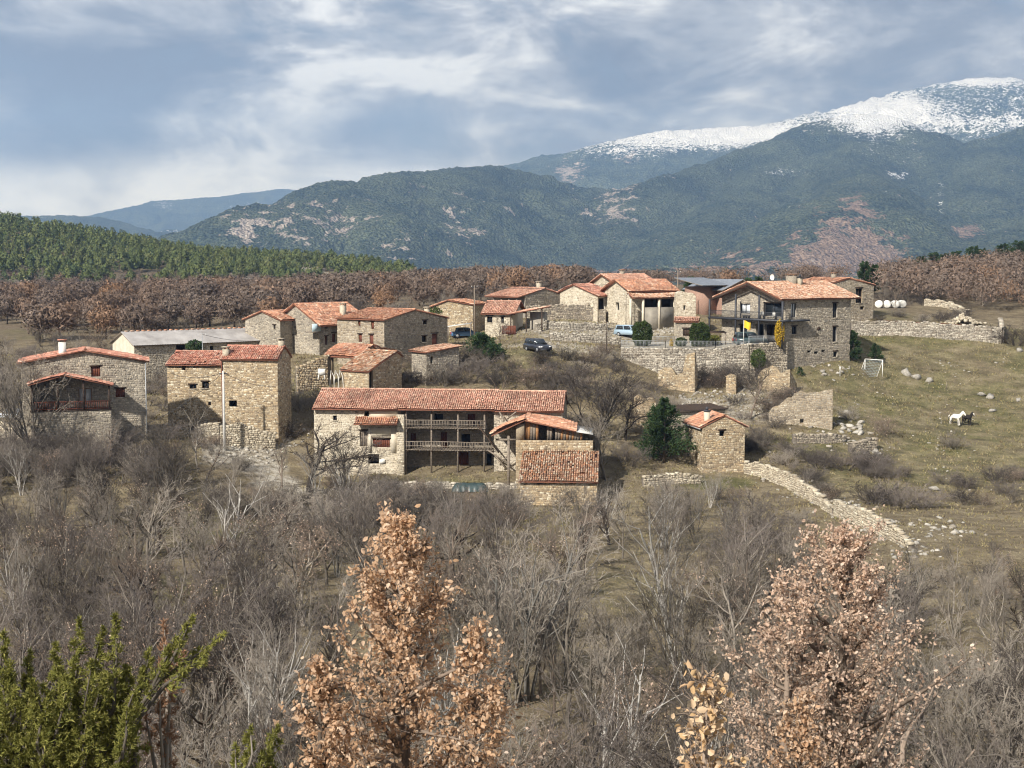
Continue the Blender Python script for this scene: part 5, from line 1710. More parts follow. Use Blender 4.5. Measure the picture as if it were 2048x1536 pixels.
def segs_mesh(name, S, n=3):
    """S rows: p0(3) p1(3) r0 r1 -> open tubes"""
    S = np.asarray(S, float)
    p0, p1, r0, r1 = S[:, 0:3], S[:, 3:6], S[:, 6], S[:, 7]
    d = p1 - p0
    d /= np.linalg.norm(d, axis=1, keepdims=True) + 1e-9
    ref = np.where(np.abs(d[:, 2:3]) > 0.9, np.array([[1.0, 0, 0]]), np.array([[0, 0, 1.0]]))
    u = np.cross(d, ref)
    u /= np.linalg.norm(u, axis=1, keepdims=True) + 1e-9
    w = np.cross(u, d)
    a = np.arange(n) * 2 * math.pi / n
    ring = np.cos(a)[None, :, None] * u[:, None, :] + np.sin(a)[None, :, None] * w[:, None, :]
    V = np.concatenate([p0[:, None, :] + ring * r0[:, None, None], p1[:, None, :] + ring * r1[:, None, None]], 1)
    m = len(S)
    q = np.array([[j, (j + 1) % n, n + (j + 1) % n, n + j] for j in range(n)])
    Q = (np.arange(m)[:, None, None] * 2 * n + q[None]).reshape(-1, 4)
    return V.reshape(-1, 3), Q


class Grow:
    def __init__(s, seed, n, ang, ratio, wander, up, seglen, rmin=0.007, start=0.25, taper=0.55):
        s.r = random.Random(seed)
        s.n, s.ang, s.ratio, s.wander, s.up, s.seglen, s.rmin, s.start, s.taper = n, ang, ratio, wander, up, seglen, rmin, start, taper
        s.ang, s.ratio, s.wander, s.up, s.seglen = [list(q) + [q[-1]] * 3 for q in (ang, ratio, wander, up, seglen)]
        s.S = [[] for _ in range(6)]
        s.tips = []

    def branch(s, p, d, ln, r, lv):
        R = s.r
        k = max(2, int(round(ln / s.seglen[lv])))
        pts, dirs, rad = [p], [d], [r]
        for i in range(k):
            w = s.wander[lv]
            d = nrm(d + np.array([R.uniform(-w, w), R.uniform(-w, w), R.uniform(-w, w) + s.up[lv]]))
            q = p + d * (ln / k)
            r2 = max(s.rmin, r * (1 - s.taper * (i + 1) / k)) if lv < len(s.n) else s.rmin
            s.S[lv].append((*p, *q, max(rad[-1], s.rmin), r2))
            p = q
            pts.append(p)
            dirs.append(d)
            rad.append(r2)
        if lv >= len(s.n):
            s.tips.append((p, d))
            return
        cnt = s.n[lv]
        cnt = int(cnt) + (1 if R.random() < cnt - int(cnt) else 0)
        for c in range(cnt):
            f = s.start + (1 - s.start) * (c + R.random()) / cnt
            if lv > 0:
                f = 0.15 + 0.85 * (c + R.random()) / cnt
            f = min(f, 0.999) * k
            i = int(f)
            pp = pts[i] + (pts[i + 1] - pts[i]) * (f - i)
            dd = dirs[i + 1]
            a = math.radians(s.ang[lv]) * R.uniform(0.7, 1.25)
            az = R.uniform(0, 2 * math.pi)
            ref = np.array([0, 0, 1.0]) if abs(dd[2]) < 0.9 else np.array([1.0, 0, 0])
            u = nrm(np.cross(dd, ref))
            w = np.cross(u, dd)
            nd = nrm(dd * math.cos(a) + (u * math.cos(az) + w * math.sin(az)) * math.sin(a))
            l2 = ln * s.ratio[lv] * R.uniform(0.65, 1.2) * (1.15 - 0.5 * f / k)
            s.branch(pp, nd, l2, max(s.rmin, rad[i] * 0.6), lv + 1)


PROTO = {}


def make_proto(key, seed, stems, H, spread, g, tr_mat, tw_mat, split=2, leaf=None, leafn=0, leafsz=0.08, r0=None):
    G_ = Grow(seed, **g)
    R = G_.r
    for i in range(stems):
        a = R.uniform(0, 6.283)
        t = spread * (R.uniform(.3, 1) if stems > 1 else R.uniform(0, .3))
        d = nrm(np.array([math.cos(a) * t, math.sin(a) * t, 1.0]))
        off = np.array([math.cos(a), math.sin(a), 0]) * (R.uniform(.02, .12) if stems > 1 else 0)
        G_.branch(off + np.array([0, 0, -0.35]), d, H * R.uniform(.75, 1.05), (r0 or H * .018) * (1.0 if stems == 1 else .62), 0)
    tr, tw = [], []
    for i, S in enumerate(G_.S):
        (tr if i < split else tw).extend(S)
    V, Q = segs_mesh('trunk', tr, 5)
    m1 = mk_mesh('trunk', V, Q, smooth=True)
    m1.materials.append(tr_mat)
    V, Q = segs_mesh('crown', tw, 3)
    m2 = mk_mesh('crown', V, Q)
    m2.materials.append(tw_mat)
    lm = None
    if leaf is not None:
        pos = []
        for k in range(leafn):
            p, d = R.choice(G_.tips)
            pos.append(p + np.array([R.gauss(0, .06), R.gauss(0, .06), R.gauss(0, .06)]) - d * R.uniform(0, .35))
        lm = leaves_mesh(np.array(pos), leafsz, R.random())
        lm.materials.append(leaf)
    PROTO[key] = (m1, m2, lm)


def leaves_mesh(P_, size, seed, droop=0.4):
    rg = np.random.default_rng(int(seed * 1e6))
    n = len(P_)
    d = rg.normal(0, 1, (n, 3))
    d[:, 2] -= droop
    d /= np.linalg.norm(d, axis=1, keepdims=True)
    t = rg.normal(0, 1, (n, 3))
    u = np.cross(d, t)
    u /= np.linalg.norm(u, axis=1, keepdims=True)
    w = np.cross(u, d)
    s = size * rg.uniform(.4, 1.35, (n, 1))
    f = rg.uniform(.08, .30, (n, 1))
    b = P_
    l1 = P_ + d * s * .35 + u * s * .30 + w * s * f
    l2 = P_ + d * s * .78 + u * s * .24 + w * s * f
    tip = P_ + d * s * 1.05
    r2 = P_ + d * s * .78 - u * s * .24 + w * s * f
    r1 = P_ + d * s * .35 - u * s * .30 + w * s * f
    V = np.stack([b, l1, l2, tip, r2, r1], 1).reshape(-1, 3)
    i = (np.arange(n) * 6)[:, None]
    Q = np.concatenate([i + np.array([[0, 1, 2, 3]]), i + np.array([[0, 3, 4, 5]])])
    return mk_mesh('leaves', V, Q)


def place(key, name, loc, rot, sc, label, cat='tree', group=None, tilt=0.0):
    m1, m2, lm = PROTO[key]
    if key.startswith('thk') and name == 'bare_tree':
        name = 'coppice_clump'
        label = label.replace('bare grey tree', 'many-stemmed grey coppice clump').replace('grey bare tree', 'many-stemmed grey clump')
        group = 'coppice, ' + group if group else None
    r = thing(name, label, cat, loc, rot, group)
    r.scale = sc if isinstance(sc, tuple) else (sc, sc, sc)
    if tilt:
        r.rotation_euler = (tilt, random.uniform(-tilt, tilt), rot)
    ob('trunk' if cat == 'tree' else 'stems', m1, None, r)
    ob('crown' if cat == 'tree' else 'twigs', m2, None, r)
    if lm is not None:
        ob('leaves', lm, None, r)
    return r


g_up = dict(n=[10, 6, 4.5, 3], ang=[40, 38, 40, 42], ratio=[.5, .5, .52, .5], wander=[.12, .18, .24, .28], up=[.05, .07, .04, .02], seglen=[.55, .35, .25, .2])
g_thk = dict(n=[7, 5, 4, 3], ang=[32, 34, 38, 42], ratio=[.52, .52, .5, .5], wander=[.11, .16, .24, .28], up=[.06, .06, .04, .02], seglen=[.55, .35, .25, .2])
g_spr = dict(n=[9, 6, 5, 4], ang=[52, 46, 44, 44], ratio=[.72, .55, .5, .5], wander=[.14, .24, .3, .3], up=[.02, .05, .05, .03], seglen=[.4, .32, .24, .18], start=.35)
g_shr = dict(n=[5, 5, 4], ang=[30, 38, 42], ratio=[.6, .55, .5], wander=[.16, .2, .26], up=[.03, .03, .03], seglen=[.3, .22, .16], start=.15, rmin=.006)
make_proto('up1', 1, 1, 6.5, .1, g_up, BK_GREY, BK_GREY)
make_proto('up2', 2, 1, 7.0, .2, g_up, BK_BRWN, BK_GREY)
make_proto('thk1', 3, 5, 5.6, .6, g_thk, BK_GREY, BK_GREY)
make_proto('thk2', 4, 6, 5.0, .8, g_thk, BK_GREY, BK_PURP)
make_proto('thk3', 5, 4, 6.2, .45, g_thk, BK_PALE, BK_GREY)
make_proto('spr1', 6, 1, 4.6, .1, g_spr, BK_DARK, BK_BRWN, r0=.16)
make_proto('spr2', 7, 1, 5.0, .2, g_spr, BK_BRWN, BK_GREY, r0=.13)
make_proto('spr3', 8, 1, 5.4, .1, dict(g_spr, ang=[44, 40, 42, 42]), BK_GREY, BK_BRWN, leaf=LF_PINK, leafn=260, leafsz=.10, r0=.13)
make_proto('shr1', 9, 12, 1.9, .9, g_shr, BK_PURP, BK_PURP, split=1, r0=.03)
make_proto('shr2', 10, 14, 1.7, 1.1, g_shr, BK_BRWN, BK_GREY, split=1, r0=.03)
make_proto('shr3', 11, 12, 2.1, .8, g_shr, BK_GREY, BK_BRWN, split=1, r0=.03, leaf=LF_PINK, leafn=120, leafsz=.07)

# ---- individually recognisable bare trees
def tree_at(key, px, py, top, label, name='bare_tree', cat='tree', wide=1.0, H=None):
    g = G(px, py)
    zt = P(px, top, g[1])[2]
    base = {'up1': 7.6, 'up2': 8.1, 'thk1': 6.9, 'thk2': 6.0, 'thk3': 7.6, 'spr1': 6.2, 'spr2': 6.7, 'spr3': 7.0, 'shr1': 2.7, 'shr2': 2.4, 'shr3': 3.0}[key]
    sc = max(.3, (zt - g[2]) / base)
    return place(key, name, tuple(g), random.uniform(0, 6.28), (sc * wide, sc * wide, sc), label, cat)


for (px_, Y_, top_, key_, lab_, wd_) in [(66, 141.5, 652, 'thk1', 'fan-shaped bare tree in front of the far left house', 1.0), (612, 140, 828, 'spr1', 'gnarled dark bare walnut tree in front of the long farmhouse', 1.75), (560, 141, 850, 'up2', 'slim bare tree left of the walnut by the gravel path', .9), (685, 141.5, 862, 'thk2', 'grey coppice clump right of the walnut against the farmhouse wall', 1.3), (390, 143, 800, 'up1', 'slim bare tree in front of the lower ochre house', 1.0), (330, 141, 815, 'thk1', 'grey coppice clump at the gap right of the far left house', 1.1), (215, 140, 812, 'up2', 'bare tree in front of the porch base of the far left house', 1.1), (1215, 146, 800, 'thk1', 'grey coppice clump right of the barn wing', 1.2), (15, 146, 690, 'thk2', 'grey bare tree at the left frame edge beside the fan-shaped tree', 1.0)]:
    X_ = (px_ - 1024) / F * Y_
    z_t = T(X_, Y_)
    sc_ = (P(px_, top_, Y_)[2] - z_t) / {'thk1': 6.9, 'thk2': 6.0, 'spr1': 6.2, 'up1': 7.6, 'up2': 8.1}[key_]
    place(key_, 'bare_tree', (X_, Y_, z_t), 1.0, (sc_ * wd_, sc_ * wd_, sc_), lab_)
tree_at('thk2', 1190, 878, 700, 'big rounded grey bare tree right of the long farmhouse roof', wide=1.35)
tree_at('spr2', 1500, 838, 716, 'small bare tree with visible trunk among the ruins')
tree_at('spr2', 1000, 694, 622, 'bare branching tree in front of the pink hipped roof')
tree_at('up2', 545, 1410, 1085, 'slender bare tree with forked trunk at lower left of the meadow')
tree_at('up1', 300, 1240, 960, 'tall bare tree leaning over the meadow at left', wide=1.2)
tree_at('thk3', 1345, 1260, 960, 'tall bare tree with whitish stems below the small ochre house', wide=1.1)
tree_at('thk3', 1050, 1400, 1010, 'whitish many-stemmed tree right of the brown oak', wide=1.2)
tree_at('up1', 1768, 618, 556, 'bare tree in front of the white hay bales', wide=.9)
tree_at('up2', 1790, 618, 560, 'bare tree right of the white hay bales', wide=.9)
tree_at('spr1', 1252, 880, 760, 'dark bare trunk between the barn wing and the conifer')
tree_at('spr2', 402, 712, 666, 'small bare tree before the long grey barn roof')
tree_at('up1', 1215, 700, 655, 'thin bare tree on the stony slope')

# hollow pollard stump
g = G(288, 1262)
mb = MB()
mb.tube([(0, 0, -.3), (.05, 0, .8), (0, .05, 1.5), (.1, 0, 2.1), (.05, 0, 2.5)], [.34, .28, .27, .42, .30], 9)
r = thing('pollard_stump', 'short dark hollow pollard trunk in the meadow at left', 'stump', tuple(g), .4)
ob('trunk', mb, BK_DARK, r)
for k in range(5):
    a = k * 1.3
    mb = MB()
    mb.tube([(0, 0, 2.2), (math.cos(a) * .35, math.sin(a) * .35, 2.7), (math.cos(a) * .5, math.sin(a) * .5, 3.5 + .3 * k)], [.09, .06, .02], 5)
    ob('shoot', mb, BK_GREY, r)

# ---- thickets of the foreground, scattered
def limit(px):
    xs = [-200, 0, 120, 300, 400, 460, 560, 640, 740, 800, 1030, 1200, 1240, 1330, 1420, 1500, 1560, 1640, 1720, 1850, 2048, 2300]
    ys = [840, 860, 835, 835, 850, 875, 930, 880, 918, 935, 950, 940, 915, 915, 930, 955, 1010, 1040, 1080, 1080, 1070, 1050]
    return float(np.interp(px, xs, ys))


HB = {'up1': 7.6, 'up2': 8.1, 'thk1': 6.9, 'thk2': 6.0, 'thk3': 7.6, 'spr1': 6.2, 'spr2': 6.7, 'spr3': 7.0, 'shr1': 2.7, 'shr2': 2.4, 'shr3': 3.0}
CLEAR = [(430, 1045, 130, 45), (340, 1215, 75, 50), (1255, 1190, 85, 65), (1430, 968, 60, 22), (560, 960, 50, 40), (1650, 1015, 180, 60)]
cnt = {}
rs = random.Random(5)
spots = []
tries = 0
while len(spots) < 400 and tries < 12000:
    tries += 1
    px, Y = rs.uniform(-160, 2220), rs.uniform(34, 141)
    if rs.random() > (Y / 141) ** .9:
        continue
    X = (px - 1024) / F * Y
    z = T(X, Y)
    bx_, by_ = proj(X, Y, z)
    if any(((bx_ - c[0]) / c[2]) ** 2 + ((by_ - c[1]) / c[3]) ** 2 < 1 for c in CLEAR):
        continue
    if any((X - q[0]) ** 2 + (Y - q[1]) ** 2 < (1.1 + Y * .007) ** 2 for q in spots):
        continue
    spots.append((X, Y, z, px, by_))
for (X, Y, z, px, by_) in spots:
    lim = limit(px) + rs.uniform(0, 60)
    if 1060 < px < 1290 and Y > 133:
        continue
    if 640 < px < 1010 and Y < 70:
        lim = max(lim, 1120)
    zmax = P(px, lim, Y)[2] - z
    if zmax < 1.3:
        continue
    left, right = px < 640, px > 1230
    key = rs.choice(['thk1', 'thk2', 'thk3', 'up1', 'up2', 'up2', 'spr3', 'spr1'] if not right else ['thk1', 'thk3', 'spr2', 'spr3', 'up1', 'thk2'])
    if left and rs.random() < .35:
        key = rs.choice(['spr2', 'spr3', 'thk2'])
    h = min(zmax, rs.uniform(5.0, 8.5))
    if h < 2.6:
        key = rs.choice(['shr1', 'shr2', 'shr3', 'thk2'])
    sc = h / HB[key]
    zone = ('left of the long farmhouse' if px < 500 else 'below the long farmhouse' if px < 1050 else 'below the low barn and the conifer' if px < 1500 else 'at lower right under the diagonal wall')
    near = 'nearest' if Y < 60 else 'middle' if Y < 95 else 'farthest'
    isS = key.startswith('shr')
    lab = '%s bare grey %s in the thicket %s' % (near, 'shrub' if isS else 'tree', zone)
    wide = rs.uniform(.85, 1.2) if h > 3 else rs.uniform(1.0, 1.5)
    place(key, 'bare_shrub' if isS else 'bare_tree', (X, Y, z - .05), rs.uniform(0, 6.28), (sc * wide, sc * wide, sc), lab, 'shrub' if isS else 'tree',
          '%s thicket %s' % ('shrub' if isS else 'tree', zone + ', ' + near))

for i in range(46):
    px, Y = rs.uniform(-40, 345), rs.uniform(134, 143)
    X = (px - 1024) / F * Y
    z = T(X, Y)
    key = rs.choice(['thk2', 'thk1', 'spr2', 'shr1', 'thk2'])
    h = min(P(px, rs.uniform(838, 880), Y)[2] - z, 4.2)
    if h > 1:
        place(key, 'bare_tree' if not key.startswith('shr') else 'bare_shrub', (X, Y, z), rs.uniform(0, 6.28), (h / HB[key] * 1.3, h / HB[key] * 1.3, h / HB[key]), 'grey bare tree right in front of the far left house' if not key.startswith('shr') else 'grey shrub right in front of the far left house',
              'tree' if not key.startswith('shr') else 'shrub', 'brush before the far left house')

for i in range(60):
    px, Y = rs.uniform(430, 1035), rs.uniform(122, 142)
    X = (px - 1024) / F * Y
    z = T(X, Y)
    key = rs.choice(['thk2', 'shr2', 'shr3', 'shr1', 'thk1'])
    h = min(P(px, rs.uniform(935, 975), Y)[2] - z, 4.0)
    if h > .8 and not (880 < px < 990 and Y > 134):
        isS = key.startswith('shr')
        place(key, 'bare_shrub' if isS else 'bare_tree', (X, Y, z), rs.uniform(0, 6.28), (h / HB[key] * 1.25, h / HB[key] * 1.25, h / HB[key]), 'leafless shrub right under the garden wall of the long farmhouse' if isS else 'grey bare tree right under the garden wall of the long farmhouse',
              'shrub' if isS else 'tree', 'brush under the farmhouse garden')

# ---- shrubs between the houses and on the slope; (px, py, height px, key, label)
SHR = [(1690, 940, 60, 'shr1', 'purple bramble mound below the terrace wall', 1.7), (1640, 935, 55, 'shr1', 'left purple bramble mound beside the diagonal wall', 1.7), (1740, 945, 58, 'shr1', 'right purple bramble mound below the broken wall', 1.6),
       (1800, 1015, 75, 'shr1', 'dark purple bramble mound in the lower pasture', 1.6), (1750, 1010, 70, 'shr1', 'bramble mound beside the lower diagonal wall', 1.5), (1850, 1015, 55, 'shr1', 'outer bramble mound on the pasture side', 1.5),
       (1905, 895, 45, 'shr2', 'reddish thorn bush just below the two horses', 1.3), (1765, 870, 60, 'shr3', 'leaning thorn bush on the bank right of the wide ruin', 1.2), (1700, 840, 40, 'shr2', 'thorn bush at the right end of the wide ruin', 1.2),
       (2030, 690, 60, 'shr1', 'purple bush at the right edge beyond the long wall', 1.6), (1860, 600, 36, 'shr1', 'dark bush beside the hay bales', 1.7), (1250, 800, 60, 'shr1', 'reddish bush left of the small ochre ruin', 1.4),
       (1310, 785, 40, 'shr1', 'reddish brush under the ochre pillar wall', 1.5), (1430, 770, 55, 'shr3', 'tan brush between the ruined walls', 1.5), (1490, 775, 70, 'shr1', 'grey brush right of the isolated wall stub', 1.4),
       (1350, 815, 35, 'shr2', 'grey brush behind the low shed', 1.4), (820, 765, 50, 'shr1', 'grey brush right of the ruined hut', 1.5), (880, 770, 60, 'shr2', 'tall grey brush above the farmhouse roof', 1.4), (940, 765, 70, 'shr1', 'grey brush above the middle of the farmhouse roof', 1.4),
       (1000, 775, 60, 'shr2', 'grey brush above the right part of the farmhouse roof', 1.5), (1060, 775, 70, 'shr3', 'tan brush above the right end of the farmhouse', 1.4), (1110, 770, 60, 'shr1', 'grey brush left of the big rounded tree', 1.5), (930, 720, 45, 'shr1', 'grey bush beside the slanting outhouse', 1.4),
       (1130, 720, 40, 'shr2', 'brush below the dark car', 1.4), (1200, 720, 45, 'shr3', 'brush below the lowest terrace wall', 1.4), (640, 800, 45, 'shr1', 'grey brush between the ochre house and the hut', 1.4), (600, 820, 60, 'shr2', 'grey brush beside the tall ochre house', 1.4),
       (570, 880, 65, 'shr3', 'brush left of the farmhouse gable', 1.3), (480, 940, 45, 'shr2', 'dark brown bush beside the gravel path', 1.2), (400, 870, 40, 'shr1', 'brush under the lower ochre house', 1.5), (330, 880, 60, 'shr1', 'brush at the corner of the far left house', 1.5),
       (1260, 930, 60, 'shr1', 'brush left of the conifer foot', 1.4), (1520, 900, 50, 'shr2', 'brush right of the small ochre house', 1.4), (1570, 930, 45, 'shr2', 'brush on the terrace behind the diagonal wall', 1.4), (1600, 1050, 50, 'shr2', 'brush below the gap in the diagonal wall', 1.3),
       (2010, 990, 45, 'shr1', 'low bush at the right edge of the pasture', 1.4), (1790, 650, 18, 'shr2', 'small bush on top of the long dry wall', 1.3), (1660, 1000, 30, 'shr3', 'tan bush in the wall gap', 1.2),
       (1400, 745, 30, 'shr1', 'brush at the foot of the terrace wall', 1.6), (1560, 800, 40, 'shr3', 'tan brush on the slope below the broken corner', 1.5), (1180, 800, 70, 'shr1', 'brush under the big rounded tree', 1.5), (1640, 820, 30, 'shr2', 'russet brush inside the wide ruin', 1.4),
       (150, 900, 70, 'shr2', 'brush in front of the far left house porch', 1.6), (230, 895, 55, 'shr1', 'grey brush below the blue drum', 1.6), (90, 905, 60, 'shr3', 'brush left of the porch', 1.5), (20, 900, 50, 'shr1', 'brush at the left edge below the tumbled wall', 1.5)]
for (px, py, hp, key, lab, wd) in SHR:
    g = G(px, py)
    sc = hp * g[1] / F / HB[key]
    place(key, 'bare_shrub', tuple(g), rs.uniform(0, 6.28), (sc * wd, sc * wd, sc), lab, 'shrub')

ZB = [(310, 790, 30, 50, 14, 'between the far left house and the lower ochre house'), (240, 720, 60, 20, 10, 'behind the far left house'), (560, 800, 90, 40, 12, 'between the tall ochre house and the ruined hut'), (900, 750, 170, 28, 34, 'above the long farmhouse roof'), (1130, 800, 110, 70, 34, 'right of the long farmhouse'), (1220, 720, 60, 30, 10, 'below the lowest terrace wall'),
      (1300, 850, 60, 50, 12, 'left of the conifer'), (1440, 760, 90, 20, 14, 'among the ruined walls'), (1520, 830, 90, 40, 16, 'below the wide ruin'), (1700, 960, 130, 45, 22, 'beside the diagonal wall'), (1560, 900, 70, 25, 10, 'on the terraces right of the small ochre house'),
      (180, 880, 150, 25, 26, 'in front of the far left house'), (420, 890, 60, 25, 8, 'below the lower ochre house'), (1900, 600, 170, 14, 30, 'behind the long dry wall'), (1960, 980, 110, 40, 12, 'in the lower pasture'), (1000, 730, 120, 25, 14, 'below the dark pines'), (1850, 640, 120, 8, 8, 'along the rail fence')]
for (zx, zy, zrx, zry, zn, zl_) in ZB:
    for _ in range(zn):
        a_, q_ = rs.uniform(0, 6.28), rs.random() ** .5
        px, py = zx + math.cos(a_) * q_ * zrx, zy + math.sin(a_) * q_ * zry
        g = G(px, py)
        key = rs.choice(['shr1', 'shr2', 'shr3', 'shr1', 'thk2'])
        hgt = rs.uniform(1.1, 2.5)
        sc = hgt / HB[key]
        wd = rs.uniform(1.2, 1.7)
        place(key, 'bare_shrub', tuple(g), rs.uniform(0, 6.28), (sc * wd, sc * wd, sc), 'leafless grey-brown shrub in the brush ' + zl_, 'shrub', 'brush ' + zl_)

# grey hedge trees behind the left houses and along the back of the village
k = 0
for i in range(210):
    px, Y = (rs.uniform(-120, 1200), rs.uniform(172, 262)) if i < 170 else (rs.uniform(-60, 260), rs.uniform(168, 215))
    if (px > 540 and Y < 228) or (px > 240 and Y < 205):
        continue
    X = (px - 1024) / F * Y
    z = T(X, Y)
    bx_, by_ = proj(X, Y, z)
    if -80 < bx_ < 130 and 640 < by_ < 675:
        continue
    key = rs.choice(['thk1', 'thk2', 'spr2', 'up1', 'spr3'])
    h = rs.uniform(2.6, 4.4)
    place(key, 'bare_tree', (X, Y, z), rs.uniform(0, 6.28), (h / HB[key] * 1.25, h / HB[key] * 1.25, h / HB[key]),
          'grey bare tree in the hedge behind the long grey barn' if px < 560 else 'grey bare tree in the row behind the upper village houses', 'tree',
          'hedge behind the barn' if px < 560 else 'row behind the upper houses')


# ---- crowns of the far woods
def ovoid_crown(rg, n, rx, rz, zc_, size, flat=0.0, inner=.55):
    d = rg.normal(0, 1, (n, 3))
    d /= np.linalg.norm(d, axis=1, keepdims=True)
    rr = rg.uniform(inner, 1.0, (n, 1)) ** .5
    lump = 1 + .22 * np.sin(d[:, :1] * 5 + 1) * np.cos(d[:, 1:2] * 4 + d[:, 2:3] * 3)
    c = d * rr * lump * np.array([rx, rx, rz]) + np.array([0, 0, zc_])
    nn = d + rg.normal(0, .55, (n, 3))
    nn /= np.linalg.norm(nn, axis=1, keepdims=True)
    t = np.cross(nn, rg.normal(0, 1, (n, 3)))
    t /= np.linalg.norm(t, axis=1, keepdims=True)
    b = np.cross(nn, t)
    s = size * rg.uniform(.5, 1.3, (n, 1))
    V = np.stack([c + t * s, c - t * s * .5 + b * s * .8, c - t * s * .55 - b * s * .75], 1)
    return V


def pine_crown(rg, n):
    V = ovoid_crown(rg, n, 1.7, 2.9, 4.0, .62)
    c = V.mean(1, keepdims=True)
    k = np.clip(1.25 - (c[..., 2:3] - 1.2) / 7.5, .35, 1.1)
    V[..., :2] *= k
    return V


def wood_crown(rg, n):
    V = ovoid_crown(rg, n, 2.1, 1.8, 2.7, .22, inner=.05)
    c = V.mean(1, keepdims=True)
    # twig-like splinters in the outer third
    k = int(n * .72)
    V[:k, 0] = c[:k, 0] + (V[:k, 0] - c[:k, 0]) * 2.6
    V[:k, 1:] = c[:k] + (V[:k, 1:] - c[:k]) * .38
    return V


def tri_mesh(name, V):
    return mk_mesh(name, V.reshape(-1, 3), None, np.arange(len(V) * 3).reshape(-1, 3))


def trunk_mesh(h, r):
    mb = MB()
    mb.tube([(0, 0, -.3), (0.04, 0, h * .5), (0, .05, h)], [r, r * .8, r * .4], 5)
    return mb.mesh('trunk')


rgw = np.random.default_rng(21)
PINES = [(trunk_mesh(4.5, .16), tri_mesh('crown', pine_crown(rgw, 260))) for _ in range(4)]
OAKS = [(trunk_mesh(2.6, .12), tri_mesh('crown', wood_crown(rgw, 1100))) for _ in range(5)]
for a, b in PINES:
    a.materials.append(BK_BRWN)
    b.materials.append(CR_PINE)
for a, b in OAKS:
    a.materials.append(BK_DARK)
    b.materials.append(CR_WOOD)


def wood(name, protos, spots, crownf, ntri, mat_, label_f, cat, group_f, stuff_label, keep=290):
    """the trees that show largest are things of their own, the rest one mass"""
    spots = sorted(spots, key=lambda q: -q[3] / q[1] + (q[5] if len(q) > 5 else 0))
    for i, q in enumerate(spots[:keep]):
        tm, cm = protos[i % len(protos)]
        r = thing(name, label_f(q), cat, (q[0], q[1], q[2]), random.uniform(0, 6.28), group_f(q))
        r.scale = (q[3] * q[4], q[3] * q[4], q[3])
        ob('trunk', tm, None, r)
        ob('crown', cm, None, r)
    rest = spots[keep:]
    if not rest:
        return
    base = [crownf(rgw, ntri) for _ in range(10)]
    VV, tint = [], []
    for i, q in enumerate(rest):
        a = random.uniform(0, 6.28)
        c, s_ = math.cos(a), math.sin(a)
        B = base[i % 10]
        v = np.stack([(B[..., 0] * c - B[..., 1] * s_) * q[3] * q[4], (B[..., 0] * s_ + B[..., 1] * c) * q[3] * q[4], B[..., 2] * q[3]], -1) + np.array(q[:3])
        VV.append(v)
        tint.append(np.full(len(B) * 3, random.random()))
    V = np.concatenate(VV)
    me = tri_mesh(name + '_wood', V)
    tt = np.concatenate(tint)
    at = me.color_attributes.new('tint', 'FLOAT_COLOR', 'POINT')
    at.data.foreach_set('color', np.stack([tt, tt, tt, np.ones_like(tt)], -1).ravel().astype(np.float32))
    o = ob(name + '_wood', me, mat_)
    o['kind'] = 'stuff'
    tag(o, stuff_label, 'wood')


def scatter(n, px0, px1, y0, y1, mind, ok, hf, wide=(.85, 1.2)):
    out, cell = [], {}
    k = 0
    while len(out) < n and k < n * 12:
        k += 1
        px = rs.uniform(px0, px1)
        Y = math.sqrt(rs.uniform(y0 * y0, y1 * y1))
        X = (px - 1024) / F * Y
        key = (int(X // mind), int(Y // mind))
        if any((X - q[0]) ** 2 + (Y - q[1]) ** 2 < mind * mind for dx in (-1, 0, 1) for dy in (-1, 0, 1) for q in cell.get((key[0] + dx, key[1] + dy), [])):
            continue
        if not ok(px, Y, X):
            continue
        cell.setdefault(key, []).append((X, Y))
        out.append([X, Y, 0.0, hf(px, Y), rs.uniform(*wide)])
    if out:
        Z = terr(np.array([q[0] for q in out]), np.array([q[1] for q in out]))
        for q, z in zip(out, Z):
            q[2] = float(z) - .1
    return out


# brown oak wood behind the village (left and centre) and on the right-hand rise
def ok_wood(px, Y, X):
    if px > 1180:
        return False
    n_ = gnoise(np.array([X / 30.0]), np.array([Y / 30.0]))[0]
    return n_ > -.45 and not (px < 75 and Y < 262) and not (px > 540 and Y < 255)


sp1 = scatter(2250, -120, 1180, 226, 680, 2.7, ok_wood, lambda px, Y: rs.uniform(.7, 1.55))


def ok_right(px, Y, X):
    return px > 1765 + (255 - Y) * .4 and Y > 228 + max(0, (1900 - px)) * .12


sp2 = scatter(420, 1640, 2200, 228, 350, 2.6, ok_right, lambda px, Y: rs.uniform(.8, 1.5))
sp3 = scatter(60, 1180, 1700, 300, 420, 4.0, lambda px, Y, X: True, lambda px, Y: rs.uniform(.9, 1.3))
wood('oak_tree', OAKS, [q + [3.0] if q in sp2 else q for q in sp1 + sp2 + sp3], wood_crown, 240, CR_WOOD_S,
     lambda q: 'brown winter oak in the wood on the right-hand rise' if q[0] > 55 else 'brown winter oak on the skyline behind the upper village' if q[1] > 299 and q[0] > 18 else 'brown winter oak at the front of the wood behind the village',
     'tree', lambda q: 'right-hand oak wood' if q[0] > 55 else 'skyline oaks' if q[1] > 299 and q[0] > 18 else 'oak wood behind the village', 'brown leafless oak wood stretching back to the pine hill')


def ok_pine(px, Y, X):
    n_ = gnoise(np.array([X / 40.0 + 9]), np.array([Y / 40.0]))[0]
    if px > 560:
        if 600 < px < 700 and Y < 760:
            return n_ > .22
        return (n_ > -.1 and px < 830) or n_ > .32
    if Y < 690 + px * .05:
        return n_ > -.05
    return n_ > -.42


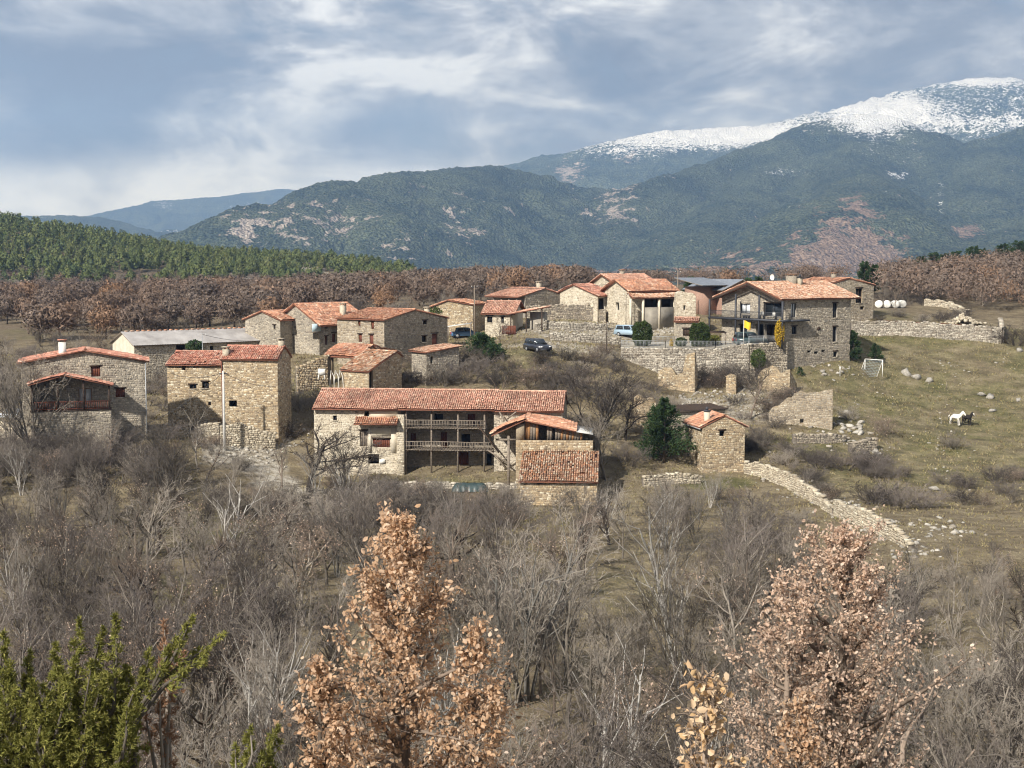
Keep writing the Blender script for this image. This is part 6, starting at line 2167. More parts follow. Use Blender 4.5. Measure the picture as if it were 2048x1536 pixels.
sp4 = scatter(1800, -140, 1010, 655, 905, 3.7, ok_pine, lambda px, Y: rs.uniform(.75, 1.35) * (1 if px < 830 else .55), (.9, 1.35))
wood('pine_tree', PINES, sp4, pine_crown, 90, CR_PINE_S, lambda q: 'olive green pine on the wooded hill at left', 'tree', lambda q: 'pines on the hill', 'olive green pine wood covering the hill at left')

# ================================================================== EVERGREENS AND LEAFY TREES
def tuft_mesh(P_, D_, size, rg, width=.35, blades=2):
    """small pointed sprigs at P_ pointing along D_"""
    n = len(P_)
    out = []
    for b in range(blades):
        d = D_ + rg.normal(0, .45, (n, 3))
        d /= np.linalg.norm(d, axis=1, keepdims=True)
        u = np.cross(d, rg.normal(0, 1, (n, 3)))
        u /= np.linalg.norm(u, axis=1, keepdims=True)
        s = size * rg.uniform(.6, 1.35, (n, 1))
        out.append(np.stack([P_ - u * s * width * .5, P_ + u * s * width * .5, P_ + d * s], 1))
    return tri_mesh('foliage', np.concatenate(out))


def conifer(name, label, px, py, top, width_px, seed, mat_=None, n=90, per=36, size=.22, pw=.9, cat='tree', Y=None, lean=.0):
    rg = np.random.default_rng(seed)
    g = G(px, py) if Y is None else np.array([P(px, py, Y)[0], Y, T(P(px, py, Y)[0], Y)])
    H = P(px, top, g[1])[2] - g[2]
    R = width_px * g[1] / F / 2
    r = thing(name, label, cat, tuple(g), rg.uniform(0, 6))
    mb = MB()
    mb.tube([(0, 0, -.3), (0, 0, H * .5), (lean, 0, H * .97)], [H * .022, H * .016, .01], 6)
    ob('trunk', mb, BK_BRWN, r)
    PP, DD, br = [], [], MB()
    for i in range(n):
        f = (i + rg.random()) / n
        z = H * (.08 + .9 * f)
        ln = R * (1 - f) ** pw * rg.uniform(.65, 1.15) + .1
        a = rg.uniform(0, 6.283)
        d = np.array([math.cos(a), math.sin(a), rg.uniform(.05, .45)])
        p0 = np.array([lean * f, 0, z])
        br.tube([p0, p0 + d * ln], [.03, .01], 3, False)
        t = rg.uniform(.25, 1.05, per)
        q = p0 + d * ln * t[:, None] + rg.normal(0, .07 * ln + .03, (per, 3))
        PP.append(q)
        DD.append(np.tile(d + np.array([0, 0, .3]), (per, 1)))
    ob('branches', br, BK_BRWN, r)
    m = tuft_mesh(np.concatenate(PP), np.concatenate(DD), size, rg)
    ob('crown', m, mat_ or LF_CON, r)
    return r


conifer('conifer_tree', 'dark green conifer left of the small ochre house', 1328, 925, 796, 118, 1, n=120, per=70, size=.30, pw=.75)
conifer('conifer_tree', 'dark green pine in the brush left of the dark car', 962, 712, 668, 60, 2, n=60, per=50, size=.3, pw=.5)
conifer('conifer_tree', 'small dark pine right of the bushier pine', 990, 722, 690, 44, 3, n=40, per=40, size=.26, pw=.5)
conifer('conifer_tree', 'narrow dark conifer against the long grey barn', 385, 712, 668, 30, 4, n=40, per=36, size=.25)
conifer('conifer_tree', 'dark conifer hugging the right wall of the big house', 1706, 722, 662, 34, 5, n=60, per=50, size=.26, pw=.7, Y=190)
conifer('conifer_tree', 'small dark fir on the pasture beside the goal', 1750, 724, 688, 30, 6, n=50, per=40, size=.22)
conifer('young_fir', 'tiny green fir sapling below the big house wall', 1600, 752, 735, 14, 7, n=24, per=24, size=.14)
conifer('conifer_tree', 'dark green conifer beside the terrace house roof', 1140, 612, 590, 34, 8, n=40, per=36, size=.28, pw=.6, Y=219)
for i, (px, top, w, Y) in enumerate([(1728, 524, 32, 262), (1748, 530, 30, 264), (1866, 506, 38, 345), (1890, 508, 44, 348), (1912, 503, 40, 346), (1945, 494, 46, 342), (1964, 498, 36, 345), (2005, 488, 50, 340), (2035, 482, 54, 340), (1840, 514, 30, 340),
                                     (1495, 558, 26, 260), (1515, 556, 22, 262), (1380, 556, 26, 255)]):
    pos = ['left of a pair beyond the far right house', 'right of a pair beyond the far right house', 'second on the right skyline', 'third on the right skyline', 'fourth on the right skyline', 'fifth on the right skyline',
           'sixth on the right skyline', 'next to last on the right skyline', 'last on the right skyline at the frame edge', 'first on the right skyline', 'left one behind the big house roof', 'right one behind the big house roof', 'behind the wooden pole'][i]
    conifer('pine_tree', 'dark rounded pine, ' + pos, px, 580, top, w, 40 + i, n=60, per=70, size=.34, pw=.36, Y=Y)


def box_bush(name, label, x0, y0, x1, y1, Y, z, mat_, seed, n=5200, pwr=3.0, size=.15, cat='shrub'):
    rg = np.random.default_rng(seed)
    a, b = P(x0, y1, Y), P(x1, y0, Y)
    w, h = (b[0] - a[0]) / 2, b[2] - z
    d = rg.normal(0, 1, (n, 3))
    k = (np.abs(d) ** pwr).sum(1, keepdims=True) ** (1 / pwr)
    d = d / k
    c = d * rg.uniform(.55, 1.02, (n, 1)) ** .6 * np.array([w, w * .9, h / 2]) * (1 + .08 * np.sin(d[:, :1] * 7) * np.cos(d[:, 2:] * 6)) + np.array([0, 0, h / 2])
    r = thing(name, label, cat, ((a[0] + b[0]) / 2, Y, z), 0)
    mb = MB()
    mb.tube([(0, 0, -.2), (0, 0, h * .5)], [.09, .05], 6)
    ob('stem', mb, BK_BRWN, r)
    ob('foliage', tuft_mesh(c, rg.normal(0, .8, (n, 3)) + d * .3, size, rg, .75, 2), mat_, r)
    return r


box_bush('clipped_evergreen', 'left of two big clipped evergreens on the parking terrace', 1265, 643, 1304, 690, 183.6, zpl, LF_BOX, 1)
box_bush('clipped_evergreen', 'right of two big clipped evergreens on the parking terrace', 1379, 646, 1419, 690, 182.6, zpl, LF_BOX, 2)
box_bush('golden_cypress', 'bright golden yellow columnar cypress in front of the big house', 1549, 639, 1569, 690, 181.8, zpl, LF_GOLD, 3, 1600, 2.0, .15)
box_bush('round_bush', 'low dark green round bush between the two clipped evergreens', 1350, 675, 1374, 690, 182.8, zpl, LF_BOX, 4, 700, 2.2)
box_bush('round_bush', 'small yellow bush left of the low dark bush', 1339, 679, 1347, 690, 182.6, zpl, LF_GOLD, 5, 300, 2.2, .1)
box_bush('round_bush', 'yellow-green bush right of the clipped evergreens', 1418, 670, 1440, 687, 186, zpl, LF_MOSS, 6, 700, 2.2)
gq = G(1518, 745)
box_bush('wall_shrub', 'olive green shrub growing against the retaining wall below the flag', 1500, 698, 1532, 742, 179.4, P(1518, 740, 179.4)[2] + .2, LF_IVY, 7, 1500, 2.0, .16)
box_bush('ivy_mass', 'green ivy mass on the wall left of the ochre pole house', 858, 607, 898, 634, 205, P(870, 634, 205)[2], LF_IVY, 8, 1800, 2.0, .2)
box_bush('round_bush', 'dark round bush at the left frame edge', -4, 780, 20, 815, 150.5, P(10, 815, 150.5)[2], LF_BOX, 9, 900, 2.2, .14)
box_bush('ivy_patch', 'dark evergreen patch under the roof of the long grey barn', 372, 680, 405, 704, 178, P(390, 706, 178)[2], LF_CON, 10, 900, 2.0, .2)


# ---- leaf-holding oaks close to the camera
def leafy_oak(label, px, py_top, Y, crown_h, rad, nb, nleaf, lsize, mat_, seed, prof=1.0, spread=.9, name='oak_tree'):
    rg = np.random.default_rng(seed)
    top = P(px, py_top, Y)
    gz = T(top[0], Y)
    H = top[2] - gz
    r = thing(name, label, 'tree', (top[0], Y, gz), 0)
    tr = MB()
    tr.tube([(0, 0, -.3), (.05, 0, H * .3), (-.04, .05, H * .6), (0, 0, H * .98)], [H * .020, H * .016, H * .010, .008], 7)
    S, LP = [], []
    for i in range(nb):
        f = (i + rg.random()) / nb
        z0 = H - crown_h * (1 - f) * 1.0
        a = i * 2.4 + rg.uniform(-.4, .4)
        lobe = .62 + .55 * abs(math.sin(a * 1.5 + f * 5 + seed)) * rg.uniform(.5, 1.2)
        ln = rad * ((1 - f) ** prof) * rg.uniform(.6, 1.15) * lobe + .12
        d = nrm(np.array([math.cos(a), math.sin(a), rg.uniform(.45, 1.0) * spread]))
        p = np.array([0, 0, z0 - ln * .25])
        k = 5
        for j in range(k):
            d = nrm(d + rg.normal(0, .13, 3) + np.array([0, 0, .08]))
            q = p + d * ln / k
            S.append((*p, *q, .022 * (1 - j / k) * (ln + .3) + .006, .022 * (1 - (j + 1) / k) * (ln + .3) + .006))
            for m_k in range(6):
                dd = nrm(d + rg.normal(0, .62, 3))
                l2 = rg.uniform(.15, .34) * (.55 + ln * .5)
                b0 = p + (q - p) * rg.random()
                mid = b0 + dd * l2 * .5
                e_ = mid + nrm(dd + rg.normal(0, .3, 3)) * l2 * .5
                S.append((*b0, *mid, .0055, .004))
                S.append((*mid, *e_, .004, .0025))
                if j > 0:
                    LP.append((b0, e_))
            p = q
    V, Q = segs_mesh('branches', S, 4)
    tr.add(V, Q)
    ob('trunk', tr, BK_BRWN, r)
    idx = rg.integers(0, len(LP), nleaf)
    t = rg.uniform(.2, 1.1, (nleaf, 1))
    A_ = np.array([q[0] for q in LP])[idx]
    B_ = np.array([q[1] for q in LP])[idx]
    pos = A_ + (B_ - A_) * t + rg.normal(0, .035, (nleaf, 3))
    lm = leaves_mesh(pos, lsize, rg.random())
    ob('crown', lm, mat_, r, kind='stuff')
    return r


leafy_oak('tall cone-shaped oak holding orange-brown dead leaves in the centre foreground', 800, 1045, 20.5, 4.8, 2.5, 74, 11500, .078, LF_OAK, 3, prof=.66, spread=1.0)
leafy_oak('low leafy oak branchwork at the left foot of the tall brown oak', 640, 1330, 19.0, 3.2, 1.2, 34, 3600, .075, LF_OAK, 4, spread=.8)
leafy_oak('leafy oak side leader right of the tall brown oak', 950, 1250, 20.0, 3.2, .9, 30, 2800, .075, LF_OAK, 5, spread=1.0)
leafy_oak('thin pinkish-brown oak with sparse dead leaves at lower right', 1690, 1072, 27.0, 5.4, 3.2, 84, 13000, .072, LF_PINK, 6, prof=.5, spread=.9)
leafy_oak('lower pinkish oak crown left of the thin oak', 1580, 1165, 26.0, 4.2, 2.2, 44, 4200, .072, LF_PINK, 7, prof=.6, spread=.8)
leafy_oak('small oak with large pale cream leaves at the bottom edge', 1415, 1370, 11.5, 2.2, .62, 26, 900, .075, LF_PALE, 8, spread=1.1)
leafy_oak('russet oak sapling below the thin pinkish oak', 1600, 1400, 22.0, 2.6, 1.0, 30, 2600, .075, LF_OAK, 9, spread=.8)


# ---- junipers close to the camera
def juniper(label, plumes, Y, mat_, seed, root_px, density=300, size=.042, stems=True, nm='juniper_tree', rad=.12):
    """plumes: (px, py_top, length px, lean px)"""
    rg = np.random.default_rng(seed)
    g0 = P(root_px, 1500, Y)
    gz = T(g0[0], Y)
    o = np.array([g0[0], Y, gz])
    r = thing(nm, label, 'tree', tuple(o), 0)
    S, PP, DD = [], [], []
    base = np.array([0, 0, 0.0])
    hub = P(root_px, 1640, Y) - o
    S.append((*(base - np.array([0, 0, .3])), *hub, .12, .08))
    for (px, pt, ln, lean, dy) in plumes:
        tip = P(px, pt, Y + dy) - o
        bot = P(px - lean, pt + ln, Y + dy) - o
        mid = (tip + bot) / 2 + rg.normal(0, .03, 3)
        S.append((*hub, *bot, .035, .02))
        S.append((*bot, *mid, .02, .012))
        S.append((*mid, *tip, .012, .004))
        n = int(density * ln / 100)
        t = rg.random(n) ** .9
        ax = bot + (tip - bot) * t[:, None]
        nk = max(3, int(ln / 14))
        kk = np.floor(t * nk)
        ka = kk * 2.4 + px
        side = np.stack([np.cos(ka), np.sin(ka) * .8, -.25 + 0 * ka], -1) * (rad * 1.25 * (1.1 - t))[:, None] * rg.random((n, 1))
        ax = ax + side
        R_ = rad * .5 * (1.08 - t)[:, None] ** .7 * (.6 + .6 * np.sin(t * 17 + px)[:, None] ** 2)
        off = rg.normal(0, 1, (n, 3))
        off /= np.linalg.norm(off, axis=1, keepdims=True)
        off *= rg.uniform(.15, 1.0, (n, 1)) * R_
        PP.append(ax + off + np.array([0, 0, -.25]) * R_)
        dn = nrm(tip - bot)
        DD.append(dn * .7 + side / rad * .5 + off / (R_ + 1e-6) * .45 + np.array([0, 0, -.2]))
    V, Q = segs_mesh('stems', S, 5)
    ob('trunk', mk_mesh('trunk', V, Q), BK_GREY, r)
    ob('crown', tuft_mesh(np.concatenate(PP), np.concatenate(DD), size, rg, .30, 3), mat_, r, kind='stuff')
    return r


rj = random.Random(9)
pl = [(160, 1235, 170, 15, 0), (205, 1255, 150, 25, .1), (232, 1228, 190, 5, -.1), (110, 1285, 150, -5, 0), (60, 1300, 150, 10, .2), (8, 1262, 170, -12, 0), (185, 1320, 170, 10, -.3), (130, 1350, 170, 5, -.2),
      (385, 1230, 120, 60, 0), (448, 1265, 90, 120, .1), (420, 1300, 70, 90, -.1), (350, 1275, 110, 50, 0), (300, 1300, 120, 30, .1), (250, 1330, 140, 20, 0), (40, 1400, 150, 0, -.3), (90, 1420, 150, -10, -.3), (150, 1440, 150, 10, -.4),
      (210, 1430, 150, 20, -.3), (260, 1400, 130, 20, -.2), (20, 1340, 150, -10, .2), (-30, 1330, 160, -10, 0), (240, 1480, 120, 10, -.4), (60, 1480, 120, 0, -.4), (120, 1500, 120, 0, -.4), (180, 1370, 160, 0, .3), (-20, 1450, 140, 0, -.2)]
for _ in range(60):
    x_ = rj.uniform(-60, 280)
    pl.append((x_, rj.uniform(1330, 1540), rj.uniform(70, 140), rj.uniform(-25, 30), rj.uniform(-.5, .4)))
juniper('yellow-green juniper with upright plumes in the lower left corner', pl, 13.0, LF_JUN, 1, 120)
juniper('dead rust-brown juniper spray beside the green juniper', [(330, 1240, 130, 5, .2), (345, 1330, 140, 10, .1), (320, 1380, 140, -5, 0), (340, 1440, 120, 0, .2), (285, 1400, 110, -20, .2), (365, 1300, 90, 30, .2)], 13.4, LF_DEAD, 2, 330, density=120, size=.05, rad=.09)
juniper('small green juniper tip at the bottom edge left of the brown oak', [(500, 1452, 110, 10, 0), (540, 1470, 110, 20, .1), (470, 1490, 100, -5, 0), (556, 1450, 100, 25, .2), (520, 1510, 100, 0, 0)], 13.2, LF_JUN, 3, 500, density=300)

# ================================================================== GRASS, ROCKS, RUBBLE
LF_GRS = island_mat('dry_grass_blades', [(0.26, 0.215, 0.115), (0.20, 0.165, 0.085), (0.33, 0.28, 0.165), (0.15, 0.14, 0.06), (0.23, 0.20, 0.09), (0.17, 0.125, 0.075)], var=.15, bump=0)


def grass():
    rg = np.random.default_rng(31)
    n = 60000
    Y = np.sqrt(rg.uniform(52 ** 2, 212 ** 2, n))
    px = rg.uniform(-80, 2130, n)
    X = (px - 1024) / F * Y
    keep = gnoise(X / 6.0, Y / 6.0) > rg.uniform(-.6, .35, n)
    X, Y, px = X[keep], Y[keep], px[keep]
    Z = terr(X, Y)
    bx_, by_ = proj(X, Y, Z)
    path = ((bx_ - 510) / 110) ** 2 + ((by_ - 930) / 70) ** 2 < 1
    X, Y, Z = X[~path], Y[~path], Z[~path]
    n = len(X)
    P_ = np.stack([X, Y, Z - .03], -1)
    out = []
    for k in range(3):
        h = rg.uniform(.07, .26, (n, 1)) * np.clip(Y / 130, .6, 1.2)[:, None]
        off = rg.normal(0, .16, (n, 3)) * np.array([1, 1, 0])
        d = rg.normal(0, .5, (n, 3))
        d[:, 2] = 1
        u = rg.normal(0, 1, (n, 3)) * np.array([1, 1, 0])
        u /= np.linalg.norm(u, axis=1, keepdims=True)
        w = h * .32
        out.append(np.stack([P_ + off - u * w, P_ + off + u * w, P_ + off + d * h], 1))
    o = ob('dry_grass', tri_mesh('dry_grass', np.concatenate(out)), LF_GRS)
    o['kind'] = 'stuff'
    tag(o, 'tufts of dry winter grass over the meadow and pasture', 'grass')


grass()

ICO = None


def rock_verts(rg, s):
    t = (1 + 5 ** .5) / 2
    V = np.array([(-1, t, 0), (1, t, 0), (-1, -t, 0), (1, -t, 0), (0, -1, t), (0, 1, t), (0, -1, -t), (0, 1, -t), (t, 0, -1), (t, 0, 1), (-t, 0, -1), (-t, 0, 1)], float) / 1.9
    V *= rg.uniform(.45, 1.4, (12, 1)) * np.array(s) * rg.uniform(.7, 1.3, 3)
    a = rg.uniform(0, 6.28)
    c, sn = math.cos(a), math.sin(a)
    return V @ np.array([[c, -sn, 0], [sn, c, 0], [0, 0, 1]])


ICOF = [[0, 11, 5], [0, 5, 1], [0, 1, 7], [0, 7, 10], [0, 10, 11], [1, 5, 9], [5, 11, 4], [11, 10, 2], [10, 7, 6], [7, 1, 8], [3, 9, 4], [3, 4, 2], [3, 2, 6], [3, 6, 8], [3, 8, 9], [4, 9, 5], [2, 4, 11], [6, 2, 10], [8, 6, 7], [9, 8, 1]]
ROCK = island_mat('lichened_limestone', [(0.27, 0.25, 0.215), (0.37, 0.345, 0.30), (0.19, 0.175, 0.15), (0.46, 0.43, 0.38), (0.24, 0.21, 0.17)], nscale=5)


def rubble(name, label, zones, seed, cat='rubble'):
    rg = np.random.default_rng(seed)
    mb = MB()
    for (px, py, rx, ry, n, s) in zones:
        for _ in range(n):
            a, q = rg.uniform(0, 6.28), rg.random() ** .6
            x, y = px + math.cos(a) * q * rx, py + math.sin(a) * q * ry
            g = G(x, y) if rg.random() < .04 or n < 3 else None
            if g is None:
                if _ % 6 == 0 or 'last' not in locals():
                    last = G(x, y)
                g = last + np.array([rg.normal(0, 1.1), rg.normal(0, 1.6), 0])
                g[2] = T(g[0], g[1])
            sz = s * rg.uniform(.3, 1.15)
            mb.add(rock_verts(rg, (sz, sz, sz * .65)) + g + np.array([0, 0, sz * .1]), None, ICOF)
    o = ob(name, mb, ROCK)
    o['kind'] = 'stuff'
    return tag(o, label, cat)


rubble('rubble', 'loose pale stones scattered over the ruined slope', [(1450, 805, 90, 25, 130, .26), (1540, 800, 50, 40, 60, .22), (1390, 800, 30, 20, 40, .26), (1650, 870, 30, 20, 40, .26), (1705, 860, 20, 15, 34, .5), (1690, 745, 30, 10, 24, .32),
                                                                   (1630, 740, 18, 8, 14, .4)], 1)
rubble('rubble', 'pale stones tumbled along the diagonal wall', [(1620, 985, 30, 18, 70, .26), (1700, 1020, 30, 20, 70, .26), (1770, 1060, 35, 20, 80, .26), (1820, 1095, 25, 18, 50, .28), (1560, 955, 25, 12, 40, .24), (1740, 910, 30, 10, 30, .3), (1900, 1060, 40, 15, 30, .3)], 2)
rubble('rubble', 'pale stones beside the gravel path under the ochre house', [(440, 890, 60, 30, 90, .28), (520, 900, 50, 40, 80, .26), (570, 870, 40, 20, 50, .25), (400, 860, 30, 10, 30, .25)], 3)
rubble('rubble', 'stony terraces below the rounded gable house', [(1120, 660, 60, 14, 90, .24), (1200, 655, 50, 20, 90, .24), (1310, 660, 40, 12, 50, .26), (1130, 690, 60, 8, 40, .22)], 4)
rubble('rubble', 'small stones dotted about the pasture', [(1850, 800, 180, 90, 46, .18), (1950, 930, 90, 60, 26, .18), (1960, 720, 90, 40, 18, .18), (1800, 890, 120, 20, 30, .2)], 5)
for i, (px, py, s_, lab) in enumerate([(1812, 748, 1.0, 'grey lichened rock outcrop right of the goal'), (1832, 756, .8, 'second grey rock just right of the outcrop'), (1858, 762, .8, 'pale upright rock below the outcrop'), (1962, 790, .85, 'pale split rock in mid pasture'), (1978, 796, .7, 'dark rock touching the pale split rock'),
                                       (2036, 802, .6, 'rock at the right frame edge of the pasture'), (1812, 664, .5, 'white stone at the foot of the long wall'), (2038, 702, .6, 'pale rock beside the purple bush at right edge'), (1870, 980, .6, 'pale boulder in the lower pasture'),
                                       (1985, 822, .5, 'rock right of the two horses'), (1752, 905, .7, 'pale boulder by the broken wall mound')]):
    rg = np.random.default_rng(60 + i)
    g = G(px, py)
    mb = MB()
    V = rock_verts(rg, (s_, s_ * .8, s_ * .6))
    mb.add(V, None, ICOF)
    o = ob('rock', mb, ROCK, None, tuple(g + np.array([0, 0, s_ * .15])))
    tag(o, lab, 'rock')
# quarried pile behind the long wall
mb = MB()
rg = np.random.default_rng(77)
g = P(1925, 636, 213)
gz = T(g[0], g[1])
for i in range(160):
    q = rg.normal(0, 1, 2) * np.array([1.5, .8])
    hh = max(0, 1.5 - abs(q[0]) * .55 - abs(q[1]) * .6)
    mb.add(rock_verts(rg, (.3, .3, .24)) + np.array([g[0] + q[0], g[1] + q[1], gz + hh * rg.uniform(.5, 1)]), None, ICOF)
tag(ob('stone_pile', mb, ST_PALE, kind='stuff'), 'heap of pale quarried stone behind the long wall', 'stone pile')
# rail fence
r = thing('rail_fence', 'brown wooden rail fence on top of the long dry wall', 'fence', tuple(np.array([P(1770, 640, 208)[0], 208, T(P(1770, 640, 208)[0], 208)])))
o0 = np.array(r.location)
for i in range(9):
    px = 1770 + i * 26
    p = P(px, 640, 208 - i * .2)
    z = T(p[0], p[1])
    mb = MB()
    mb.tube([np.array([p[0], p[1], z - .2]) - o0, np.array([p[0], p[1], z + 1.05]) - o0], .07, 6)
    ob('post', mb, WOOD_GR, r)
    if i:
        for hh in (.45, .9):
            mb = MB()
            mb.tube([np.array([pp[0], pp[1], pz + hh]) - o0, np.array([p[0], p[1], z + hh]) - o0], .05, 6)
            ob('rail', mb, WOOD_BR, r)
    pp, pz = p, z

# ================================================================== POLES AND WIRES
def pole(name, label, px, top, base_py, Y, r0, m, arms=1):
    p = P(px, base_py, Y)
    z = T(p[0], Y)
    H = P(px, top, Y)[2] - z
    r = thing(name, label, 'pole', (p[0], Y, z), .2)
    mb = MB()
    mb.tube([(0, 0, -.5), (0, 0, H)], [r0, r0 * .62], 8)
    ob('shaft', mb, m, r)
    for k in range(arms):
        mb = MB()
        mb.box(-.45, .45, -.05, .05, H - .35 - k * .4, H - .25 - k * .4)
        ob('crossarm', mb, STEEL_DK, r)
    for sx in (-.38, 0, .38):
        mb = MB()
        mb.tube([(sx, 0, H - .25), (sx, 0, H - .1)], [.04, .03], 6)
        ob('insulator', mb, PLWHITE, r)
    return np.array([p[0], Y, z + H - .15])


def pole2(*a, **k):
    return pole(*a, **k)


pA = pole2('concrete_pole', 'pale concrete utility pole in front of the tall ochre house', 449, 742, 895, 152.5, .17, CONC)
pB = pole2('wooden_pole', 'wooden utility pole beside the ochre house in the upper village', 949, 570, 680, 196, .11, WOOD_GR)
pC = pole2('wooden_pole', 'wooden utility pole above the ruined tower', 1355, 541, 620, 207, .12, WOOD_GR, arms=0)
pD = pole2('wooden_pole', 'thin dark pole on the stony slope below the two-level house', 1213, 642, 706, 184, .07, WOOD_DK, arms=0)
pE = pole2('thin_pole', 'thin grey post standing against the long grey barn roof', 405, 666, 700, 176, .05, GALV, arms=0)
pF = pole2('wooden_pole', 'slender pole rising before the two-level house gable', 1252, 586, 636, 197, .05, WOOD_DK, arms=0)


def wire(label, a, b, sag):
    pts = []
    for t in np.linspace(0, 1, 14):
        q = a + (b - a) * t
        pts.append(q - np.array([0, 0, 4 * sag * t * (1 - t)]))
    mb = MB()
    mb.tube(np.array(pts) - a, .022, 4, False)
    tag(ob('power_line', mb, STEEL_DK, None, tuple(a)), label, 'power line')


wire('power line from the concrete pole down to the far left house', pA, P(232, 868, 147), 1.0)
wire('power line from the concrete pole to the lower ochre house', pA, P(345, 748, 159), .5)
wire('power line from the concrete pole past the tall ochre house', pA, P(556, 772, 155.5), .5)
wire('power line between the two wooden poles of the upper village', pB, pC, 1.2)
wire('power line from the wooden pole to the ochre house', pB, P(912, 604, 203), .3)
wire('power line from the right wooden pole to the back house', pC, P(1300, 556, 219), .4)
wire('power line running right along the long grey barn', pE, P(556, 676, 190), .6)

# ================================================================== TERRACE FITTINGS
def railing(label, pts, h, m=GALV, step=.17):
    o = np.array(pts[0])
    r = thing('railing', label, 'railing', tuple(o))
    for a, b in zip(pts[:-1], pts[1:]):
        a, b = np.array(a) - o, np.array(b) - o
        ln = np.linalg.norm(b - a)
        for zz in (.08, h):
            mb = MB()
            mb.tube([a + np.array([0, 0, zz]), b + np.array([0, 0, zz])], .03, 5)
            ob('rail', mb, m, r)
        mb = MB()
        for t in np.arange(0, 1, step / ln):
            q = a + (b - a) * t
            mb.box(q[0] - .013, q[0] + .013, q[1] - .013, q[1] + .013, q[2] + .08, q[2] + h)
        ob('bars', mb, m, r, kind='stuff')
        for t in np.linspace(0, 1, max(2, int(ln / 2.2) + 1)):
            q = a + (b - a) * t
            mb = MB()
            mb.box(q[0] - .035, q[0] + .035, q[1] - .035, q[1] + .035, q[2], q[2] + h + .03)
            ob('post', mb, m, r)


zr0 = P(1300, 698, 181.3)[2]
railing('light metal railing along the front of the parking terrace', [(p[0], p[1] - .4, zr0 + .05) for p in tp[:4]], 1.0)
railing('light metal railing between the flagpole and the golden cypress', [(tp[3][0], tp[3][1] - .3, zc_ + .38), (tp[4][0] - 1.2, tp[4][1] - .4, zc_ + .38)], 1.05)
railing('light metal railing behind the left clipped evergreen', [(P(1300, 690, 190)[0], 190, zpl), (P(1352, 690, 189)[0], 189, zpl)], .95)
p = tp[3]
r = thing('flagpole', 'white flagpole flying a yellow flag at the terrace corner', 'flag', (p[0] - .7, p[1] - .35, zc_ + .3))
H = P(1484, 640, p[1])[2] - zc_ - .3
mb = MB()
mb.tube([(0, 0, 0), (0, 0, H)], [.045, .03], 8)
ob('pole', mb, PLWHITE, r)
mb = MB()
nu, nv = 9, 7
V = []
for off in (0, .012):
    for i in range(nu):
        for j in range(nv):
            u, v = i / (nu - 1), j / (nv - 1)
            V.append((.04 + u * .85, .12 * math.sin(u * 6 + v) * u + off, H - .05 - v * .95 - u * .30 + .05 * math.sin(u * 7)))
Q = [[i * nv + j, (i + 1) * nv + j, (i + 1) * nv + j + 1, i * nv + j + 1] for i in range(nu - 1) for j in range(nv - 1)]
Q += [[a + nu * nv for a in q[::-1]] for q in Q]
mb.add(V, Q)
ob('flag', mb, noise_mat('yellow_flag_cloth', (0.75, 0.46, 0.03), (0.82, 0.54, 0.05), 2.0), r)


# ================================================================== CARS
TYRE = noise_mat('tyre_rubber', (0.012, 0.012, 0.013), (0.025, 0.025, 0.027), 4)
LAMP = noise_mat('lamp_lens', (0.6, 0.6, 0.6), (0.75, 0.75, 0.75), 3, rough=.2, spec=.5)
REAR = noise_mat('red_lens', (0.3, 0.01, 0.01), (0.4, 0.02, 0.02), 3, rough=.2, spec=.5)


def paint(name, c):
    m, t, b = new_mat(name, .28, .5)
    b.inputs['Base Color'].default_value = (*c, 1)
    b.inputs['Coat Weight'].default_value = .6
    return m


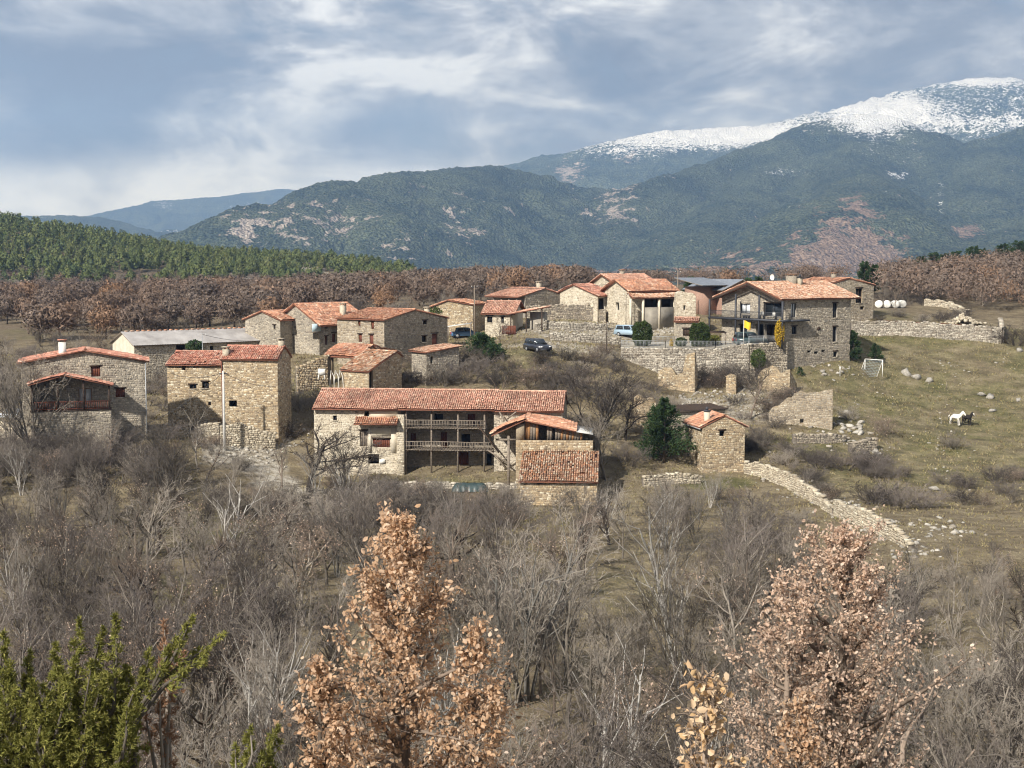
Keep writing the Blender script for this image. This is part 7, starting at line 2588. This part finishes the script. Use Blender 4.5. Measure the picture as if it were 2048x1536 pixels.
def car(label, loc, rot, col, suv=True, L_=4.3, W_=1.78, H_=1.68):
    r = thing('parked_car', label, 'car', tuple(loc), rot, 'parked cars')
    h1 = H_ * .56
    body = [(-L_ / 2, .38), (-L_ / 2 + .05, .30), (L_ / 2 - .1, .30), (L_ / 2, .42), (L_ / 2 - .04, h1 * .86), (L_ / 2 - .35, h1 * .97), (L_ * .22, h1 * 1.06), (-L_ / 2 + .12, h1 * 1.06), (-L_ / 2, h1 * .8)]
    mb = MB()
    mb.prism(body, -W_ / 2, W_ / 2, lambda x, y, z: (x, y * (1 - .05 * max(0, (z - .6))), z))
    ob('body', mb, col, r)
    back = -L_ / 2 + (.12 if suv else .55)
    cab = [(back, h1 * 1.06), (L_ * .23, h1 * 1.06), (L_ * .09, H_ - .05), (-.1, H_), (back + .22, H_ - .03)]
    mb = MB()
    mb.prism(cab, -W_ / 2 + .06, W_ / 2 - .06, lambda x, y, z: (x, y * (1 - .18 * (z - h1) / (H_ - h1)), z))
    cb_ = ob('cabin', mb, col, r)

    def slab(nm, quad, m, par):
        mb = MB()
        q = np.array(quad, float)
        n = np.cross(q[1] - q[0], q[3] - q[0])
        n /= np.linalg.norm(n)
        c = q.mean(0)
        if n.dot(c - np.array([0, 0, h1])) < 0:
            n = -n
        mb.add(np.concatenate([q + n * .004, q + n * .022]), [[0, 1, 2, 3], [7, 6, 5, 4], [0, 4, 5, 1], [1, 5, 6, 2], [2, 6, 7, 3], [3, 7, 4, 0]])
        ob(nm, mb, m, par)
    yb, yt = W_ / 2 - .06, (W_ / 2 - .06) * .83
    zb_, zt_ = h1 * 1.06 + .05, H_ - .12
    fr = lambda z: (z - h1 * 1.06) / (H_ - h1 * 1.06)
    yy = lambda z: yb * (1 - .18 * (z - h1) / (H_ - h1))
    xf = lambda z: L_ * .23 + (L_ * .09 - L_ * .23) * fr(z)
    xb = lambda z: back + .22 * fr(z)
    for sg in (-1, 1):
        for x0_, x1_ in ((.08, .98), (-.02, -1.0)):
            X = lambda f, z: (xb(z) + .1) + (xf(z) - .1 - xb(z) - .1) * f
            fa, fb = ((.53, .98) if x0_ > 0 else (.04, .47))
            slab('side_window', [(X(fa, zb_), sg * yy(zb_), zb_), (X(fb, zb_), sg * yy(zb_), zb_), (X(fb, zt_), sg * yy(zt_), zt_), (X(fa, zt_), sg * yy(zt_), zt_)], GLASS, cb_)
    slab('windscreen', [(xf(zb_), -yy(zb_) + .08, zb_), (xf(zb_), yy(zb_) - .08, zb_), (xf(zt_), yy(zt_) - .08, zt_), (xf(zt_), -yy(zt_) + .08, zt_)], GLASS, cb_)
    slab('rear_window', [(xb(zb_), -yy(zb_) + .1, zb_), (xb(zb_), yy(zb_) - .1, zb_), (xb(zt_), yy(zt_) - .1, zt_), (xb(zt_), -yy(zt_) + .1, zt_)], GLASS, cb_)
    for sx in (-L_ * .31, L_ * .31):
        for sg in (-1, 1):
            mb = MB()
            y0_ = sg * (W_ / 2 - .18)
            y1_ = sg * (W_ / 2 + .02)
            mb.tube([(sx, y0_, .34), (sx, y0_ + (y1_ - y0_) * .2, .34), (sx, y0_ + (y1_ - y0_) * .9, .34), (sx, y1_, .34)], [.29, .34, .34, .30], 14)
            wh = ob('wheel', mb, TYRE, r)
            mb = MB()
            mb.tube([(sx, y1_ - sg * .01, .34), (sx, y1_ + sg * .015, .34)], [.2, .18], 10)
            ob('rim', mb, GALV, wh)
    for sg in (-1, 1):
        mb = MB()
        mb.box(L_ / 2 - .08, L_ / 2 + .012, sg * .62 - .17, sg * .62 + .17, h1 * .68, h1 * .85)
        ob('headlight', mb, LAMP, r)
        mb = MB()
        mb.box(-L_ / 2 - .012, -L_ / 2 + .06, sg * .74 - .09, sg * .74 + .09, h1 * .6, h1 * .95)
        ob('tail_light', mb, REAR, r)
        mb = MB()
        mb.box(L_ * .17, L_ * .17 + .12, sg * (W_ / 2 + .02) - .09, sg * (W_ / 2 + .02) + .09, h1 * 1.08, h1 * 1.22)
        ob('mirror', mb, col, r)
    mb = MB()
    mb.box(L_ / 2 - .06, L_ / 2 + .03, -W_ / 2 + .1, W_ / 2 - .1, .32, .48)
    ob('bumper', mb, STEEL_DK, r)
    return r


C1, C2, C3, C4 = paint('pale_blue_paint', (.30, .40, .48)), paint('dark_green_paint', (.03, .05, .052)), paint('near_black_paint', (.02, .022, .03)), paint('blue_paint', (.06, .14, .26))
p = P(1260, 652, 195)
car('pale blue car parked on the stony slope below the two-level house', (p[0], p[1], T(p[0], p[1]) + .05), math.radians(-40), C1)
p = P(1500, 690, 184.2)
car('dark green off-roader parked under the balcony of the big house', (p[0], p[1], zpl), math.radians(8), C2, H_=1.85)
g = G(1075, 704)
car('dark car nosing over the grass bank in mid village', (g[0], g[1], g[2] + .05), math.radians(-60), C3)
p = P(932, 664, 199)
car('blue car under the pale canopy beside the ochre house', (p[0], p[1], T(p[0], p[1]) - .1), math.radians(10), C4, suv=False, H_=1.5)
p = P(24, 802, 163)
car('white car half hidden at the left edge behind the fan-shaped tree', (p[0], p[1], T(p[0], p[1]) - .55), math.radians(160), paint('white_paint', (.6, .64, .68)), suv=False, H_=1.5)
# canopy
p = P(895, 655, 198)
z = T(p[0], p[1])
r = thing('canopy', 'pale lean-to canopy over the blue car', 'canopy', (p[0], p[1], z))
mb = MB()
mb.box(0, 3.4, -1.4, 1.4, 1.75, 1.82, lambda x, y, z_: (x, y, z_ + x * .14))
ob('roof_sheet', mb, CONC, r)
for x, y in ((.1, -1.3), (3.3, -1.3), (.1, 1.3), (3.3, 1.3)):
    mb = MB()
    mb.box(x - .05, x + .05, y - .05, y + .05, -.3, 1.75 + x * .14)
    ob('post', mb, WOOD_GR, r)

# ================================================================== HORSES
def horse(label, px, py, rot, m, mane, hs=1.0):
    g = G(px, py)
    r = thing('horse', label, 'horse', tuple(g), rot)
    r.scale = (hs, hs, hs)
    V = [(-.62, 0, 1.18), (-.35, 0, 1.15), (0, 0, 1.10), (.38, 0, 1.14), (.62, 0, 1.24), (.86, 0, 1.52), (1.04, 0, 1.74), (1.22, 0, 1.60), (1.40, 0, 1.34)]
    rad = [(.26, .28), (.30, .34), (.31, .33), (.29, .33), (.20, .27), (.13, .19), (.11, .15), (.10, .12), (.06, .075)]
    E = [(i, i + 1) for i in range(8)]
    for sy in (-1, 1):
        b = len(V)
        V += [(-.60, sy * .17, .95), (-.52, sy * .17, .72), (-.70, sy * .17, .50), (-.66, sy * .17, .20), (-.62, sy * .17, .03)]
        rad += [(.17, .17), (.11, .12), (.065, .075), (.045, .05), (.06, .065)]
        E += [(0, b)] + [(b + i, b + i + 1) for i in range(4)]
        b = len(V)
        V += [(.46, sy * .16, .92), (.46, sy * .16, .58), (.47, sy * .16, .22), (.50, sy * .16, .03)]
        rad += [(.12, .13), (.065, .07), (.045, .05), (.06, .065)]
        E += [(3, b)] + [(b + i, b + i + 1) for i in range(3)]
        b = len(V)
        V += [(1.03, sy * .09, 1.90)]
        rad += [(.025, .035)]
        E += [(6, b)]
    me = bpy.data.meshes.new('body')
    me.from_pydata([tuple(v) for v in V], E, [])
    o = ob('body', me, m, r)
    sk = o.modifiers.new('Skin', 'SKIN')
    for i, q in enumerate(rad):
        me.skin_vertices[0].data[i].radius = q
        me.skin_vertices[0].data[i].use_root = (i == 2)
    sb_ = o.modifiers.new('Sub', 'SUBSURF')
    sb_.levels = sb_.render_levels = 1
    mb = MB()
    mb.tube([(-.86, 0, 1.28), (-.98, 0, 1.1), (-1.0, 0, .7), (-.97, 0, .5)], [.04, .08, .07, .02], 6)
    ob('tail', mb, mane, r)
    mb = MB()
    mb.tube([(.98, 0, 1.88), (.80, 0, 1.70), (.62, 0, 1.48)], [.05, .08, .04], 5)
    ob('mane', mb, mane, r)
    return r


WH = noise_mat('white_horse_coat', (0.62, 0.58, 0.52), (0.76, 0.73, 0.68), 3)
BLK = noise_mat('black_horse_coat', (0.018, 0.015, 0.014), (0.035, 0.03, 0.027), 3)
horse('white horse standing in the pasture', 1911, 851, math.radians(-50), WH, WH)
rh = horse('black horse right beside the white horse', 1934, 851, math.radians(-70), BLK, BLK, .95)
mb = MB()
mb.box(1.13, 1.36, -.045, .045, 1.46, 1.75, lambda x, y, z_: (x + (1.75 - z_) * .35 - .03, y, z_))
ob('blaze', mb, WH, rh)

# ================================================================== SMALL THINGS
g = G(1747, 752)
r = thing('goal', 'white metal goal with sagging net on the pasture', 'goal', tuple(g), math.radians(35))
mb = MB()
H = 2.2
for a, b in (((0, -1.5, 0), (0, -1.5, H)), ((0, 1.5, 0), (0, 1.5, H)), ((0, -1.5, H), (0, 1.5, H))):
    mb2 = MB()
    mb2.tube([a, b], .06, 6)
    ob('post' if a[2] == 0 else 'crossbar', mb2, PLWHITE, r)
for sy in (-1.5, 1.5):
    mb2 = MB()
    mb2.tube([(0, sy, H), (-1.1, sy, .05)], .03, 5)
    ob('stay', mb2, PLWHITE, r)
mb = MB()
for t in np.linspace(0, 1, 12):
    mb.tube([(-1.1 * t, -1.5, H * (1 - t) + .03), (-1.1 * t, 1.5, H * (1 - t) + .03)], .008, 3, False)
for y in np.linspace(-1.5, 1.5, 14):
    mb.tube([(0, y, H), (-1.1, y, .05)], .008, 3, False)
ob('net', mb, BLUEG, r, kind='stuff')

for i, px in enumerate((1758, 1774, 1790, 1803)):
    p = P(px, 614, 226)
    z = T(p[0], 226)
    mb = MB()
    mb.tube([(-.62, 0, .6), (-.55, 0, .6), (.55, 0, .6), (.62, 0, .6)], [.5, .62, .62, .5], 16)
    o = ob('hay_bale', mb.mesh('hay_bale', True), PLWHITE, None, (p[0], 226, z), math.radians(70 + i * 8))
    tag(o, ['leftmost', 'second', 'third', 'rightmost'][i] + ' white wrapped hay bale behind the far right house', 'hay bale', 'wrapped hay bales')

p = P(940, 978, 143.2)
z = T(p[0], p[1])
rg = np.random.default_rng(5)
mb = MB()
nu, nv = 22, 8
V = []
for i in range(nu):
    for j in range(nv):
        u, v = i / (nu - 1), j / (nv - 1)
        ed = min(u, 1 - u) * 6
        prof = math.sin(min(1, max(0, v * 1.0)) * math.pi) ** .35
        x = (u - .5) * 3.7
        y = (v - .5) * 1.5 * (1 + .08 * math.sin(u * 40))
        V.append((x, y, .02 + .85 * prof * min(1, ed + .35) + rg.normal(0, .02)))
mb.add(V, [[i * nv + j, (i + 1) * nv + j, (i + 1) * nv + j + 1, i * nv + j + 1] for i in range(nu - 1) for j in range(nv - 1)])
tag(ob('tarpaulin', mb, noise_mat('dark_green_tarp', (0.02, 0.035, 0.035), (0.05, 0.075, 0.075), 2, rough=.4, spec=.4), None, (p[0], p[1], z), 0.0), 'dark green tarpaulin over a heap in the farmhouse garden', 'tarpaulin')

p = G(288, 864)
z = p[2]
mb = MB()
zz = .42
mb.tube([(0, 0, zz - .35), (0, 0, zz - .3), (0, 0, zz + .55), (0, 0, zz + .6)], [.24, .27, .27, .22], 14)
tag(ob('blue_drum', mb, paint('blue_plastic', (.05, .19, .5)), None, (p[0], p[1], z)), 'bright blue plastic drum at the right corner of the far left house', 'drum')

for i, px in enumerate((660, 668, 676)):
    p = P(px, 768, 165.5)
    z = T(p[0], p[1])
    hh = P(px, 741, 165.5)[2] - z
    mb = MB()
    mb.tube([(-.1 - .05 * i, 0, -.2), (0, 0, hh * .7), (.15, 0, hh), (.45, 0, hh * .85), (.6 + .1 * i, 0, -.1)], .045, 6)
    tag(ob('white_hoop', mb, PLWHITE, None, (p[0], p[1] + i * .3, z)), ['left', 'middle', 'right'][i] + ' white garden hoop leaning beside the ruined hut', 'hoop', 'white hoops')
p = P(643, 746, 168)
mb = MB()
mb.box(-.45, .45, -.03, .03, 0, .75)
mb.box(-.4, -.32, -.03, .03, -.6, 0)
mb.box(.32, .4, -.03, .03, -.6, 0)
tag(ob('white_board', mb, PLWHITE, None, (p[0], p[1], P(643, 750, 168)[2]), -.2), 'small white board standing left of the white hoops', 'board')
g = G(1680, 752)
mb = MB()
mb.tube([(0, 0, -.1), (0, 0, .75), (0.02, 0, 1.25)], [.09, .06, .16], 8)
tag(ob('garden_pump', mb, CONC, None, tuple(g)), 'pale stone garden post in front of the big house wall', 'post')
g = G(1893, 778)
mb = MB()
mb.tube([(0, 0, -.1), (.03, 0, 1.0)], [.05, .04], 6)
tag(ob('marker_post', mb, WOOD_GR, None, tuple(g)), 'lone thin post in mid pasture', 'post')

# log pile under the terrace shelter
p = P(1428, 690, 187.5)
r = thing('log_pile', 'dark pile of split logs left of the off-roader', 'log pile', (p[0], p[1], zpl), 0.1)
rg = np.random.default_rng(15)
for row in range(6):
    for c in range(9 - row):
        mb = MB()
        rr_ = rg.uniform(.09, .13)
        x = (c - (9 - row) / 2) * .25 + rg.normal(0, .02)
        z = .12 + row * .21
        mb.tube([(x, -.5 + rg.normal(0, .05), z), (x, .5 + rg.normal(0, .05), z)], rr_, 7)
        ob('log', mb, BK_DARK if rg.random() < .6 else BK_BRWN, r)
mb = MB()
mb.box(-1.5, 1.5, -.8, .9, 1.62, 1.70, lambda x, y, z_: (x, y, z_ + y * .1))
ob('cover_sheet', mb, WOOD_DK, r)
for x in (-1.4, 1.4):
    mb = MB()
    mb.box(x - .06, x + .06, -.7, -.58, 0, 1.56)
    ob('post', mb, WOOD_GR, r)
